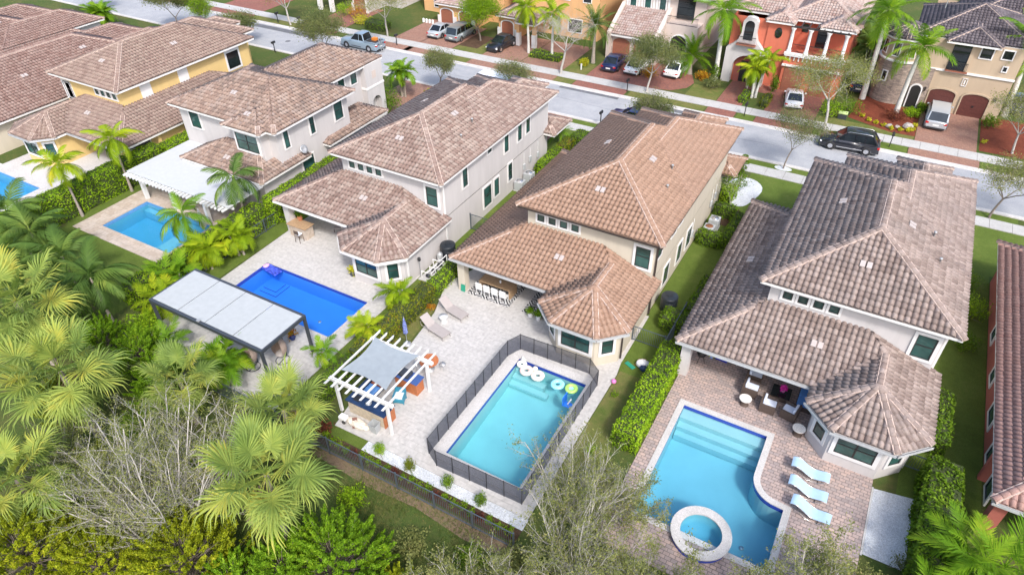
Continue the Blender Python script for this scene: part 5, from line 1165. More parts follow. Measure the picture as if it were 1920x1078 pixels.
# queen palms on the left
palm('dark queen palm over the back lawn, leftmost', -51.0, 17.6, 4.1, 'queend', 18, 1.1, (0, 0), .12)
palm('dark queen palm over the back lawn, second from the left edge', -47.4, 17.0, 4.0, 'queend', 19, 1.1, (0, 0), .12)
palm('dark queen palm with bright young frond beside the back lawn', -39.4, 15.9, 3.9, 'queend', 18, 1.05, (0, 0), .12)
palm('dark queen palm between the lawn and the fan palms', -43.6, 16.6, 3.6, 'queend', 18, 1.05, (0, 0), .12)
palm('low queen palm at the left edge above the fan palm', -46.0, 13.6, 3.6, 'queend', 18, 1.05, (0, 0), .12)
palm('yellow-green palm rising from the hedge by the white patio cover', -53.2, 27.6, 4.0, 'queeny', 16, 1.0, (-.2, .2), .11, shaft=True)
palm('yellow-green palm rising from the hedge above the sky blue pool', -53.3, 23.1, 3.9, 'queeny', 15, 1.0, (-.2, .1), .11, shaft=True)
palm('feathery palm arching over the sky blue pool', -41.0, 24.0, 3.5, 'queen', 13, .95, (0, 0), .11)
palm('green palm in front of the white patio cover', -40.4, 28.5, 3.7, 'queend', 14, .95, (0, 0), .11, shaft=True)
palm('triple-stemmed yellow palm on the lawn strip by the blue pool deck', -38.0, 25.6, 1.9, 'xmasy', 11, 1.15, (0, 0), .08, stems=3)
palm('yellow-green clump palm on the lawn strip, middle one', -38.7, 23.2, 1.9, 'xmasy', 11, 1.2, (0, 0), .08, stems=3)
palm('leafy clump palm at the pergola end of the lawn strip', -38.2, 20.2, 1.9, 'areca', 11, 1.0, (0, 0), .07, stems=4)
palm('clump palm against the back corner of the louvred pergola', -37.0, 18.3, 1.7, 'arecay', 11, .95, (0, 0), .07, stems=4)
palm('bright clump palm before the front posts of the louvred pergola', -28.6, 15.9, 2.0, 'xmas', 12, 1.3, (0, 0), .08, stems=3)
palm('small bright palm at the left front of the louvred pergola', -33.4, 15.8, 1.5, 'areca', 10, .85, (0, 0), .07, stems=3)
palm('small yellow-green palm beside the bay of the mottled roof house', -23.95, 26.1, 1.7, 'xmasy', 12, .95, (0, 0), .07, stems=2)
palm('small yellow-green palm left of the shade pergola', -23.75, 22.7, 1.5, 'xmasy', 12, .92, (0, 0), .07, stems=2)
palm('lone small palm by the shade pergola corner post', -24.2, 19.4, 1.7, 'xmas', 12, .9, (0, 0), .07)
palm('large feathery palm in the bottom right corner', 9.4, 22.6, 3.0, 'areca', 13, 1.35, (0, 0), .11, stems=3)
palm('feathery palm at the lower right edge in front of the red house', 10.8, 20.6, 2.6, 'areca', 13, 1.4, (0, 0), .11, stems=3)
palm('feathery palm at the bottom edge right of the dark hedge', 8.6, 19.9, 2.2, 'areca', 12, 1.25, (0, 0), .1, stems=2)
# hedges
hedge('tall bright hedge between the yellow house and the sky blue pool', -55.1, -53.6, 17.2, 31.8, 2.4, 'lf_hedge')
hedge('hedge running on beside the yellow house wall', -54.6, -53.2, 32.0, 41, 2.2, 'lf_hedge')
hedge('bright hedge between the sky blue pool and the lawn strip', -40.2, -38.9, 17.5, 29.5, 1.9, 'lf_hedge', wob=.16)
hedge('bright hedge beside the corner column of the mottled roof house', -39.6, -38.4, 29.7, 38, 2.3, 'lf_hedge')
hedge('low red-tinged hedge between the two patios', -23.5, -22.3, 20.6, 28.3, 1.25, 'lf_hedge_bronze', 150, .12)
hedge('low hedge in front of the pool pumps', -23.2, -22.35, 28.4, 32.2, 1.2, 'lf_hedge', 150, .12)
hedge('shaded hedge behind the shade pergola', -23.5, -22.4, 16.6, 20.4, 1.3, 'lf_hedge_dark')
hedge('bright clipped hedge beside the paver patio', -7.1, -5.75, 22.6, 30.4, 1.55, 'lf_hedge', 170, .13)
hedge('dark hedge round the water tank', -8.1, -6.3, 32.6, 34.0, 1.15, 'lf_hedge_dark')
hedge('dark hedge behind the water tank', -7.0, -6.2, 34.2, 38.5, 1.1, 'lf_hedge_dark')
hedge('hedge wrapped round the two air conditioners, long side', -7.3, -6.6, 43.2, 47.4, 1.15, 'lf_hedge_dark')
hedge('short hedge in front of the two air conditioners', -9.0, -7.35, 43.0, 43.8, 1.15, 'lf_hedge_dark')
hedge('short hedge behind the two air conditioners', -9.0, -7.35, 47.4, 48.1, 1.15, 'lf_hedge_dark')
hedge('small square hedge near the white gravel bed', -9.1, -8.2, 49.4, 51.3, 1.2, 'lf_hedge')
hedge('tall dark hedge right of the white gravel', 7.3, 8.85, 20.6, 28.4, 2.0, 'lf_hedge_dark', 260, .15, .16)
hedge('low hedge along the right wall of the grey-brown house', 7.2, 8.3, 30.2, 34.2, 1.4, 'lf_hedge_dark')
hedge('hedge at the front of the side yard beside the mottled roof house', -24.5, -23.6, 46.5, 50.2, 1.2, 'lf_hedge')
hedge('yellowish hedge near the street end of the mottled roof house', -24.4, -23.5, 50.4, 52.4, 1.2, 'lf_hedge_bronze')
for i in range(24):
    x = -21.3 + i * .52; bush('small green plant in the bed along the black back fence' if i % 5 else 'small red-leaved plant in the bed along the black back fence', x, 15.45 + RN.uniform(-.12, .12), RN.uniform(.2, .32), RN.uniform(.35, .6), 'lf_bright' if i % 5 else 'lf_red', 130, .11, 'bedding_plant', 'plant', 'green plants in the bed along the back fence' if i % 5 else 'red plants in the bed along the back fence')
for i, (x, y, lb, lf) in enumerate(((-17.6, 16.15, 'round clipped bush on the gravel nearest the wooden bar', 'lf_hedge'), (-15.6, 16.1, 'round brownish bush on the gravel, second from the bar', 'lf_hedge_bronze'), (-13.3, 16.2, 'round dark bush on the gravel, third from the bar', 'lf_hedge_dark'), (-11.3, 16.15, 'round dark bush on the gravel nearest the fence corner', 'lf_hedge_dark'))): bush(lb, x, y, .34, .8, lf, 700, .08)
bush('small round shrub on the strip right of the fenced pool', -7.9, 21.6, .3, .5, 'lf_hedge', 300, .09); bush('tiny shrub near the pink ball', -8.3, 26.0, .25, .35, 'lf_bright', 160, .09)
bush('red-leaved plant in the bed at the left fence end', -21.2, 15.9, .5, .6, 'lf_red', 400, .13); bush('yellow-green flowering plant beside the loungers', -22.0, 27.2, .35, .45, 'lf_croton', 200, .1)
bush('bluish shrub at the foot of the tall dark hedge', 7.1, 22.6, .5, 1.0, 'lf_oak', 500, .09)
# street trees, near verge
tree('street oak in front of the white patio cover house', -57.7, 57.6, 5.6, 1.0, 'lf_oak', 'bark', 17100, 0.14, .3, 4, .11, (0, 0), .3, .6, (3, 4), .3, 31)
tree('small round street tree beside the clump of palms', -42.2, 57.6, 4.1, .9, 'lf_oak', 'bark', 11400, 0.11, .4, 4, .09, (0, 0), .25, .45, (3, 4), .35, 32)
tree('small street tree by the white van', -33.4, 57.6, 4.2, .95, 'lf_oak', 'bark', 9880, 0.11, .35, 4, .09, (0, 0), .28, .5, (3, 4), .3, 33)
tree('small street tree over the dark blue car on the road', -18.4, 57.6, 4.1, .9, 'lf_oak', 'bark', 9880, 0.11, .35, 4, .09, (0, 0), .28, .5, (3, 4), .3, 34)
tree('slim airy street tree in a white gravel ring', -5.8, 57.8, 5.1, .85, 'lf_oak', 'bark', 7980, 0.10, .42, 4, .075, (0, 0), .3, .5, (3, 4), .4, 35)
tree('green street tree at the right edge of the near verge', 10.0, 57.4, 4.9, 1.0, 'lf_sparse', 'bark', 8000, .11, .35, 4, .10, (0, 0), .3, .5, (3, 4), .3, 36)
tree('street tree above the brown roof, far left', -83.5, 57.6, 5.4, 1.0, 'lf_oak', 'bark', 15200, 0.16, .3, 4, .11, (0, 0), .3, .6, (3, 4), .3, 37)
tree('bright green street tree right of the far left one', -78.2, 57.4, 4.9, .8, 'lf_bright', 'bark', 7000, .13, .3, 4, .10, (0, 0), .3, .6, (3, 4), .5, 38)
tree('street tree in the top left corner', -101, 57.6, 5, 1.0, 'lf_oak', 'bark', 11400, 0.16, .3, 4, .11, (0, 0), .3, .6, (3, 4), .3, 39)
tree('dark street tree above the yellow house roof', -72.6, 57.6, 3.6, 1.0, 'lf_oak', 'bark', 11400, 0.15, .3, 4, .11, (0, 0), .3, .6, (3, 4), .2, 40)
palm('dark clump palm above the brown roof ridge', -93.5, 53.5, 2.4, 'xmas', 16, 1.5, (0, 0), .1, stems=4)
palm('short palm by the entrance tower of the white house', -54.2, 55.2, 2.2, 'xmas', 12, 1.15, (0, 0), .1, stems=3)
palm('leafy triple palm in the front garden left of the mottled roof', -44.6, 54.6, 3.0, 'xmas', 14, 1.25, (0, 0), .1, stems=3)
bush('yellow spiky plant in front of the mottled roof house', -41.2, 54.4, .8, 1.4, 'lf_yellow', 500, .28, spike=2)
bush('large dark shrub beside the entrance tower', -43.6, 50.6, 1.5, 2.6, 'lf_hedge_dark', 2600, .15); bush('flowering shrub next to the mottled roof', -41.3, 50.4, 1.0, 1.5, 'lf_oak', 900, .13)
palm('stubby palm by the front corner of the mottled roof house', -25.4, 53.2, 1.0, 'datey', 18, .75, (0, 0), .13); hedge('clipped hedge beside the stubby palm', -24.2, -22.6, 52.8, 54.6, 1.1, 'lf_hedge_dark')
# far verge and front gardens
tree('wide half-bare tree in front of the coral house', -4.1, 67.3, 7.0, 1.4, 'lf_sparse', 'bark_pale', 15000, .12, .28, 4, .15, (.05, .05), .35, .5, (3, 4), .15, 51)
tree('leafy grey-green street tree over the white hatchback', -22.3, 67.9, 5.2, 1.1, 'lf_oak', 'bark_pale', 20900, 0.13, .36, 4, .12, (0, 0), .3, .6, (3, 4), .2, 52)
tree('leafless silver-grey tree before the orange house', -32.7, 68.1, 6.2, 1.2, 'lf_oak', 'bark_pale', 0, .1, .36, 4, .15, (0, 0), .5, .5, (3, 4), .2, 53, 'bare_tree')
tree('half-bare tree behind the silver pickup truck', -57.9, 68.9, 6.2, 1.2, 'lf_sparse', 'bark_pale', 8000, .12, .36, 4, .13, (0, 0), .35, .6, (3, 4), .25, 54)
tree('dense bright green tree between the driveways', -46.5, 73.2, 5.0, 1.0, 'lf_bright', 'bark', 15000, .15, .3, 4, .13, (0, 0), .35, .75, (3, 4), .35, 55)
tree('half-bare tree at the top left across the street', -72.4, 66.5, 6, 1.1, 'lf_sparse', 'bark_pale', 7000, .13, .36, 4, .14, (0, 0), .35, .6, (3, 4), .25, 56)
tree('leafy tree at the right edge by the beige house drive', 11.6, 70.4, 5.2, 1.1, 'lf_sparse', 'bark_pale', 11000, .12, .3, 4, .12, (0, 0), .32, .6, (3, 4), .3, 57)
palm('royal palm with white trunk left of the coral house', -16.9, 74.6, 6.9, 'royal', 16, 1.20, (-.2, -.3), .24, 'bark_royal', True, -40, 75)
palm('royal palm between the coral and the beige house', -1.95, 76.9, 8.3, 'royal', 16, 1.26, (-.1, 0), .24, 'bark_royal', True, -35, 75)
palm('royal palm in the red mulch before the beige house', 1.5, 74.1, 6.2, 'royal', 15, 1.20, (.2, 0), .22, 'bark_royal', True, -40, 75)
palm('royal palm at the right edge behind the leafy tree', 10.9, 79.0, 7.0, 'royal', 16, 1.26, (-.6, .2), .24, 'bark_royal', True, -40, 75)
palm('triple golden palm on the island before the coral house', -12.0, 71.9, 4.1, 'queeny', 15, .85, (0, 0), .12, 'bark_royal', False, -45, 75, stems=3)
palm('spreading date palm beside the pinkish house', -19.9, 75.0, 2.2, 'datey', 38, 1.32, (0, 0), .25, emin=-30, emax=85)
palm('date palm left of the pinkish house garage roof', -30.9, 73.0, 4.4, 'date', 38, 1.3, (0, 0), .22, emin=-40, emax=85)
palm('golden queen palm before the orange house, left one', -39.1, 72.3, 4.6, 'queeny', 16, 1.05, (-.3, 0), .15, 'bark_royal', True)
palm('golden queen palm before the orange house, right one', -35.7, 71.8, 4.6, 'queeny', 16, 1.05, (.1, 0), .15, 'bark_royal', True)
palm('green palm in the gap between coral and beige houses', -3.0, 82.5, 3.6, 'queend', 18, 1.2, (0, 0), .14); palm('second green palm deep in the gap beside the coral house', -2.9, 86.5, 4.5, 'queend', 18, 1.2, (0, 0), .14)
for lb, x0, x1, y0, y1, h_, lf in (('clipped hedge left of the triple golden palm', -13.0, -12.3, 69.7, 72.2, .8, 'lf_hedge'), ('clipped hedge right of the triple golden palm', -10.8, -10.1, 69.6, 72.2, .8, 'lf_hedge_bronze'), ('hedge island between two driveways of the orange house', -38.4, -34.4, 71.0, 72.6, .7, 'lf_hedge'), ('dark hedge beside the pickup', -62.6, -59.4, 70.0, 71.8, 1.0, 'lf_hedge_dark')):
    hedge(lb, x0, x1, y0, y1, h_, lf, 50, .16)
for lb, x, y, r_, h_, lf in (('clipped column shrub left of the coral porch', -16.9, 74.4, .45, 1.9, 'lf_hedge_dark'), ('clipped column shrub right of the coral arch', -12.3, 74.5, .38, 1.8, 'lf_hedge_dark'), ('clipped column shrub by the coral garage', -10.5, 74.3, .42, 1.8, 'lf_hedge_dark'), ('rounded variegated bush left of the red brick path', -16.5, 72.2, 1.0, 1.3, 'lf_oak'), ('orange croton bush under the date palm', -18.1, 74.1, .8, 1.0, 'lf_croton'), ('orange croton bush left of the white hatchback', -23.6, 71.9, .9, 1.2, 'lf_croton'), ('big green shrub under the wide half-bare tree', -4.2, 70.8, 1.2, 1.8, 'lf_hedge'), ('green shrub right of the wide half-bare tree', -2.6, 72.4, 1.2, 1.5, 'lf_hedge_dark'), ('dark red shrub at the foot of the royal palm', 1.6, 73.2, 1.1, .8, 'lf_red'), ('green shrub beside the stone tower entrance', 2.9, 74.8, .9, .8, 'lf_hedge'), ('round ball shrub left of the beige garage', 3.6, 76.4, .5, .9, 'lf_hedge_dark'), ('yellow-green shrub before the pinkish house', -31.4, 71.6, .6, .9, 'lf_yellow'), ('dark shrub right of the beige garages', 9.6, 75.6, .9, 1.2, 'lf_hedge_dark'), ('flowering shrub in the garden of the white house', -66.5, 73.2, 1.3, 1.9, 'lf_croton'), ('yellow-green garden shrub behind the pickup', -64.2, 71.4, 1.3, 1.2, 'lf_yellow'), ('green garden shrub in front of the white pillars', -68.6, 73, 1.4, 1.8, 'lf_hedge')):
    bush(lb, x, y, r_, h_, lf, 800, .16)
for i, (x, y) in enumerate(((-1.3, 72.2), (-.6, 71.5), (.1, 71.2), (.8, 70.9), (1.5, 70.5), (2.3, 70.6), (2.95, 70.8), (3.3, 71.2), (3.45, 72.3), (9.3, 71.5))): bush('small yellow plant in the red mulch bed', x, y, .26, .38, 'lf_yellow', 90, .18, 'yellow_plant', 'plant', 'yellow plants in the mulch bed')
tree('thin sapling beside the white gravel bed', -7.7, 48.0, 3.2, .7, 'lf_bright', 'bark_pale', 900, .09, .5, 3, .035, (0, 0), .2, .4, (3, 3), .5, 61, 'sapling')
def topiary():
    h = thing('topiary', 'spiral topiary on the white gravel beside the cream house', 'topiary', (-8.3, 52.3, 0)); MB().tube([(0, 0, 0), (.05, 0, 1.5), (0, 0, 3.1)], [.06, .05, .03], 6).build('trunk', M['bark'], h)
    for i, (z, r_) in enumerate(((.7, .5), (1.25, .45), (1.75, .4), (2.2, .36), (2.65, .3), (3.05, .25))):
        n = 420; d = unit(NR.normal(size=(n, 3))); P = d * np.array([r_, r_, r_ * .55]) * NR.uniform(.75, 1.05, (n, 1)) + np.array([math.cos(i * 1.6) * .16, math.sin(i * 1.6) * .16, z]); V, F = leaf_quads(P, .1, .55, .6); link('foliage_ball', fast_mesh('foliage_ball', V, F, M['lf_hedge_dark']), h)
topiary()

for i, (x, y, r_, h_, lf, lb) in enumerate(((-12.9, 12.6, .9, .7, 'lf_sparse', 'straggly low shrub on the back slope below the fence'), (-10.2, 13.3, .8, .7, 'lf_hedge_dark', 'dark low shrub just outside the black back fence'), (-17.0, 13.2, .8, .6, 'lf_hedge', 'bright weedy clump outside the fence near the large fan palm'), (-3.1, 12.2, 1.0, .9, 'lf_sparse', 'straggly shrub at the bottom edge between twiggy trees'), (8.9, 40.0, .7, 1.2, 'lf_hedge_dark', 'dark shrub in the side yard of the red house, far one'), (9.1, 43.5, .9, 1.6, 'lf_hedge', 'green shrub in the side yard near the front lawn'), (8.6, 46.2, .9, 1.7, 'lf_hedge_dark', 'leafy shrub at the street end of the right side yard'))): bush(lb, x, y, r_, h_, lf, 900, .13)
# rough grass on the back slope
def grass_tufts(n, x0, x1, y0, y1):
    P = np.stack([NR.uniform(x0, x1, n), NR.uniform(y0, y1, n), np.zeros(n)], 1); keep = (np.sin(P[:, 0] * 1.3 + P[:, 1] * .7) + np.sin(P[:, 1] * 2.1 - P[:, 0] * .6) + NR.normal(size=n) * .7) > -.5; P = P[keep]; n = len(P)
    d = NR.normal(size=(n, 3)) * .45 + np.array([0, 0, 1]); d = unit(d); a = NR.uniform(0, 6.28, n); w_ = np.stack([np.cos(a), np.sin(a), np.zeros(n)], 1) * .014; hh = NR.uniform(.06, .2, n)[:, None]
    V = np.stack([P - w_, P + w_, P + d * hh + w_ * .3, P + d * hh - w_ * .3], 1).reshape(-1, 3); o = link('rough_grass', fast_mesh('rough_grass', V, np.arange(4 * n).reshape(n, 4), M['lf_grass'])); tag(o, 'short rough grass on the slope outside the back fence', 'grass', None, 'stuff')
M['lf_grass'] = leafmat('grass_blade', [(.1, (.05, .085, .018)), (.5, (.10, .145, .03)), (.8, (.19, .19, .06)), (1, (.28, .22, .10))], .25, .7, .5)
grass_tufts(60000, -26, -3, 7.5, 14.9)
st('bare_soil', [(-24, 14.2), (-20, 14.35), (-17, 14.2), (-14, 14.4), (-11, 14.1), (-8.7, 14.3), (-8.6, 15.0), (-24, 15.0)], .009, M['dirt'])

# ================================================================== VEHICLES
def carpaint(name, c, metal=.3): return plain(name, c, .28, metal, coat=1.0, var=0)
M['tyre'] = plain('tyre', (.018, .018, .02), .85); M['carglass'] = glassmat('car_glass', (.012, .016, .02), .03); M['lamp_red'] = plain('tail_lamp', (.45, .015, .015), .2, var=0); M['lamp_white'] = plain('head_lamp', (.75, .76, .78), .15, var=0); M['plate'] = plain('number_plate', (.7, .72, .7), .5); M['cartrim'] = plain('car_trim', (.03, .03, .033), .5)
def car(label, x, y, ang, paint, Lg=4.7, W=1.85, H=1.45, kind='sedan', name='parked_car', cat='car', hood=None, rails=False):
    """x,y: centre on the road; ang: direction (deg) the front points. Front is local +X"""
    h = thing(name, label, cat, (x, y, .012), rad(ang)); b = Lg / 2; hw = W / 2
    gc = .22
    if kind == 'sedan': belt, hoodz, xs = .92, .90, dict(wf=.23, rf=.02, rr=-.24, wr=-.39)
    elif kind == 'coupe': belt, hoodz, xs = .84, .82, dict(wf=.17, rf=.0, rr=-.18, wr=-.38)
    elif kind == 'suv': belt, hoodz, xs = 1.05, 1.05, dict(wf=.24, rf=.09, rr=-.36, wr=-.46)
    elif kind == 'van': belt, hoodz, xs = 1.0, 1.0, dict(wf=.33, rf=.14, rr=-.42, wr=-.48)
    elif kind == 'cargo': belt, hoodz, xs = 1.3, 1.25, dict(wf=.40, rf=.22, rr=-.47, wr=-.495)
    else: belt, hoodz, xs = 1.12, 1.12, dict(wf=.20, rf=.07, rr=-.12, wr=-.16)
    fx = {k: v * Lg for k, v in xs.items()}
    # lower body: loft of half sections (x, list of (y,z))
    def sec(xx, w_, zt, zs=None, zb=gc): zs = zs or zt - .12; return [(xx, -w_ * .90, zb), (xx, -w_, zb + .14), (xx, -w_ * 1.0, (zb + zs) * .55), (xx, -w_ * .975, zs), (xx, -w_ * .86, zt), (xx, 0, zt + .025), (xx, w_ * .86, zt), (xx, w_ * .975, zs), (xx, w_ * 1.0, (zb + zs) * .55), (xx, w_, zb + .14), (xx, w_ * .90, zb)]
    nose = hoodz * .72
    S_ = [sec(b, hw * .72, nose * .92, nose * .75, gc + .1), sec(b - .08, hw * .86, nose, None, gc), sec(b - .35, hw * .97, hoodz * .93), sec(fx['wf'] + .1, hw, hoodz), sec(0, hw, belt), sec(fx['wr'] + .05, hw, belt)]
    tz = belt if kind in ('suv', 'van', 'cargo') else (belt if kind == 'pickup' else belt * .99)
    S_ += [sec(-b + .45, hw * .99, tz), sec(-b + .1, hw * .93, tz * .96), sec(-b, hw * .84, tz * .86, tz * .7, gc + .12)]
    bd = MB(); k = len(S_[0]); vs = [p for s_ in S_ for p in s_]
    bd.add(vs, [(i * k + j, (i + 1) * k + j, (i + 1) * k + j + 1, i * k + j + 1) for i in range(len(S_) - 1) for j in range(k - 1)], True); bd.add(S_[0], [tuple(range(k))]); bd.add(S_[-1], [tuple(range(k - 1, -1, -1))]); bd.add(vs, [tuple([i * k + k - 1, i * k, (i + 1) * k, (i + 1) * k + k - 1]) for i in range(len(S_) - 1)])
    body = bd.build('body', paint, h)
    if kind == 'pickup':   # open bed
        MB().box(-b + .12, fx['wr'] - .12, -hw + .16, hw - .16, belt - .02, belt + .035).build('cargo_bed', M['cartrim'], h)
        for s_ in (-1, 1): MB().box(-b + .05, fx['wr'] - .05, s_ * hw * .9 - .07, s_ * hw * .9 + .07, belt - .03, belt + .09).build('bed_side', paint, h)
        MB().box(-b, -b + .09, -hw * .84, hw * .84, belt - .25, belt + .09).build('tailgate', paint, h)
    # cabin: dark glass greenhouse with painted roof and pillars
    rw = hw * (.74 if kind not in ('cargo', 'van') else .82); wb = hw * .9
    q = {'wf': (fx['wf'], wb * .93, belt - .02), 'rf': (fx['rf'], rw * .95, H - .03), 'rr': (fx['rr'], rw * .95, H - .04), 'wr': (fx['wr'], wb * .92, belt - .02)}
    mid = ((fx['rf'] + fx['rr']) / 2, rw, H)
    order = ['wf', 'rf', 'rr', 'wr']; v = []
    for kx in order: v += [(q[kx][0], -q[kx][1], q[kx][2]), (q[kx][0], q[kx][1], q[kx][2])]
    gl = MB(); gl.add(v, [(0, 1, 3, 2), (4, 5, 7, 6), (0, 2, 4, 6), (1, 7, 5, 3)]); gl.build('windows', M['carglass'], h)
    rf = MB(); n = 6; row = []
    for i in range(n + 1):
        t = i / n; xx = fx['rf'] + .04 + (fx['rr'] - fx['rf'] - .08) * t; zz = H - .035 + .05 * math.sin(math.pi * t); row.append([(xx, yy * rw * .985, zz + .025 * (1 - yy * yy)) for yy in (-1, -.5, 0, .5, 1)])
    rf.add([p for r_ in row for p in r_], [(i * 5 + j, i * 5 + j + 1, (i + 1) * 5 + j + 1, (i + 1) * 5 + j) for i in range(n) for j in range(4)], True)
    rfo = rf.build('roof_panel', paint, h)
    for s_ in (-1, 1):
        for a, c, w_ in (('wf', 'rf', .07), ('rr', 'wr', .10)): MB().bar((q[a][0], s_ * q[a][1], q[a][2]), (q[c][0], s_ * q[c][1], q[c][2]), w_, w_).build('pillar', paint, h)
        MB().bar((fx['rf'], s_ * rw * .95, H - .03), (fx['rr'], s_ * rw * .95, H - .04), .06, .05).build('roof_edge', paint, h)
        for t in ((.5,) if kind not in ('van', 'suv') else (.36, .72)):
            xm = fx['rf'] + (fx['rr'] - fx['rf']) * t; MB().bar((xm, s_ * rw * .955, H - .04), (xm - .03, s_ * wb * .925, belt), .06, .05).build('pillar', paint, h)
    if kind in ('cargo',): MB().box(fx['wr'] + .03, fx['rf'] - .9, -hw * .87, hw * .87, belt - .1, H - .015).build('cargo_box', paint, h, bevel=.1)
    wr = .33 if kind in ('sedan', 'coupe', 'van') else .38
    for sx in (.30, -.30):
        for s_ in (-1, 1):
            cx = Lg * sx + (.04 if kind == 'pickup' else 0); wm = Matrix.Translation((cx, s_ * (hw - .065), wr)) @ Matrix.Rotation(rad(90), 4, 'X')
            wh = link('wheel', MB().lathe([(.22, -.11), (wr - .03, -.115), (wr, -.07), (wr, .07), (wr - .03, .115), (.22, .11)], n=18, caps=False).mesh('tyre', M['tyre']), h, mw=wm)
            rim = MB(); zz = -.1 if s_ > 0 else .1; rim.lathe([(.0, zz * .9), (.06, zz), (.24, zz * .8), (.25, -zz)], n=14, smooth=False)
            rim.build('rim', M['chrome'], wh)
            ar = MB(); ar.lathe([(wr + .05, -.012), (wr + .05, .012), (.1, .012)], n=18); ar.build('wheel_arch', M['cartrim'], h, mw=Matrix.Translation((cx, s_ * (hw * .992), wr + .01)) @ Matrix.Rotation(rad(90), 4, 'X'))
    for s_ in (-1, 1):
        MB().box(b - .32, b - .06, s_ * hw * .74 - .16, s_ * hw * .74 + .16, nose - .17, nose - .03).build('headlight', M['lamp_white'], h, bevel=.03)
        MB().box(-b - .012, -b + .2, s_ * hw * .78 - .13, s_ * hw * .78 + .15, tz * .68, tz * .86).build('tail_light', M['lamp_red'], h, bevel=.02)
        MB().box(fx['wf'] - .32, fx['wf'] - .17, s_ * (hw + .09) - .09, s_ * (hw + .09) + .09, belt, belt + .14).build('mirror', paint, h, bevel=.03)
        MB().box(fx['wr'] + .4, fx['wf'] - .2, s_ * (hw + .004) - .012, s_ * (hw + .004) + .012, gc + .18, gc + .25).build('side_trim', M['chrome'] if kind == 'suv' else M['cartrim'], h)
        for t in (.32, .68): xm = fx['wf'] + (fx['wr'] - fx['wf']) * t; MB().box(xm - .09, xm + .09, s_ * hw * .985 - .015, s_ * hw * .985 + .015, belt - .16, belt - .12).build('door_handle', paint, h)
        if rails: MB().tube([(fx['rf'] - .1, s_ * rw * .9, H + .0), (fx['rf'] - .25, s_ * rw * .9, H + .08), (fx['rr'] + .25, s_ * rw * .9, H + .08), (fx['rr'] + .1, s_ * rw * .9, H)], .022, 6).build('roof_rail', M['chrome'], h)
    MB().box(b - .06, b + .012, -hw * .5, hw * .5, gc + .12, gc + .36).build('grille', M['cartrim'], h); MB().box(-b - .02, -b + .02, -.26, .26, tz * .52, tz * .52 + .14).build('number_plate', M['plate'], h)
    MB().box(-b - .03, -b + .3, -hw * .82, hw * .82, gc + .02, gc + .16).build('rear_bumper', M['cartrim'], h); MB().box(b - .3, b + .02, -hw * .8, hw * .8, gc, gc + .1).build('front_bumper', M['cartrim'], h)
    return h
cp = {k: carpaint('paint_' + k, c, m) for k, c, m in (('silver', (.40, .43, .46), .1), ('grey', (.22, .255, .27), .25), ('black', (.012, .013, .02), .2), ('navy', (.012, .022, .085), .3), ('white', (.82, .83, .84), 0), ('blue', (.02, .04, .17), .3), ('steel', (.27, .35, .42), .3))}
pk = car('silver-blue pickup truck with tools and ladder at the far kerb', -58.2, 64.35, 180, cp['steel'], 5.8, 1.98, 1.9, 'pickup', 'pickup_truck', 'truck')
car('silver sedan on the brick drive, left of the minivan', -52.2, 73.1, 90, cp['silver'], 4.7, 1.82, 1.45)
car('grey-blue minivan beside the silver sedan', -49.4, 73.3, 90, cp['grey'], 5.0, 1.95, 1.75, 'van', 'minivan')
car('black hatchback facing the street under the bright green tree', -42.9, 72.3, -96, cp['black'], 4.4, 1.82, 1.5, 'sedan')
car('navy blue sedan on the drive of the pinkish house', -28.2, 73.2, 92, cp['navy'], 4.7, 1.84, 1.45)
car('white coupe next to the navy sedan', -25.5, 73.4, 88, cp['white'], 4.5, 1.82, 1.4, 'coupe')
car('white hatchback half hidden by the street tree', -21.2, 74.6, 86, cp['white'], 4.4, 1.82, 1.5)
car('white convertible-like coupe before the coral house garage', -8.0, 72.5, 100, cp['white'], 4.3, 1.84, 1.32, 'coupe')
car('silver minivan with dark rear window before the beige garage', 5.1, 74.6, 90, cp['silver'], 5.1, 1.98, 1.75, 'van', 'minivan')
car('black sport utility vehicle with chrome trim parked at the far kerb', -1.5, 64.55, 184, cp['black'], 5.05, 1.96, 1.75, 'suv', 'sport_utility_vehicle', rails=True)
car('white van on the road behind the mottled roof', -36.9, 59.75, 180, cp['white'], 5.6, 2.0, 2.15, 'cargo', 'delivery_van', 'van')
car('dark blue car on the road behind the terracotta roof', -20.9, 60.0, 180, cp['blue'], 4.7, 1.85, 1.5, 'sedan')
car('dark car parked in the gap right of the coral house', -2.6, 80.0, 90, cp['navy'], 4.6, 1.84, 1.5, 'suv')
car('blue car showing past the right corner of the beige house', 12.0, 82.0, 90, cp['blue'], 4.5, 1.84, 1.45)
# ladder and load on the pickup
ld = thing('ladder', 'ladder leaning on the tailgate of the pickup', 'ladder', (-55.0, 64.2, 0)); lm = MB()
for s_ in (-.2, .2): MB().bar((.0, s_, .02), (-.35, s_, 2.0), .06, .04).build('rail', M['galv'], ld)
for i in range(7): t = (i + .5) / 7; MB().bar((-.35 * t, -.2, .02 + 1.98 * t), (-.35 * t, .2, .02 + 1.98 * t), .035).build('rung', M['galv'], ld)
MB().box(-.3, .3, -.25, .25, 0, .3).build('toolbox', plain('tool_orange', (.6, .2, .03), .6), None, loc=(-56.3, 64.5, 1.17))
tag(bpy.data.objects['toolbox'], 'orange toolbox in the bed of the pickup', 'toolbox')
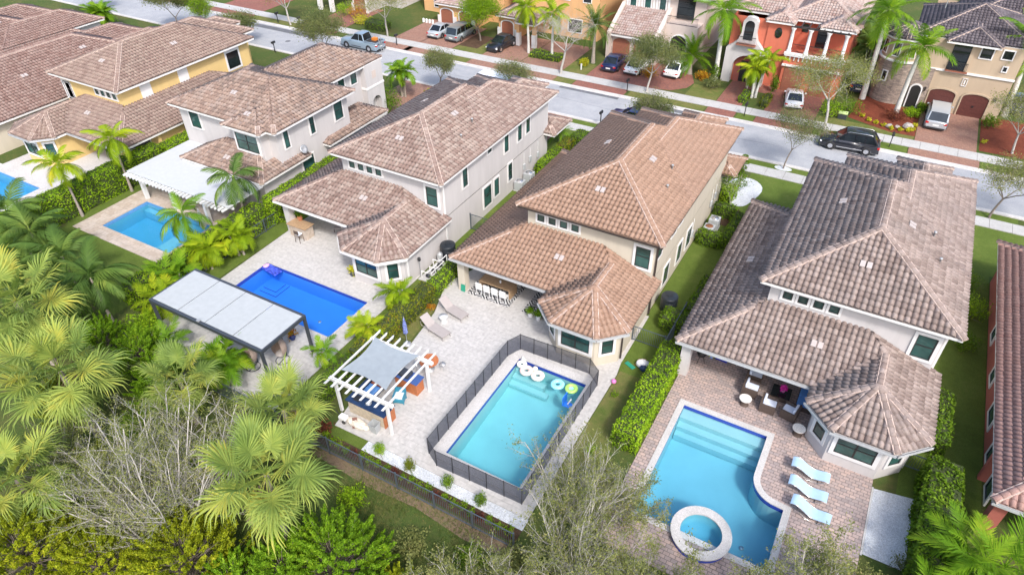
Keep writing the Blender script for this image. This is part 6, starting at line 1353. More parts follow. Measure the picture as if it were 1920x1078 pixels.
# ---- person walking up the path of the coral house
def person():
    pm = plain('pale_clothes', (.72, .66, .58), .85); sk = plain('skin', (.42, .24, .16), .6); hr = plain('hair', (.06, .04, .03), .8)
    h = thing('person', 'person in pale top and trousers walking towards the coral house porch', 'person', (-13.15, 73.7, .04), rad(90))
    J = {'pel': (0, 0, .95), 'ch': (.03, 0, 1.25), 'nk': (.05, 0, 1.48), 'hd': (.07, 0, 1.56), 'ht': (.08, 0, 1.72), 'lh': (0, .09, .9), 'lk': (.16, .1, .5), 'la': (.2, .1, .08), 'lt': (.36, .1, .04), 'rh': (0, -.09, .9), 'rk': (-.02, -.1, .5), 'ra': (-.2, -.1, .14), 'rt': (-.08, -.1, .04), 'ls': (.04, .19, 1.40), 'le': (-.06, .24, 1.13), 'lw': (.04, .25, .9), 'lf': (.08, .25, .80), 'rs': (.04, -.19, 1.40), 're': (.1, -.24, 1.13), 'rw': (.26, -.24, .98), 'rf': (.33, -.23, .92)}
    E_ = [('pel', 'ch'), ('ch', 'nk'), ('nk', 'hd'), ('hd', 'ht'), ('pel', 'lh'), ('lh', 'lk'), ('lk', 'la'), ('la', 'lt'), ('pel', 'rh'), ('rh', 'rk'), ('rk', 'ra'), ('ra', 'rt'), ('ch', 'ls'), ('ls', 'le'), ('le', 'lw'), ('lw', 'lf'), ('ch', 'rs'), ('rs', 're'), ('re', 'rw'), ('rw', 'rf')]
    rr = dict(pel=.15, ch=.15, nk=.06, hd=.085, ht=.075, lh=.1, lk=.065, la=.045, lt=.04, rh=.1, rk=.065, ra=.045, rt=.04, ls=.07, le=.05, lw=.035, lf=.04, rs=.07, re=.05, rw=.035, rf=.04)
    ks = list(J); me = bpy.data.meshes.new('body'); me.from_pydata([J[k] for k in ks], [(ks.index(a), ks.index(b)) for a, b in E_], []); o = link('body', me, h)
    md = o.modifiers.new('skin', 'SKIN'); o.modifiers.new('sub', 'SUBSURF').levels = 1; o.modifiers['sub'].render_levels = 2
    for i, k in enumerate(ks): sv = me.skin_vertices[0].data[i]; sv.radius = (rr[k], rr[k]); sv.use_root = (k == 'pel')
    me.materials.append(pm)
    MB().sphere((.085, 0, 1.63), (.10, .085, .125), 14, 10).build('head', sk, h); MB().sphere((.065, 0, 1.67), (.105, .092, .11), 14, 10).build('hair', hr, h)
    for s_ in (-1, 1):
        hx, hy, hz = (.08, .25, .80) if s_ > 0 else (.33, -.23, .92); hm = MB(); hm.sphere((hx, hy, hz), (.035, .02, .05), 8, 6)
        for f in range(4): hm.tube([(hx - .02 + f * .014, hy, hz - .03), (hx - .02 + f * .014 + .005, hy, hz - .09 - .01 * (f in (1, 2)))], [.009, .007], 5)
        hm.tube([(hx + .03, hy, hz), (hx + .05, hy, hz - .05)], [.01, .007], 5); hm.build('hand', sk, h)
        MB().sphere((.34 if s_ > 0 else -.10, s_ * .1, .04), (.13, .045, .045), 8, 6).build('shoe', hr, h)
person()

# ================================================================== FENCES, FURNITURE AND SMALL THINGS
def T(name, label, cat, x, y, z=0, rz=0, group=None): return thing(name, label, cat, (x, y, z), rad(rz), group)
# mesh fence round the pool
pf = T('pool_fence', 'black see-through mesh safety fence round the turquoise pool', 'fence', -12.4, 17, .045)
line = [(-15.3, 17.4), (-14.5, 16.95), (-9.5, 17.1), (-9.5, 26.2), (-10.3, 26.85), (-14.9, 26.7), (-15.3, 25.8), (-15.3, 17.4)]
for (ax, ay), (bx, by) in zip(line, line[1:]):
    Ln = math.hypot(bx - ax, by - ay); k = max(1, round(Ln / .98)); rot = math.atan2(by - ay, bx - ax)
    for i in range(k):
        qx, qy = ax + (bx - ax) * i / k + 12.4, ay + (by - ay) * i / k - 17; w_ = Ln / k
        MB().box(-.018, .018, -.018, .018, 0, 1.3).build('post', M['black'], pf, loc=(qx, qy, 0))
        Mx = Matrix.Translation((qx, qy, 0)) @ Matrix.Rotation(rot, 4, 'Z')
        pn = MB(); nx = 4; sg = RN.uniform(.0, .03)
        vv = []
        for j in range(nx + 1):
            t = j / nx; vv += [(.02 + (w_ - .04) * t, 0, .02), (.02 + (w_ - .04) * t, 0, 1.27 - sg * math.sin(math.pi * t))]
        pn.add(vv, [(2 * j, 2 * j + 2, 2 * j + 3, 2 * j + 1) for j in range(nx)]); p_ = pn.build('mesh_panel', M['screen'], pf, mw=Mx)
        MB().box(.02, w_ - .02, -.007, .007, 1.245 - sg * .5, 1.275 - sg * .5).build('hem', M['black'], p_)
# iron picket fences
def pickets(label, x0, y0, x1, y1, ht=1.3, step=.115, posts=2.2, mat='fence', name='picket_fence'):
    h = T(name, label, 'fence', x0, y0); Ln = math.hypot(x1 - x0, y1 - y0); h.rotation_euler = (0, 0, math.atan2(y1 - y0, x1 - x0)); pm = MB().box(-.009, .009, -.009, .009, .06, ht - .03).mesh('picket', M[mat]); i = 0; x = step
    while x < Ln: link('picket', pm, h, loc=(x, 0, 0)); x += step
    for z in (.12, ht - .03): MB().box(0, Ln, -.02, .02, z - .02, z + .02).build('rail', M[mat], h)
    k = max(1, round(Ln / posts)); po = MB().box(-.035, .035, -.035, .035, 0, ht + .06).mesh('post', M[mat])
    for i in range(k + 1): link('post', po, h, loc=(Ln * i / k, 0, 0))
    return h
pickets('black iron picket fence along the back of the fenced pool yard', -22.2, 14.85, -8.7, 14.85)
pickets('black iron picket fence behind the clump palms of the pergola', -37.8, 15.0, -22.3, 14.9, step=.14)
pickets('short iron fence with gate between the cream and the grey-brown house', -9.2, 30.9, -7.15, 30.9, 1.2); pickets('iron fence along the side of the grey-brown house', -7.05, 30.2, -7.05, 34.6, 1.2)
pickets('low iron gate right of the bay with the white gravel', 6.6, 28.75, 8.35, 28.75, 1.1); pickets('iron fence closing the side yard by the mottled roof house', -24.8, 36.6, -21.6, 36.6, 1.4); pickets('dark fence left of the yellow house bay', -69.5, 30.2, -67.4, 30.2, 1.5)
pickets('dark mesh fence behind the hedge on the lawn strip', -38.55, 19, -38.55, 31, 1.1, .2)
# louvred pergola
lp = T('louvred_pergola', 'dark-framed pergola with white louvre roof beside the royal blue pool', 'pergola', -30.75, 18.55, .045); X0, X1, Y0, Y1 = -4.75, 4.75, -1.8, 1.8
for x in (X0 + .09, X1 - .09):
    MB().box(x - .09, x + .09, Y0, Y1, 2.78, 3.0).build('beam', M['charcoal'], lp)
    for y in (Y0 + .09, Y1 - .09): MB().box(x - .08, x + .08, y - .08, y + .08, 0, 2.779).build('post', M['charcoal'], lp)
for y in (Y0 + .09, Y1 - .09): MB().box(X0 + .18, X1 - .18, y - .09, y + .09, 2.78, 3.0).build('beam', M['charcoal'], lp)
for x in (-2.35, 0, 2.35): MB().box(x - .05, x + .05, Y0 + .19, Y1 - .19, 2.78, 2.95).build('beam', M['charcoal'], lp)
MB().box(-.08, .08, Y1 - .17, Y1 - .01, 0, 2.779).build('post', M['charcoal'], lp)
louv = plain('white_louvre', (.37, .39, .395), .5, var=.05); n_ = 17; wl_ = (Y1 - Y0 - .4) / n_
lm = MB().box(0, 2.28, -wl_ / 2 + .004, wl_ / 2 - .004, -.012, .012).mesh('louvre', louv)
for k in range(4):
    for i in range(n_): link('louvre', lm, lp, mw=Matrix.Translation(((X0 + .13 + k * 2.33), Y0 + .2 + (i + .5) * wl_, 3.0)) @ Matrix.Rotation(rad(5), 4, 'X'))
MB().box(-.5, -.3, Y0 + .02, Y0 + .2, 3.02, 3.1).build('sensor', M['galv'], lp)
# white pergola with shade cloth
wp = T('shade_pergola', 'white pergola with grey shade cloth above the outdoor bar', 'pergola', -19.6, 19.3, .045); W_ = M['whitepaint']
for x in (-1.75, 1.78):
    for y in (-1.82, 1.78): MB().box(x - .075, x + .075, y - .075, y + .075, 0, 2.34).build('post', W_, wp)
for y in (-1.86, -1.74, 1.74, 1.86): MB().box(-2.15, 2.2, y - .03, y + .03, 2.341, 2.52).build('beam', W_, wp)
rf_ = MB(); rf_.add([(-.03, -2.35, 2.53), (.03, -2.35, 2.53), (.03, 2.35, 2.53), (-.03, 2.35, 2.53), (-.03, -2.45, 2.66), (.03, -2.45, 2.66), (.03, 2.45, 2.66), (-.03, 2.45, 2.66)], [(3, 2, 1, 0), (4, 5, 6, 7), (0, 1, 5, 4), (1, 2, 6, 5), (2, 3, 7, 6), (3, 0, 4, 7)]); rme = rf_.mesh('rafter', W_)
for i in range(9): link('rafter', rme, wp, loc=(-1.95 + i * .49, 0, 0))
sh = MB(); n = 14; vs = []
for i in range(n + 1):
    for j in range(n + 1):
        u, v = i / n, j / n; bx = -1.75 + 3.1 * u; by = -1.25 + 3.0 * v; px_ = math.sin(math.pi * v) * .24 * (1 - 2 * u); py_ = math.sin(math.pi * u) * .22 * (1 - 2 * v)
        vs.append((bx + px_, by + py_, 2.74 - .05 * math.sin(math.pi * u) * math.sin(math.pi * v) + .012 * math.cos(u * 3.1 / .49 * 2 * math.pi)))
sh.add(vs, [(i * (n + 1) + j, (i + 1) * (n + 1) + j, (i + 1) * (n + 1) + j + 1, i * (n + 1) + j + 1) for i in range(n) for j in range(n)], True); sh.build('shade_cloth', M['canvas'], wp)
# outdoor bar
tan = plain('tan_stone', (.50, .43, .33), .8, var=.15, vs=6)
ob = T('outdoor_bar', 'outdoor bar with navy top, tan stone front and orange wood end', 'bar counter', -19.6, 18.05, .045)
MB().box(-1.3, 1.2, -.42, .42, 0, .97).build('body', tan, ob); MB().box(1.201, 1.27, -.46, .46, 0, .965).build('end_panel', M['wood'], ob); MB().box(-1.4, 1.33, -.52, .52, .972, 1.03).build('top', M['navy'], ob, bevel=.015); MB().box(-1.0, -.6, -.3, .1, 1.031, 1.05).build('sink', M['black'], ob); MB().lathe([(.16, 0), (.18, .04), (.1, .06)], n=14).build('burner', M['galv'], ob, loc=(-.05, -.1, 1.031))
gs = T('grill_station', 'orange wood grill counter with blue top under the pergola', 'grill counter', -18.95, 20.75, .045)
MB().box(-.8, .72, -.34, .34, 0, .93).build('body', M['wood'], gs); MB().box(-.86, .8, -.4, .4, .932, .98).build('top', plain('blue_top', (.05, .10, .28), .3), gs, bevel=.015); MB().box(-.6, .1, -.28, .3, .981, 1.22).build('grill_hood', M['charcoal'], gs, bevel=.06)
ch = T('armchair', 'teal chair with pale cushion under the shade pergola', 'chair', -18.9, 19.65, .045, 20); tl = plain('teal_plastic', (.03, .22, .32), .5)
MB().box(-.32, .32, -.3, .3, .1, .38).build('seat', tl, ch, bevel=.04); MB().box(-.27, .27, -.26, .24, .381, .5).build('cushion', M['cushion'], ch, bevel=.04); MB().box(-.33, .33, .24, .34, .381, .8).build('backrest', tl, ch, bevel=.03)
for s_ in (-.3, .3):
    MB().box(s_ - .03, s_ + .03, -.3, .23, .381, .58).build('armrest', tl, ch)
    for y in (-.25, .25): MB().box(s_ - .025, s_ + .025, y - .025, y + .025, 0, .099).build('leg', tl, ch)
so_ = T('sofa', 'navy cushioned bench in the shade of the white pergola', 'bench', -20.6, 19.6, .045); MB().box(-.4, .4, -.9, .9, .05, .4).build('seat', M['navy'], so_, bevel=.05); MB().box(-.5, -.4, -.9, .9, .05, .85).build('backrest', M['navy'], so_, bevel=.03); MB().box(-.35, .38, -.85, -.02, .401, .52).build('cushion', M['cushion_blue'], so_, bevel=.05); MB().box(-.35, .38, .02, .85, .401, .52).build('cushion', plain('rust_cushion', (.35, .10, .05), .9), so_, bevel=.05)
bn = T('waste_bin', 'grey plastic bin at the front of the outdoor bar', 'bin', -18.75, 17.2, .045); MB().add([(-.2, -.16, 0), (.2, -.16, 0), (.2, .16, 0), (-.2, .16, 0), (-.26, -.22, .65), (.26, -.22, .65), (.26, .22, .65), (-.26, .22, .65)], [(3, 2, 1, 0), (0, 1, 5, 4), (1, 2, 6, 5), (2, 3, 7, 6), (3, 0, 4, 7)]).build('body', M['ac'], bn); MB().lathe([(.33, .62), (.36, .62), (.36, .67), (.33, .67), (.33, .62)], n=4, smooth=False, caps=False).build('rim', M['ac'], bn, rz=rad(45))
tp = T('tarpaulin', 'crumpled cream tarpaulin with a brown board in front of the bar', 'tarpaulin', -19.85, 17.05, .045); tb = MB(); tb.sphere((0, 0, .16), (.75, .32, .2), 18, 8, .16, RN); tb.build('cloth', plain('cream_tarp', (.62, .56, .48), .9, var=.12), tp); MB().bar((-.25, .1, .42), (.05, -.3, .1), .26, .05).build('board', plain('brown_board', (.16, .07, .05), .7), tp)
wv = T('pushcart', 'small white handcart beside the crumpled tarpaulin', 'cart', -20.75, 16.95, .045); MB().box(-.25, .25, -.18, .18, .18, .4).build('tray', M['pvc'], wv, bevel=.05)
for s_ in (-.2, .2): MB().lathe([(0, -.03), (.12, -.03), (.12, .03), (0, .03)], n=12).build('wheel', M['black'], wv, mw=Matrix.Translation((.15, s_, .12)) @ Matrix.Rotation(rad(90), 4, 'X'))
MB().tube([(-.25, 0, .35), (-.5, 0, .6)], .02, 6).build('handle', M['black'], wv)
# loungers
def lounger(label, x, y, rz, mat='sling', fm='sling'):
    h = T('sun_lounger', label, 'sun lounger', x, y, .045, rz); L_ = 2.05
    MB().box(-.25, 1.15, -.33, .33, .30, .34).build('seat', M[mat], h, bevel=.012); MB().box(0, .88, -.33, .33, -.02, .02).build('backrest', M[mat], h, mw=Matrix.Translation((-.26, 0, .32)) @ Matrix.Rotation(rad(180 + 38), 4, 'Y'), bevel=.012)
    fr = MB()
    for s_ in (-.35, .35): MB().bar((-.28, s_, .32), (1.17, s_, .32), .04, .04).build('side_rail', M[fm], h)
    for xx in (-.15, 1.05):
        for s_ in (-.33, .33): MB().bar((xx, s_, .30), (xx + (.06 if xx > 0 else -.06), s_, 0), .035).build('leg', M[fm], h)
    for s_ in (-.33, .33): MB().tube([(-.7, s_, .68), (-.95, s_, .5), (-.85, s_, .22), (-.4, s_, .3)], .018, 6).build('armrest', M[fm], h)
lounger('taupe sling lounger on the pale patio, nearer the house', -20.5, 27.55, -12); lounger('taupe sling lounger on the pale patio, nearer the pergola', -20.55, 25.5, -12)
st_ = T('side_table', 'white drum side table between the taupe loungers', 'side table', -20.55, 26.55, .045); MB().lathe([(.24, 0), (.2, .2), (.28, .42), (.30, .46), (.0, .47)], n=18).build('body', M['whitepaint'], st_)
rt = T('round_table', 'round orange wooden table right of the shade pergola', 'table', -18.85, 22.55, .045); MB().lathe([(0, .7), (.58, .7), (.58, .75), (0, .755)], n=24, smooth=False).build('top', M['wood'], rt); MB().lathe([(.3, 0), (.3, .03), (.05, .08), (.05, .699)], n=12).build('pedestal', M['galv'], rt)
for a in (30, 210): 
    s0 = T('stool', 'metal stool %s the round orange table' % ('behind' if a == 30 else 'in front of'), 'stool', -18.85 + .8 * math.cos(rad(a)), 22.55 + .8 * math.sin(rad(a)), .045); MB().lathe([(0, .42), (.18, .42), (.18, .46), (0, .465)], n=14).build('seat', M['galv'], s0)
    for k in range(4): c_, s_ = math.cos(k * 1.57 + .78), math.sin(k * 1.57 + .78); MB().bar((c_ * .12, s_ * .12, .42), (c_ * .2, s_ * .2, 0), .02).build('leg', M['galv'], s0)
um = T('patio_umbrella', 'closed blue and white umbrella standing by the low hedge', 'umbrella', -21.35, 23.65, .045); MB().lathe([(.25, 0), (.25, .08), (.03, .1)], n=14).build('base', M['galv'], um); MB().lathe([(.02, .1), (.02, 2.3)], n=8).build('pole', M['galv'], um); MB().lathe([(.06, .9), (.15, 1.0), (.13, 1.6), (.05, 2.1), (.0, 2.28)], n=10, smooth=False).build('canopy', plain('umbrella_stripe', (.16, .2, .45), .85, var=.6, vs=9), um)
um2 = T('patio_umbrella', 'closed white umbrella beside the sky blue pool', 'umbrella', -42.2, 26.0, .045); MB().lathe([(.25, 0), (.25, .08), (.03, .1)], n=14).build('base', M['galv'], um2); MB().lathe([(.02, .1), (.02, 2.5)], n=8).build('pole', M['galv'], um2); MB().lathe([(.2, .8), (.24, .9), (.15, 1.8), (.06, 2.3), (.0, 2.48)], n=10, smooth=False).build('canopy', M['whitepaint'], um2)
# dining set with rugs
def rugmat():
    m, t, b = newmat('rug_pattern'); co = N(t, 'TexCoord').outputs['Object']; sp_ = N(t, 'SeparateXYZ'); L(t, co, sp_.inputs[0])
    def tri(o, per):
        a = N(t, 'Math', operation='PINGPONG'); L(t, o, a.inputs[0]); a.inputs[1].default_value = per; return a.outputs[0]
    ad = N(t, 'Math', operation='ADD'); L(t, tri(sp_.outputs[0], .5), ad.inputs[0]); L(t, tri(sp_.outputs[1], .5), ad.inputs[1])
    pg = N(t, 'Math', operation='PINGPONG'); L(t, ad.outputs[0], pg.inputs[0]); pg.inputs[1].default_value = .12
    L(t, ramp(t, pg.outputs[0], [(0, (.015, .015, .02)), (.06, (.5, .5, .5))], 'CONSTANT'), b.inputs['Base Color']); b.inputs['Roughness'].default_value = .95
    return m
M['rug'] = rugmat()
for lb, x0, x1, y0, y1 in (('black and white geometric rug under the dining table', -20.85, -17.55, 29.8, 32.3), ('black and white geometric rug behind the white planters', -16.6, -14.0, 29.9, 32.4)):
    r_ = MB(); w_, d_ = x1 - x0, y1 - y0; r_.box(-w_ / 2, w_ / 2, -d_ / 2, d_ / 2, 0, .012); tag(r_.build('rug', M['rug'], None, loc=((x0 + x1) / 2, (y0 + y1) / 2, .048)), lb, 'rug')
dt = T('dining_table', 'long wooden dining table on the patterned rug', 'table', -19.05, 31.0, .06); MB().box(-1.25, 1.25, -.5, .5, .70, .76).build('top', M['wood_table'], dt, bevel=.01)
for x in (-1.15, 1.15): MB().box(x - .06, x + .06, -.46, .46, 0, .699).build('leg', M['wood_table'], dt)
MB().lathe([(.05, 0), (.08, .1), (.06, .2)], n=12).build('body', M['whitepaint'], tag(thing('vase', 'small white vase on the dining table', 'vase', (-18.85, 31.0, .82)), None))
def dchair(label, x, y, rz, grp):
    h = T('dining_chair', label, 'chair', x, y, .06, rz, grp); MB().box(-.24, .24, -.24, .24, .4, .46).build('seat', M['whitepaint'], h, bevel=.02); MB().box(-.24, .24, .2, .26, .461, .98).build('backrest', M['whitepaint'], h, bevel=.02)
    for a in (-.2, .2):
        for b_ in (-.2, .2): MB().box(a - .02, a + .02, b_ - .02, b_ + .02, 0, .399).build('leg', M['whitepaint'], h)
pos4 = ('leftmost', 'second from the left', 'third from the left', 'rightmost')
for i in range(4):
    dchair('white dining chair on the pool side of the table, %s' % pos4[i], -20.0 + i * .62, 30.25, 180, 'dining chairs'); dchair('white dining chair on the far side of the table, %s' % pos4[i], -20.0 + i * .62, 31.75, 0, 'dining chairs')
for i, (x, lb) in enumerate(((-15.85, 'white pot with leafy plant by the bay, left of three'), (-15.25, 'white pot with leafy plant by the bay, middle of three'), (-14.5, 'white pot with leafy plant by the bay, right of three'))):
    h = T('planter', lb, 'planter', x, 29.72, .045); MB().lathe([(.14, 0), (.19, .34), (.17, .35), (.15, .3), (0, .3)], n=16).build('pot', M['whitepaint'], h); n = 160; d = unit(NR.normal(size=(n, 3)) + np.array([0, 0, .5])); P = d * NR.uniform(.05, .32, (n, 1)) + np.array([0, 0, .5]); V, F = leaf_quads(P, .2, .45, .3, d, 2); link('foliage', fast_mesh('foliage', V, F, M['lf_palm']), h)
bb = T('bodyboard', 'green bodyboard leaning on the cream column', 'bodyboard', -21.15, 29.78, .045); MB().box(-.18, .18, -.03, .03, 0, .7).build('board', M['green_plastic'], bb, mw=Matrix.Rotation(rad(-10), 4, 'X'), bevel=.05)
# pool toys
def ring(label, x, y, R1, r1, c, z=-.075, hole=True, name='swim_ring', cat='swim ring', c2=None):
    h = thing(name, label, cat, (x, y, z)); m = plain('vinyl_' + label[:12].replace(' ', '_'), c, .35, var=.05); b = MB(); n, k = 28, 10
    vs = [((R1 + r1 * math.cos(2 * math.pi * j / k)) * math.cos(2 * math.pi * i / n), (R1 + r1 * math.cos(2 * math.pi * j / k)) * math.sin(2 * math.pi * i / n), r1 * .8 * math.sin(2 * math.pi * j / k) + r1 * .3) for i in range(n) for j in range(k)]
    b.add(vs, [(i * k + j, ((i + 1) % n) * k + j, ((i + 1) % n) * k + (j + 1) % k, i * k + (j + 1) % k) for i in range(n) for j in range(k)], True); b.build('tube', m, h)
    if not hole: MB().lathe([(0, .0), (R1, .01)], n=20, caps=False).build('floor', plain('vinyl_floor', c2 or c, .4), h)
    return h
ring('pale pink swim ring nearest the white float', -13.75, 25.35, .27, .15, (.80, .60, .54)); ring('cream swim ring, second from the corner', -12.95, 25.3, .27, .15, (.82, .70, .60)); ring('aqua blue swim ring in the pool', -11.6, 25.25, .27, .15, (.30, .72, .82)); ring('green and aqua baby float at the right corner of the pool', -10.75, 25.35, .27, .12, (.40, .70, .16), hole=False, c2=(.35, .75, .72))
uf = ring('white animal-shaped float in the far left pool corner', -14.25, 25.7, .2, .12, (.82, .80, .76), name='animal_float', cat='float'); MB().sphere((.0, .15, .3), (.12, .16, .12), 10, 8).build('head', M['whitepaint'], uf); MB().sphere((-.05, .2, .42), (.04, .04, .07), 8, 6).build('ear', M['whitepaint'], uf)
wb_ = thing('beach_ball', 'small white and yellow ball floating between the pink rings', 'ball', (-13.35, 25.72, -.02)); MB().sphere((0, 0, 0), .16, 14, 10).build('ball', plain('ball_cream', (.8, .77, .6), .4), wb_)
hp_ = T('basketball_hoop', 'blue floating hoop toy at the right edge of the pool', 'pool toy', -10.3, 24.1, -.08); by_ = plain('toy_blue', (.02, .16, .62), .4); MB().box(-.35, .3, -.2, .2, 0, .12).build('base', by_, hp_, bevel=.05); MB().box(-.32, -.26, -.3, .3, .121, .75).build('backboard', by_, hp_, bevel=.02); MB().bar((-.1, 0, .12), (.1, 0, .6), .07).build('stand', M['whitepaint'], hp_)
pb = thing('play_ball', 'pink ball on the strip right of the pool fence', 'ball', (-8.75, 26.9, .16)); MB().sphere((0, 0, 0), .15, 14, 10).build('ball', plain('ball_pink', (.7, .2, .5), .4), pb)
gb_ = T('foam_board', 'teal board lying on the grass by the cream bay', 'board', -8.45, 28.7, .02, -25); MB().box(-.35, .35, -.14, .14, 0, .05).build('board', M['green_plastic'], gb_, bevel=.04)
sk_ = T('fabric_bundle', 'white and navy play tent bundle by the clipped hedge', 'bundle', -7.75, 28.9, .02); MB().sphere((0, .08, .22), (.42, .34, .3), 16, 8, .07, RN).build('white_panel', M['whitepaint'], sk_); MB().sphere((.18, -.2, .18), (.32, .2, .24), 14, 8, .08, RN).build('navy_panel', M['navy'], sk_); MB().tube([(-.45, -.1, .03), (-.3, .1, .5), (.1, .2, .58), (.45, .0, .05)], .014, 6).build('hoop', M['rust'], sk_)
# grey-brown house patio set
def armchair(label, x, y, rz, grp='wicker lounge chairs'):
    h = T('wicker_armchair', label, 'armchair', x, y, .045, rz, grp); MB().box(-.44, .44, -.42, .42, .05, .34).build('base', M['wicker'], h); MB().box(-.44, .44, .32, .43, .341, .78).build('backrest', M['wicker'], h)
    for s_ in (-1, 1): MB().box(s_ * .39 - .05, s_ * .39 + .05, -.42, .315, .341, .62).build('armrest', M['wicker'], h)
    MB().box(-.33, .33, -.4, .3, .341, .48).build('seat_cushion', M['cushion'], h, bevel=.04); MB().box(-.32, .32, .18, .31, .481, .86).build('back_cushion', M['cushion'], h, bevel=.05); return h
armchair('wicker armchair with pale cushions, left one nearest the pool', -.42, 29.25, 90); armchair('wicker armchair with pale cushions, right one nearest the pool', .75, 29.3, 180 + 80); armchair('wicker armchair beside the left mosaic table', -1.6, 30.0, 90); armchair('wicker armchair half under the eave, farthest left', -1.65, 31.1, 90)
sf = T('wicker_sofa', 'wicker sofa with blue cushions against the bay', 'sofa', 1.25, 31.0, .045, -90); MB().box(-1.1, 1.1, -.35, .38, .05, .34).build('base', M['wicker'], sf); MB().box(-1.1, 1.1, .38, .48, .05, .78).build('backrest', M['wicker'], sf)
for k in range(3): MB().box(-1.05 + k * .71, -.36 + k * .71, -.33, .3, .341, .47).build('seat_cushion', M['cushion_blue'], sf, bevel=.04); MB().box(-1.05 + k * .71, -.36 + k * .71, .22, .37, .471, .84).build('back_cushion', M['cushion_blue'], sf, bevel=.05)
ct = T('coffee_table', 'low black wicker coffee table between the armchairs', 'table', .0, 30.55, .045); MB().box(-.5, .5, -.45, .45, .0, .34).build('body', M['wicker'], ct); MB().box(-.52, .52, -.47, .47, .341, .37).build('top', M['glass_dark'], ct)
fl_ = thing('flower_vase', 'magenta flowers in a bowl on the black coffee table', 'flowers', (.05, 30.6, .42)); MB().lathe([(.06, 0), (.12, .08), (.1, .14)], n=14).build('bowl', M['galv'], fl_); d = unit(NR.normal(size=(150, 3)) + np.array([0, 0, .6])); V, F = leaf_quads(d * NR.uniform(.08, .24, (150, 1)) + np.array([0, 0, .24]), .11, .8, .4); link('flowers', fast_mesh('flowers', V, F, M['magenta']), fl_)
for lb, x, y in (('round mosaic side table left of the armchairs', -1.65, 28.95), ('round mosaic side table by the bay corner', 1.42, 28.2)):
    h = T('mosaic_table', lb, 'side table', x, y, .045); MB().lathe([(0, .46), (.34, .46), (.34, .5), (0, .505)], n=24, smooth=False).build('top', plain('mosaic', (.68, .66, .62), .4, var=.3, vs=22), h); MB().lathe([(.26, 0), (.22, .02), (.2, .2), (.24, .459)], n=16).build('base', M['wicker'], h)
def wave(label, x, y, rz):
    h = T('wave_lounger', label, 'sun lounger', x, y, .045, rz); pts = []; n = 22
    for i in range(n + 1):
        t = i / n; xx = -.95 + 1.9 * t; zz = float(np.interp(t, [0, .06, .14, .25, .4, .52, .62, .74, .88, 1], [.62, .69, .70, .62, .43, .31, .27, .30, .36, .33]))
        pts.append((xx, zz))
    b = MB(); vs = [(x_, s_ * .31, z_ + dz) for (x_, z_) in pts for s_ in (-1, 1) for dz in (0, -.02)]
    b.add(vs, [(4 * i, 4 * i + 4, 4 * i + 6, 4 * i + 2) for i in range(n)], True); b.add(vs, [(4 * i + 1, 4 * i + 3, 4 * i + 7, 4 * i + 5) for i in range(n)], True); b.add(vs, [(4 * i, 4 * i + 1, 4 * i + 5, 4 * i + 4) for i in range(n)] + [(4 * i + 2, 4 * i + 6, 4 * i + 7, 4 * i + 3) for i in range(n)]); b.build('sling', M['sling_blue'], h)
    for s_ in (-.33, .33): MB().tube([(x_, s_, z_ - .01) for x_, z_ in pts], .016, 6).build('side_rail', M['chrome'], h); MB().tube([(-.5, s_, .35), (-.1, s_, .02), (.45, s_, .02), (.75, s_, .2)], .015, 6).build('leg_loop', M['chrome'], h)
    MB().bar((.45, -.33, .02), (.45, .33, .02), .03).build('cross_bar', M['black'], h)
wave('pale blue wave lounger nearest the bay window', 2.5, 25.75, 2); wave('pale blue wave lounger, middle of three', 2.6, 24.55, 0); wave('pale blue wave lounger nearest the half-bare tree', 2.95, 23.4, -3)
cl = T('cool_box', 'blue cool box with white lid at the lanai of the grey-brown house', 'cool box', -3.75, 31.9, .045, -5); MB().box(-.36, .36, -.22, .22, 0, .34).build('body', plain('cooler_blue', (.015, .03, .35), .5), cl, bevel=.03); MB().box(-.37, .37, -.23, .23, .341, .42).build('lid', M['whitepaint'], cl, bevel=.02)
wc = T('plastic_chair', 'white plastic chair under the eave behind the armchairs', 'chair', -2.6, 32.0, .045); MB().box(-.26, .26, -.25, .25, .4, .45).build('seat', M['whitepaint'], wc); MB().box(-.26, .26, .2, .25, .451, .85).build('backrest', M['whitepaint'], wc)
for a in (-.23, .23):
    for b_ in (-.22, .22): MB().box(a - .02, a + .02, b_ - .02, b_ + .02, 0, .399).build('leg', M['whitepaint'], wc)
bg_ = T('barbecue', 'black barbecue beside the white corner column', 'barbecue', -4.85, 31.0, .045); MB().lathe([(0, .55), (.25, .62), (.3, .8), (.28, .95), (.12, 1.06), (0, 1.08)], n=16).build('kettle', M['black'], bg_)
for k in range(3): MB().bar((.1 * math.cos(k * 2.1), .1 * math.sin(k * 2.1), .6), (.28 * math.cos(k * 2.1), .28 * math.sin(k * 2.1), 0), .025).build('leg', M['black'], bg_)
pp = T('flower_pot', 'blue and white pot beside the barbecue', 'pot', -4.35, 31.75, .045); MB().lathe([(.12, 0), (.17, .25), (.15, .26), (0, .22)], n=14).build('pot', plain('pot_bluewhite', (.3, .42, .8), .4, var=.3, vs=15), pp); V, F = leaf_quads(unit(NR.normal(size=(70, 3)) + np.array([0, 0, 1])) * .25 + np.array([0, 0, .3]), .14); link('foliage', fast_mesh('foliage', V, F, M['lf_yellow']), pp)
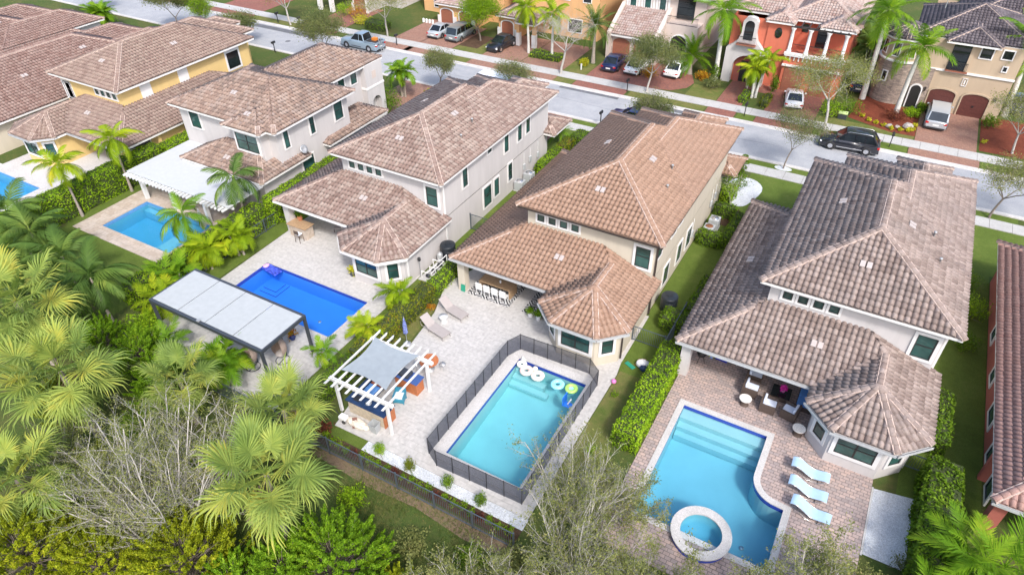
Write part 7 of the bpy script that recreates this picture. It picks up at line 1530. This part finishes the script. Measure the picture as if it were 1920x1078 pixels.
# mottled roof house patio
bc = T('outdoor_bar', 'travertine bar counter under the mottled roof eave', 'bar counter', -35.7, 29.6, .045); MB().box(-.8, .85, -.4, .4, 0, 1.0).build('body', M['travertine_warm'], bc); MB().box(-.92, .97, -.52, .5, 1.002, 1.06).build('top', M['wood_table'], bc, bevel=.01)
def barstool(label, x, y, rz):
    h = T('bar_stool', label, 'bar stool', x, y, .045, rz); MB().box(-.22, .22, -.2, .2, .68, .74).build('seat', M['cushion'], h, bevel=.02); MB().box(-.22, .22, .18, .22, .742, 1.05).build('backrest', M['wicker'], h)
    for a in (-.2, .2):
        for b_ in (-.18, .18): MB().bar((a, b_, .68), (a * 1.15, b_ * 1.15, 0), .03).build('leg', M['wicker'], h)
barstool('bar stool in front of the travertine counter', -35.25, 28.85, 180)
for i, (x, y) in enumerate(((-33.6, 31.4), (-32.7, 31.0))): 
    h = T('patio_chair', 'brown patio chair under the mottled roof eave, %s one' % ('left', 'right')[i], 'chair', x, y, .045, 20); MB().box(-.3, .3, -.3, .3, .35, .42).build('seat', M['sling'], h); MB().box(-.3, .3, .26, .32, .421, .95).build('backrest', M['sling'], h)
    for a in (-.27, .27):
        for b_ in (-.27, .27): MB().box(a - .02, a + .02, b_ - .02, b_ + .02, 0, .349).build('leg', M['wicker'], h)
for lb, x, y, m_, lf in (('yellow-leaved plant in a dark pot by the mottled roof bay', -28.95, 27.5, 'charcoal', 'lf_yellow'), ('plant in a dark blue pot under the louvred pergola', -28.0, 20.5, 'blueglaze', 'lf_croton'), ('fern in a pot on the travertine counter', -36.0, 30.0, 'terracotta', 'lf_palm')):
    z0 = 1.07 if 'counter' in lb else 0; h = thing('potted_plant', lb, 'potted plant', (x, y, .045 + z0)); MB().lathe([(.14, 0), (.22, .22), (.18, .4), (.15, .4), (0, .36)], n=14).build('pot', M[m_], h); n = 150; d = unit(NR.normal(size=(n, 3)) + np.array([0, 0, 1.4])); V, F = leaf_quads(d * NR.uniform(.1, .45, (n, 1)) + np.array([0, 0, .42]), .22, .35, .2, d, 2.5); link('foliage', fast_mesh('foliage', V, F, M[lf]), h)
fm_ = thing('pool_mattress', 'blue patterned float in the corner of the royal blue pool', 'float', (-34.6, 25.25, -.06), rad(-8)); bl_ = plain('float_blue', (.05, .08, .5), .4, var=.9, vs=7); MB().box(-.75, .75, -.34, .34, 0, .12).build('mattress', bl_, fm_, bevel=.05); MB().sphere((-.62, 0, .16), (.2, .25, .1), 12, 8).build('pillow', plain('float_pink', (.6, .35, .6), .4), fm_)
def egg(label, x, y, rz):
    h = T('egg_chair', label, 'hanging chair', x, y, .045, rz); b = MB(); b.lathe([(.40, -.02), (.44, -.02), (.44, .02), (.40, .02), (.40, -.02)], n=24, caps=False, smooth=False); b.bar((-.42, 0, 0), (.42, 0, 0), .04); b.build('base_ring', M['charcoal'], h, loc=(0, 0, .03))
    MB().tube([(.42, 0, .03), (.55, 0, .8), (.42, 0, 1.6), (.05, 0, 1.95), (-.05, 0, 1.85)], .03, 8).build('stand', M['charcoal'], h)
    e = MB(); n, k = 18, 12; vs = []
    for i in range(k + 1):
        t = math.pi * (.06 + .9 * i / k)
        for j in range(n + 1): a = rad(-125) + rad(250) * j / n; vs.append((.46 * math.sin(t) * math.cos(a), .46 * math.sin(t) * math.sin(a), 1.08 + .66 * math.cos(t)))
    e.add(vs, [(i * (n + 1) + j, i * (n + 1) + j + 1, (i + 1) * (n + 1) + j + 1, (i + 1) * (n + 1) + j) for i in range(k) for j in range(n)], True); e.build('basket', plain('egg_weave', (.30, .23, .19), .8, var=.3, vs=25), h); MB().sphere((0, 0, .62), (.34, .34, .13), 12, 8).build('cushion', M['sling'], h)
egg('egg chair under the louvred pergola, left one', -28.35, 17.5, 100); egg('egg chair under the louvred pergola, right one', -27.2, 18.8, 100)
# pool equipment, tanks, air conditioners
tk = lambda lb, x, y, r_, h_: MB().lathe([(r_, 0), (r_, h_ * .3), (r_ * .97, h_ * .32), (r_, h_ * .34), (r_, h_ * .6), (r_ * .97, h_ * .62), (r_, h_ * .64), (r_, h_ * .86), (r_ * .93, h_ * .91), (r_ * .42, h_ * .96), (r_ * .40, h_), (0, h_ + .01)], n=24, smooth=False).build('body', M['plastic_black'], T('water_tank', lb, 'tank', x, y, .02))
tk('black water tank against the wall of the mottled roof house', -24.2, 32.6, .56, 1.35); tk('black water tank in the hedge beside the cream house', -8.25, 34.9, .56, 1.2)
pe = T('pool_pump', 'pool pumps and white pipes beside the mottled roof house', 'pool equipment', -24.15, 30.6, .02); MB().box(-.5, .6, -1.2, 1.3, 0, .06).build('pad', M['concrete'], pe)
for y in (-.7, .0, .7): MB().lathe([(0, 0), (.13, 0), (.13, .3), (0, .32)], n=12).build('pump', M['plastic_black'], pe, mw=Matrix.Translation((-.1, y, .2)) @ Matrix.Rotation(rad(90), 4, 'Y'))
for k, pts in enumerate(([(-.3, -1, .1), (-.3, -1, .7), (.2, -1, .7), (.2, .2, .7)], [(.3, -.7, .1), (.3, -.7, .5), (.3, .9, .5), (-.2, .9, .5)], [(-.2, .3, .1), (-.2, .3, .9), (.35, .3, .9), (.35, 1.2, .9), (.35, 1.2, .1)], [(.45, -1.1, .1), (.45, -1.1, .35), (.45, 1.2, .35)], [(0, -.4, .3), (0, -.4, .8), (.45, -.4, .8), (.45, -.4, .1)])): MB().tube(pts, .035, 8, smooth=False).build('pipe', M['pvc'], pe)
MB().lathe([(.2, 0), (.22, .1), (.22, .75), (.12, .9), (0, .92)], n=16).build('filter', M['galv'], pe, loc=(-.2, 1.15, .06)); MB().bar((-.45, -.9, 0), (-.45, -.9, 1.5), .04).build('lamp_post', M['galv'], pe); MB().lathe([(0, 1.45), (.11, 1.5), (.11, 1.7), (0, 1.75)], n=12).build('lamp_head', M['black'], pe, loc=(-.45, -.9, 0))
def ac(label, x, y, rust=False):
    h = T('air_conditioner', label, 'air conditioner', x, y, .02); MB().box(-.42, .42, -.42, .42, 0, .07).build('pad', M['concrete'], h); MB().box(-.38, .38, -.38, .38, .071, .86).build('cabinet', M['ac'], h, bevel=.04); MB().lathe([(.29, 0), (.33, 0), (.33, .03), (.29, .03), (.29, 0)], n=20, smooth=False, caps=False).build('fan_guard', M['galv'], h, loc=(0, 0, .861)); MB().lathe([(0, 0), (.28, 0), (.28, .012), (0, .015)], n=18).build('fan', M['rust'] if rust else M['chrome'], h, loc=(0, 0, .862))
ac('air conditioner with rusty fan beside the cream house', -8.5, 44.5, True); ac('air conditioner with clean fan beside the cream house', -8.45, 45.8); ac('air conditioner beside the mottled roof house, nearer one', -24.35, 43.6); ac('air conditioner beside the mottled roof house, farther one', -24.35, 45.2)
# street furniture
def mailbox(label, x, y, rz=0, tall=1.15):
    h = T('mailbox', label, 'mailbox', x, y, .02, rz); MB().box(-.04, .04, -.04, .04, 0, tall).build('post', M['black'], h); b = MB(); n = 8; pr = [(-.11, 0), (.11, 0)] + [(.11 * math.cos(math.pi * i / n), .14 + .11 * math.sin(math.pi * i / n)) for i in range(n + 1)]; k = len(pr)
    b.add([(px_, -.26, pz_) for px_, pz_ in pr] + [(px_, .26, pz_) for px_, pz_ in pr], [tuple(range(k)), tuple(range(2 * k - 1, k - 1, -1))] + [(i, k + i, k + (i + 1) % k, (i + 1) % k) for i in range(k)]); b.build('box', M['black'], h, loc=(0, 0, tall)); MB().bar((-.0, -.2, tall - .03), (0, 0, tall - .3), .03).build('bracket', M['black'], h)
for lb, x, y in (('black mailbox on the verge before the beige house', 1.8, 66.6), ('black mailbox by the triple golden palm', -11.6, 66.9), ('black mailbox left of the leafy grey-green street tree', -24.2, 67.0), ('black mailbox right of the pickup', -54.9, 66.9), ('black mailbox across from the yellow house', -74.6, 66.4), ('black mailbox beside the half-bare tree at top left', -70.6, 66.4), ('black mailbox above the white house roof ridge', -66.6, 57.8), ('black twin mailbox behind the terracotta roof', -23.3, 57.9)): mailbox(lb, x, y, 0, 1.15 if 'twin' not in lb else 1.35)
ub = T('utility_box', 'green utility box on the lawn under the wide half-bare tree', 'utility box', -3.0, 71.0, .01); MB().box(-.4, .4, -.3, .3, 0, .5).build('cabinet', M['charcoal'], ub); MB().box(-.43, .43, -.33, .33, .501, .62).build('lid', M['box_green'], ub, bevel=.03)
for lb, x, y, s_ in (('grey boulder in the mulch, left of three', 1.3, 70.9, .35), ('whitish small boulder in the mulch, middle of three', 2.0, 71.15, .25), ('largest grey boulder in the mulch, right of three', 2.85, 71.5, .5)): MB().sphere((0, 0, s_ * .4), (s_, s_ * .7, s_ * .75), 9, 6, .14, RN).build('rock', M['rock'], thing('boulder', lb, 'boulder', (x, y, 0)))
for i in range(4): h = thing('paint_can', 'white can by the orange house wall, %s' % ('far left', 'second from left', 'third from left', 'nearest the garage')[i], 'can', (-57.2 + i * .5, 75.9, .03), 0, 'cans by the orange wall'); MB().lathe([(.16, 0), (.16, .4), (.13, .45), (.1, .5), (0, .5)], n=12).build('body', M['whitepaint'], h)
sg = T('marker_post', 'short white post on the lawn before the pinkish house', 'post', -31.2, 70.4, .01); MB().box(-.07, .07, -.05, .05, 0, .6).build('post', M['whitepaint'], sg); MB().box(-.09, .09, -.07, .07, .601, .66).build('cap', M['whitepaint'], sg)
tr_ = st('tree_ring', [(-5.8 + .75 * math.cos(i * .4488), 57.8 + .42 * math.sin(i * .4488)) for i in range(14)], .03, M['gravel'])
gr = T('barbecue', 'black grill in the patio of the yellow house', 'barbecue', -61.0, 31.3, .045); MB().box(-.5, .5, -.3, .3, .4, .85).build('body', M['black'], gr); MB().box(-.5, .5, -.28, .28, .851, 1.1).build('hood', M['charcoal'], gr, bevel=.1)
for a in (-.45, .45): MB().box(a - .03, a + .03, -.25, .25, 0, .399).build('leg', M['black'], gr)
lounger('white lounger beside the hedge of the yellow house', -57.6, 28.2, 160, 'cushion', 'whitepaint'); lounger('white lounger with blue towel near the pale blue pool', -57.9, 26.5, 160, 'cushion', 'whitepaint')
for i, (x, y) in enumerate(((-46.2, 30.0), (-45.2, 30.6))): 
    h = T('patio_table', 'dark patio table under the white cover, %s one' % ('left', 'right')[i], 'table', x, y, .045); MB().lathe([(0, .7), (.5, .7), (.5, .74), (0, .745)], n=20, smooth=False).build('top', M['charcoal'], h); MB().lathe([(.28, 0), (.05, .06), (.05, .699)], n=10).build('pedestal', M['charcoal'], h)

# meters, conduits and vents on the long side walls
def wall_kit(h, x, ys, zs=1.2):
    for i, y in enumerate(ys):
        MB().box(x, x + .14, y - .17, y + .17, zs - .1 + .25 * (i % 2), zs + .4 + .25 * (i % 2)).build('meter_box', M['ac'], h, bevel=.02); MB().tube([(x + .05, y, zs + .4), (x + .05, y, 2.6)], .025, 6).build('conduit', M['pvc'], h)
        MB().box(x, x + .05, y + .9, y + 1.1, .4, .55).build('wall_vent', M['ac'], h)
wall_kit(HD3, -24.84, (45.1, 46.2, 47.6)); wall_kit(HD4, -9.24, (46.9, 47.8, 42.2))

# pool fittings
for h, pts in ((p4, ((-12.3, 19.5), (-12.3, 22.5))), (p5, ((-2.2, 22.0), (.6, 21.2))), (p3, ((-30.8, 23.7), (-29.0, 23.7)))):
    for x, y in pts: MB().lathe([(0, 0), (.12, 0), (.12, .015), (0, .02)], n=14).build('drain', M['galv'], h, loc=(x, y, -1.40 if h is p3 else -1.62))
for a, b in (((-35.2, 24.2), (-33.6, 24.2)), ((-33.6, 24.2), (-33.6, 25.6)), ((-35.2, 24.6), (-34.0, 24.6)), ((-34.0, 24.6), (-34.0, 25.6))): MB().bar((a[0], a[1], -1.385), (b[0], b[1], -1.385), .05, .02).build('tile_line', M['bluetile'], p3)
st('road_manhole', [(-68.2 + .35 * math.cos(i * .5236), 61.6 + .35 * math.sin(i * .5236)) for i in range(12)], .011, M['tar'])
for i, (x, y, a, l_) in enumerate(((-12, 61.5, .1, 9), (-30, 62.2, -.05, 12), (2, 61.2, .03, 8), (-48, 61.8, .06, 14), (-20, 60.2, 1.2, 3), (-40, 63.2, 1.4, 3))):
    c_, s_ = math.cos(a) * l_ / 2, math.sin(a) * l_ / 2; st('road_crack', [(x - c_, y - s_), (x - c_ * .3 + .05, y - s_ * .3 + .1), (x + c_, y + s_), (x + c_, y + s_ + .03), (x - c_ * .3 + .05, y - s_ * .3 + .14), (x - c_, y - s_ + .03)], .010, M['tar'])
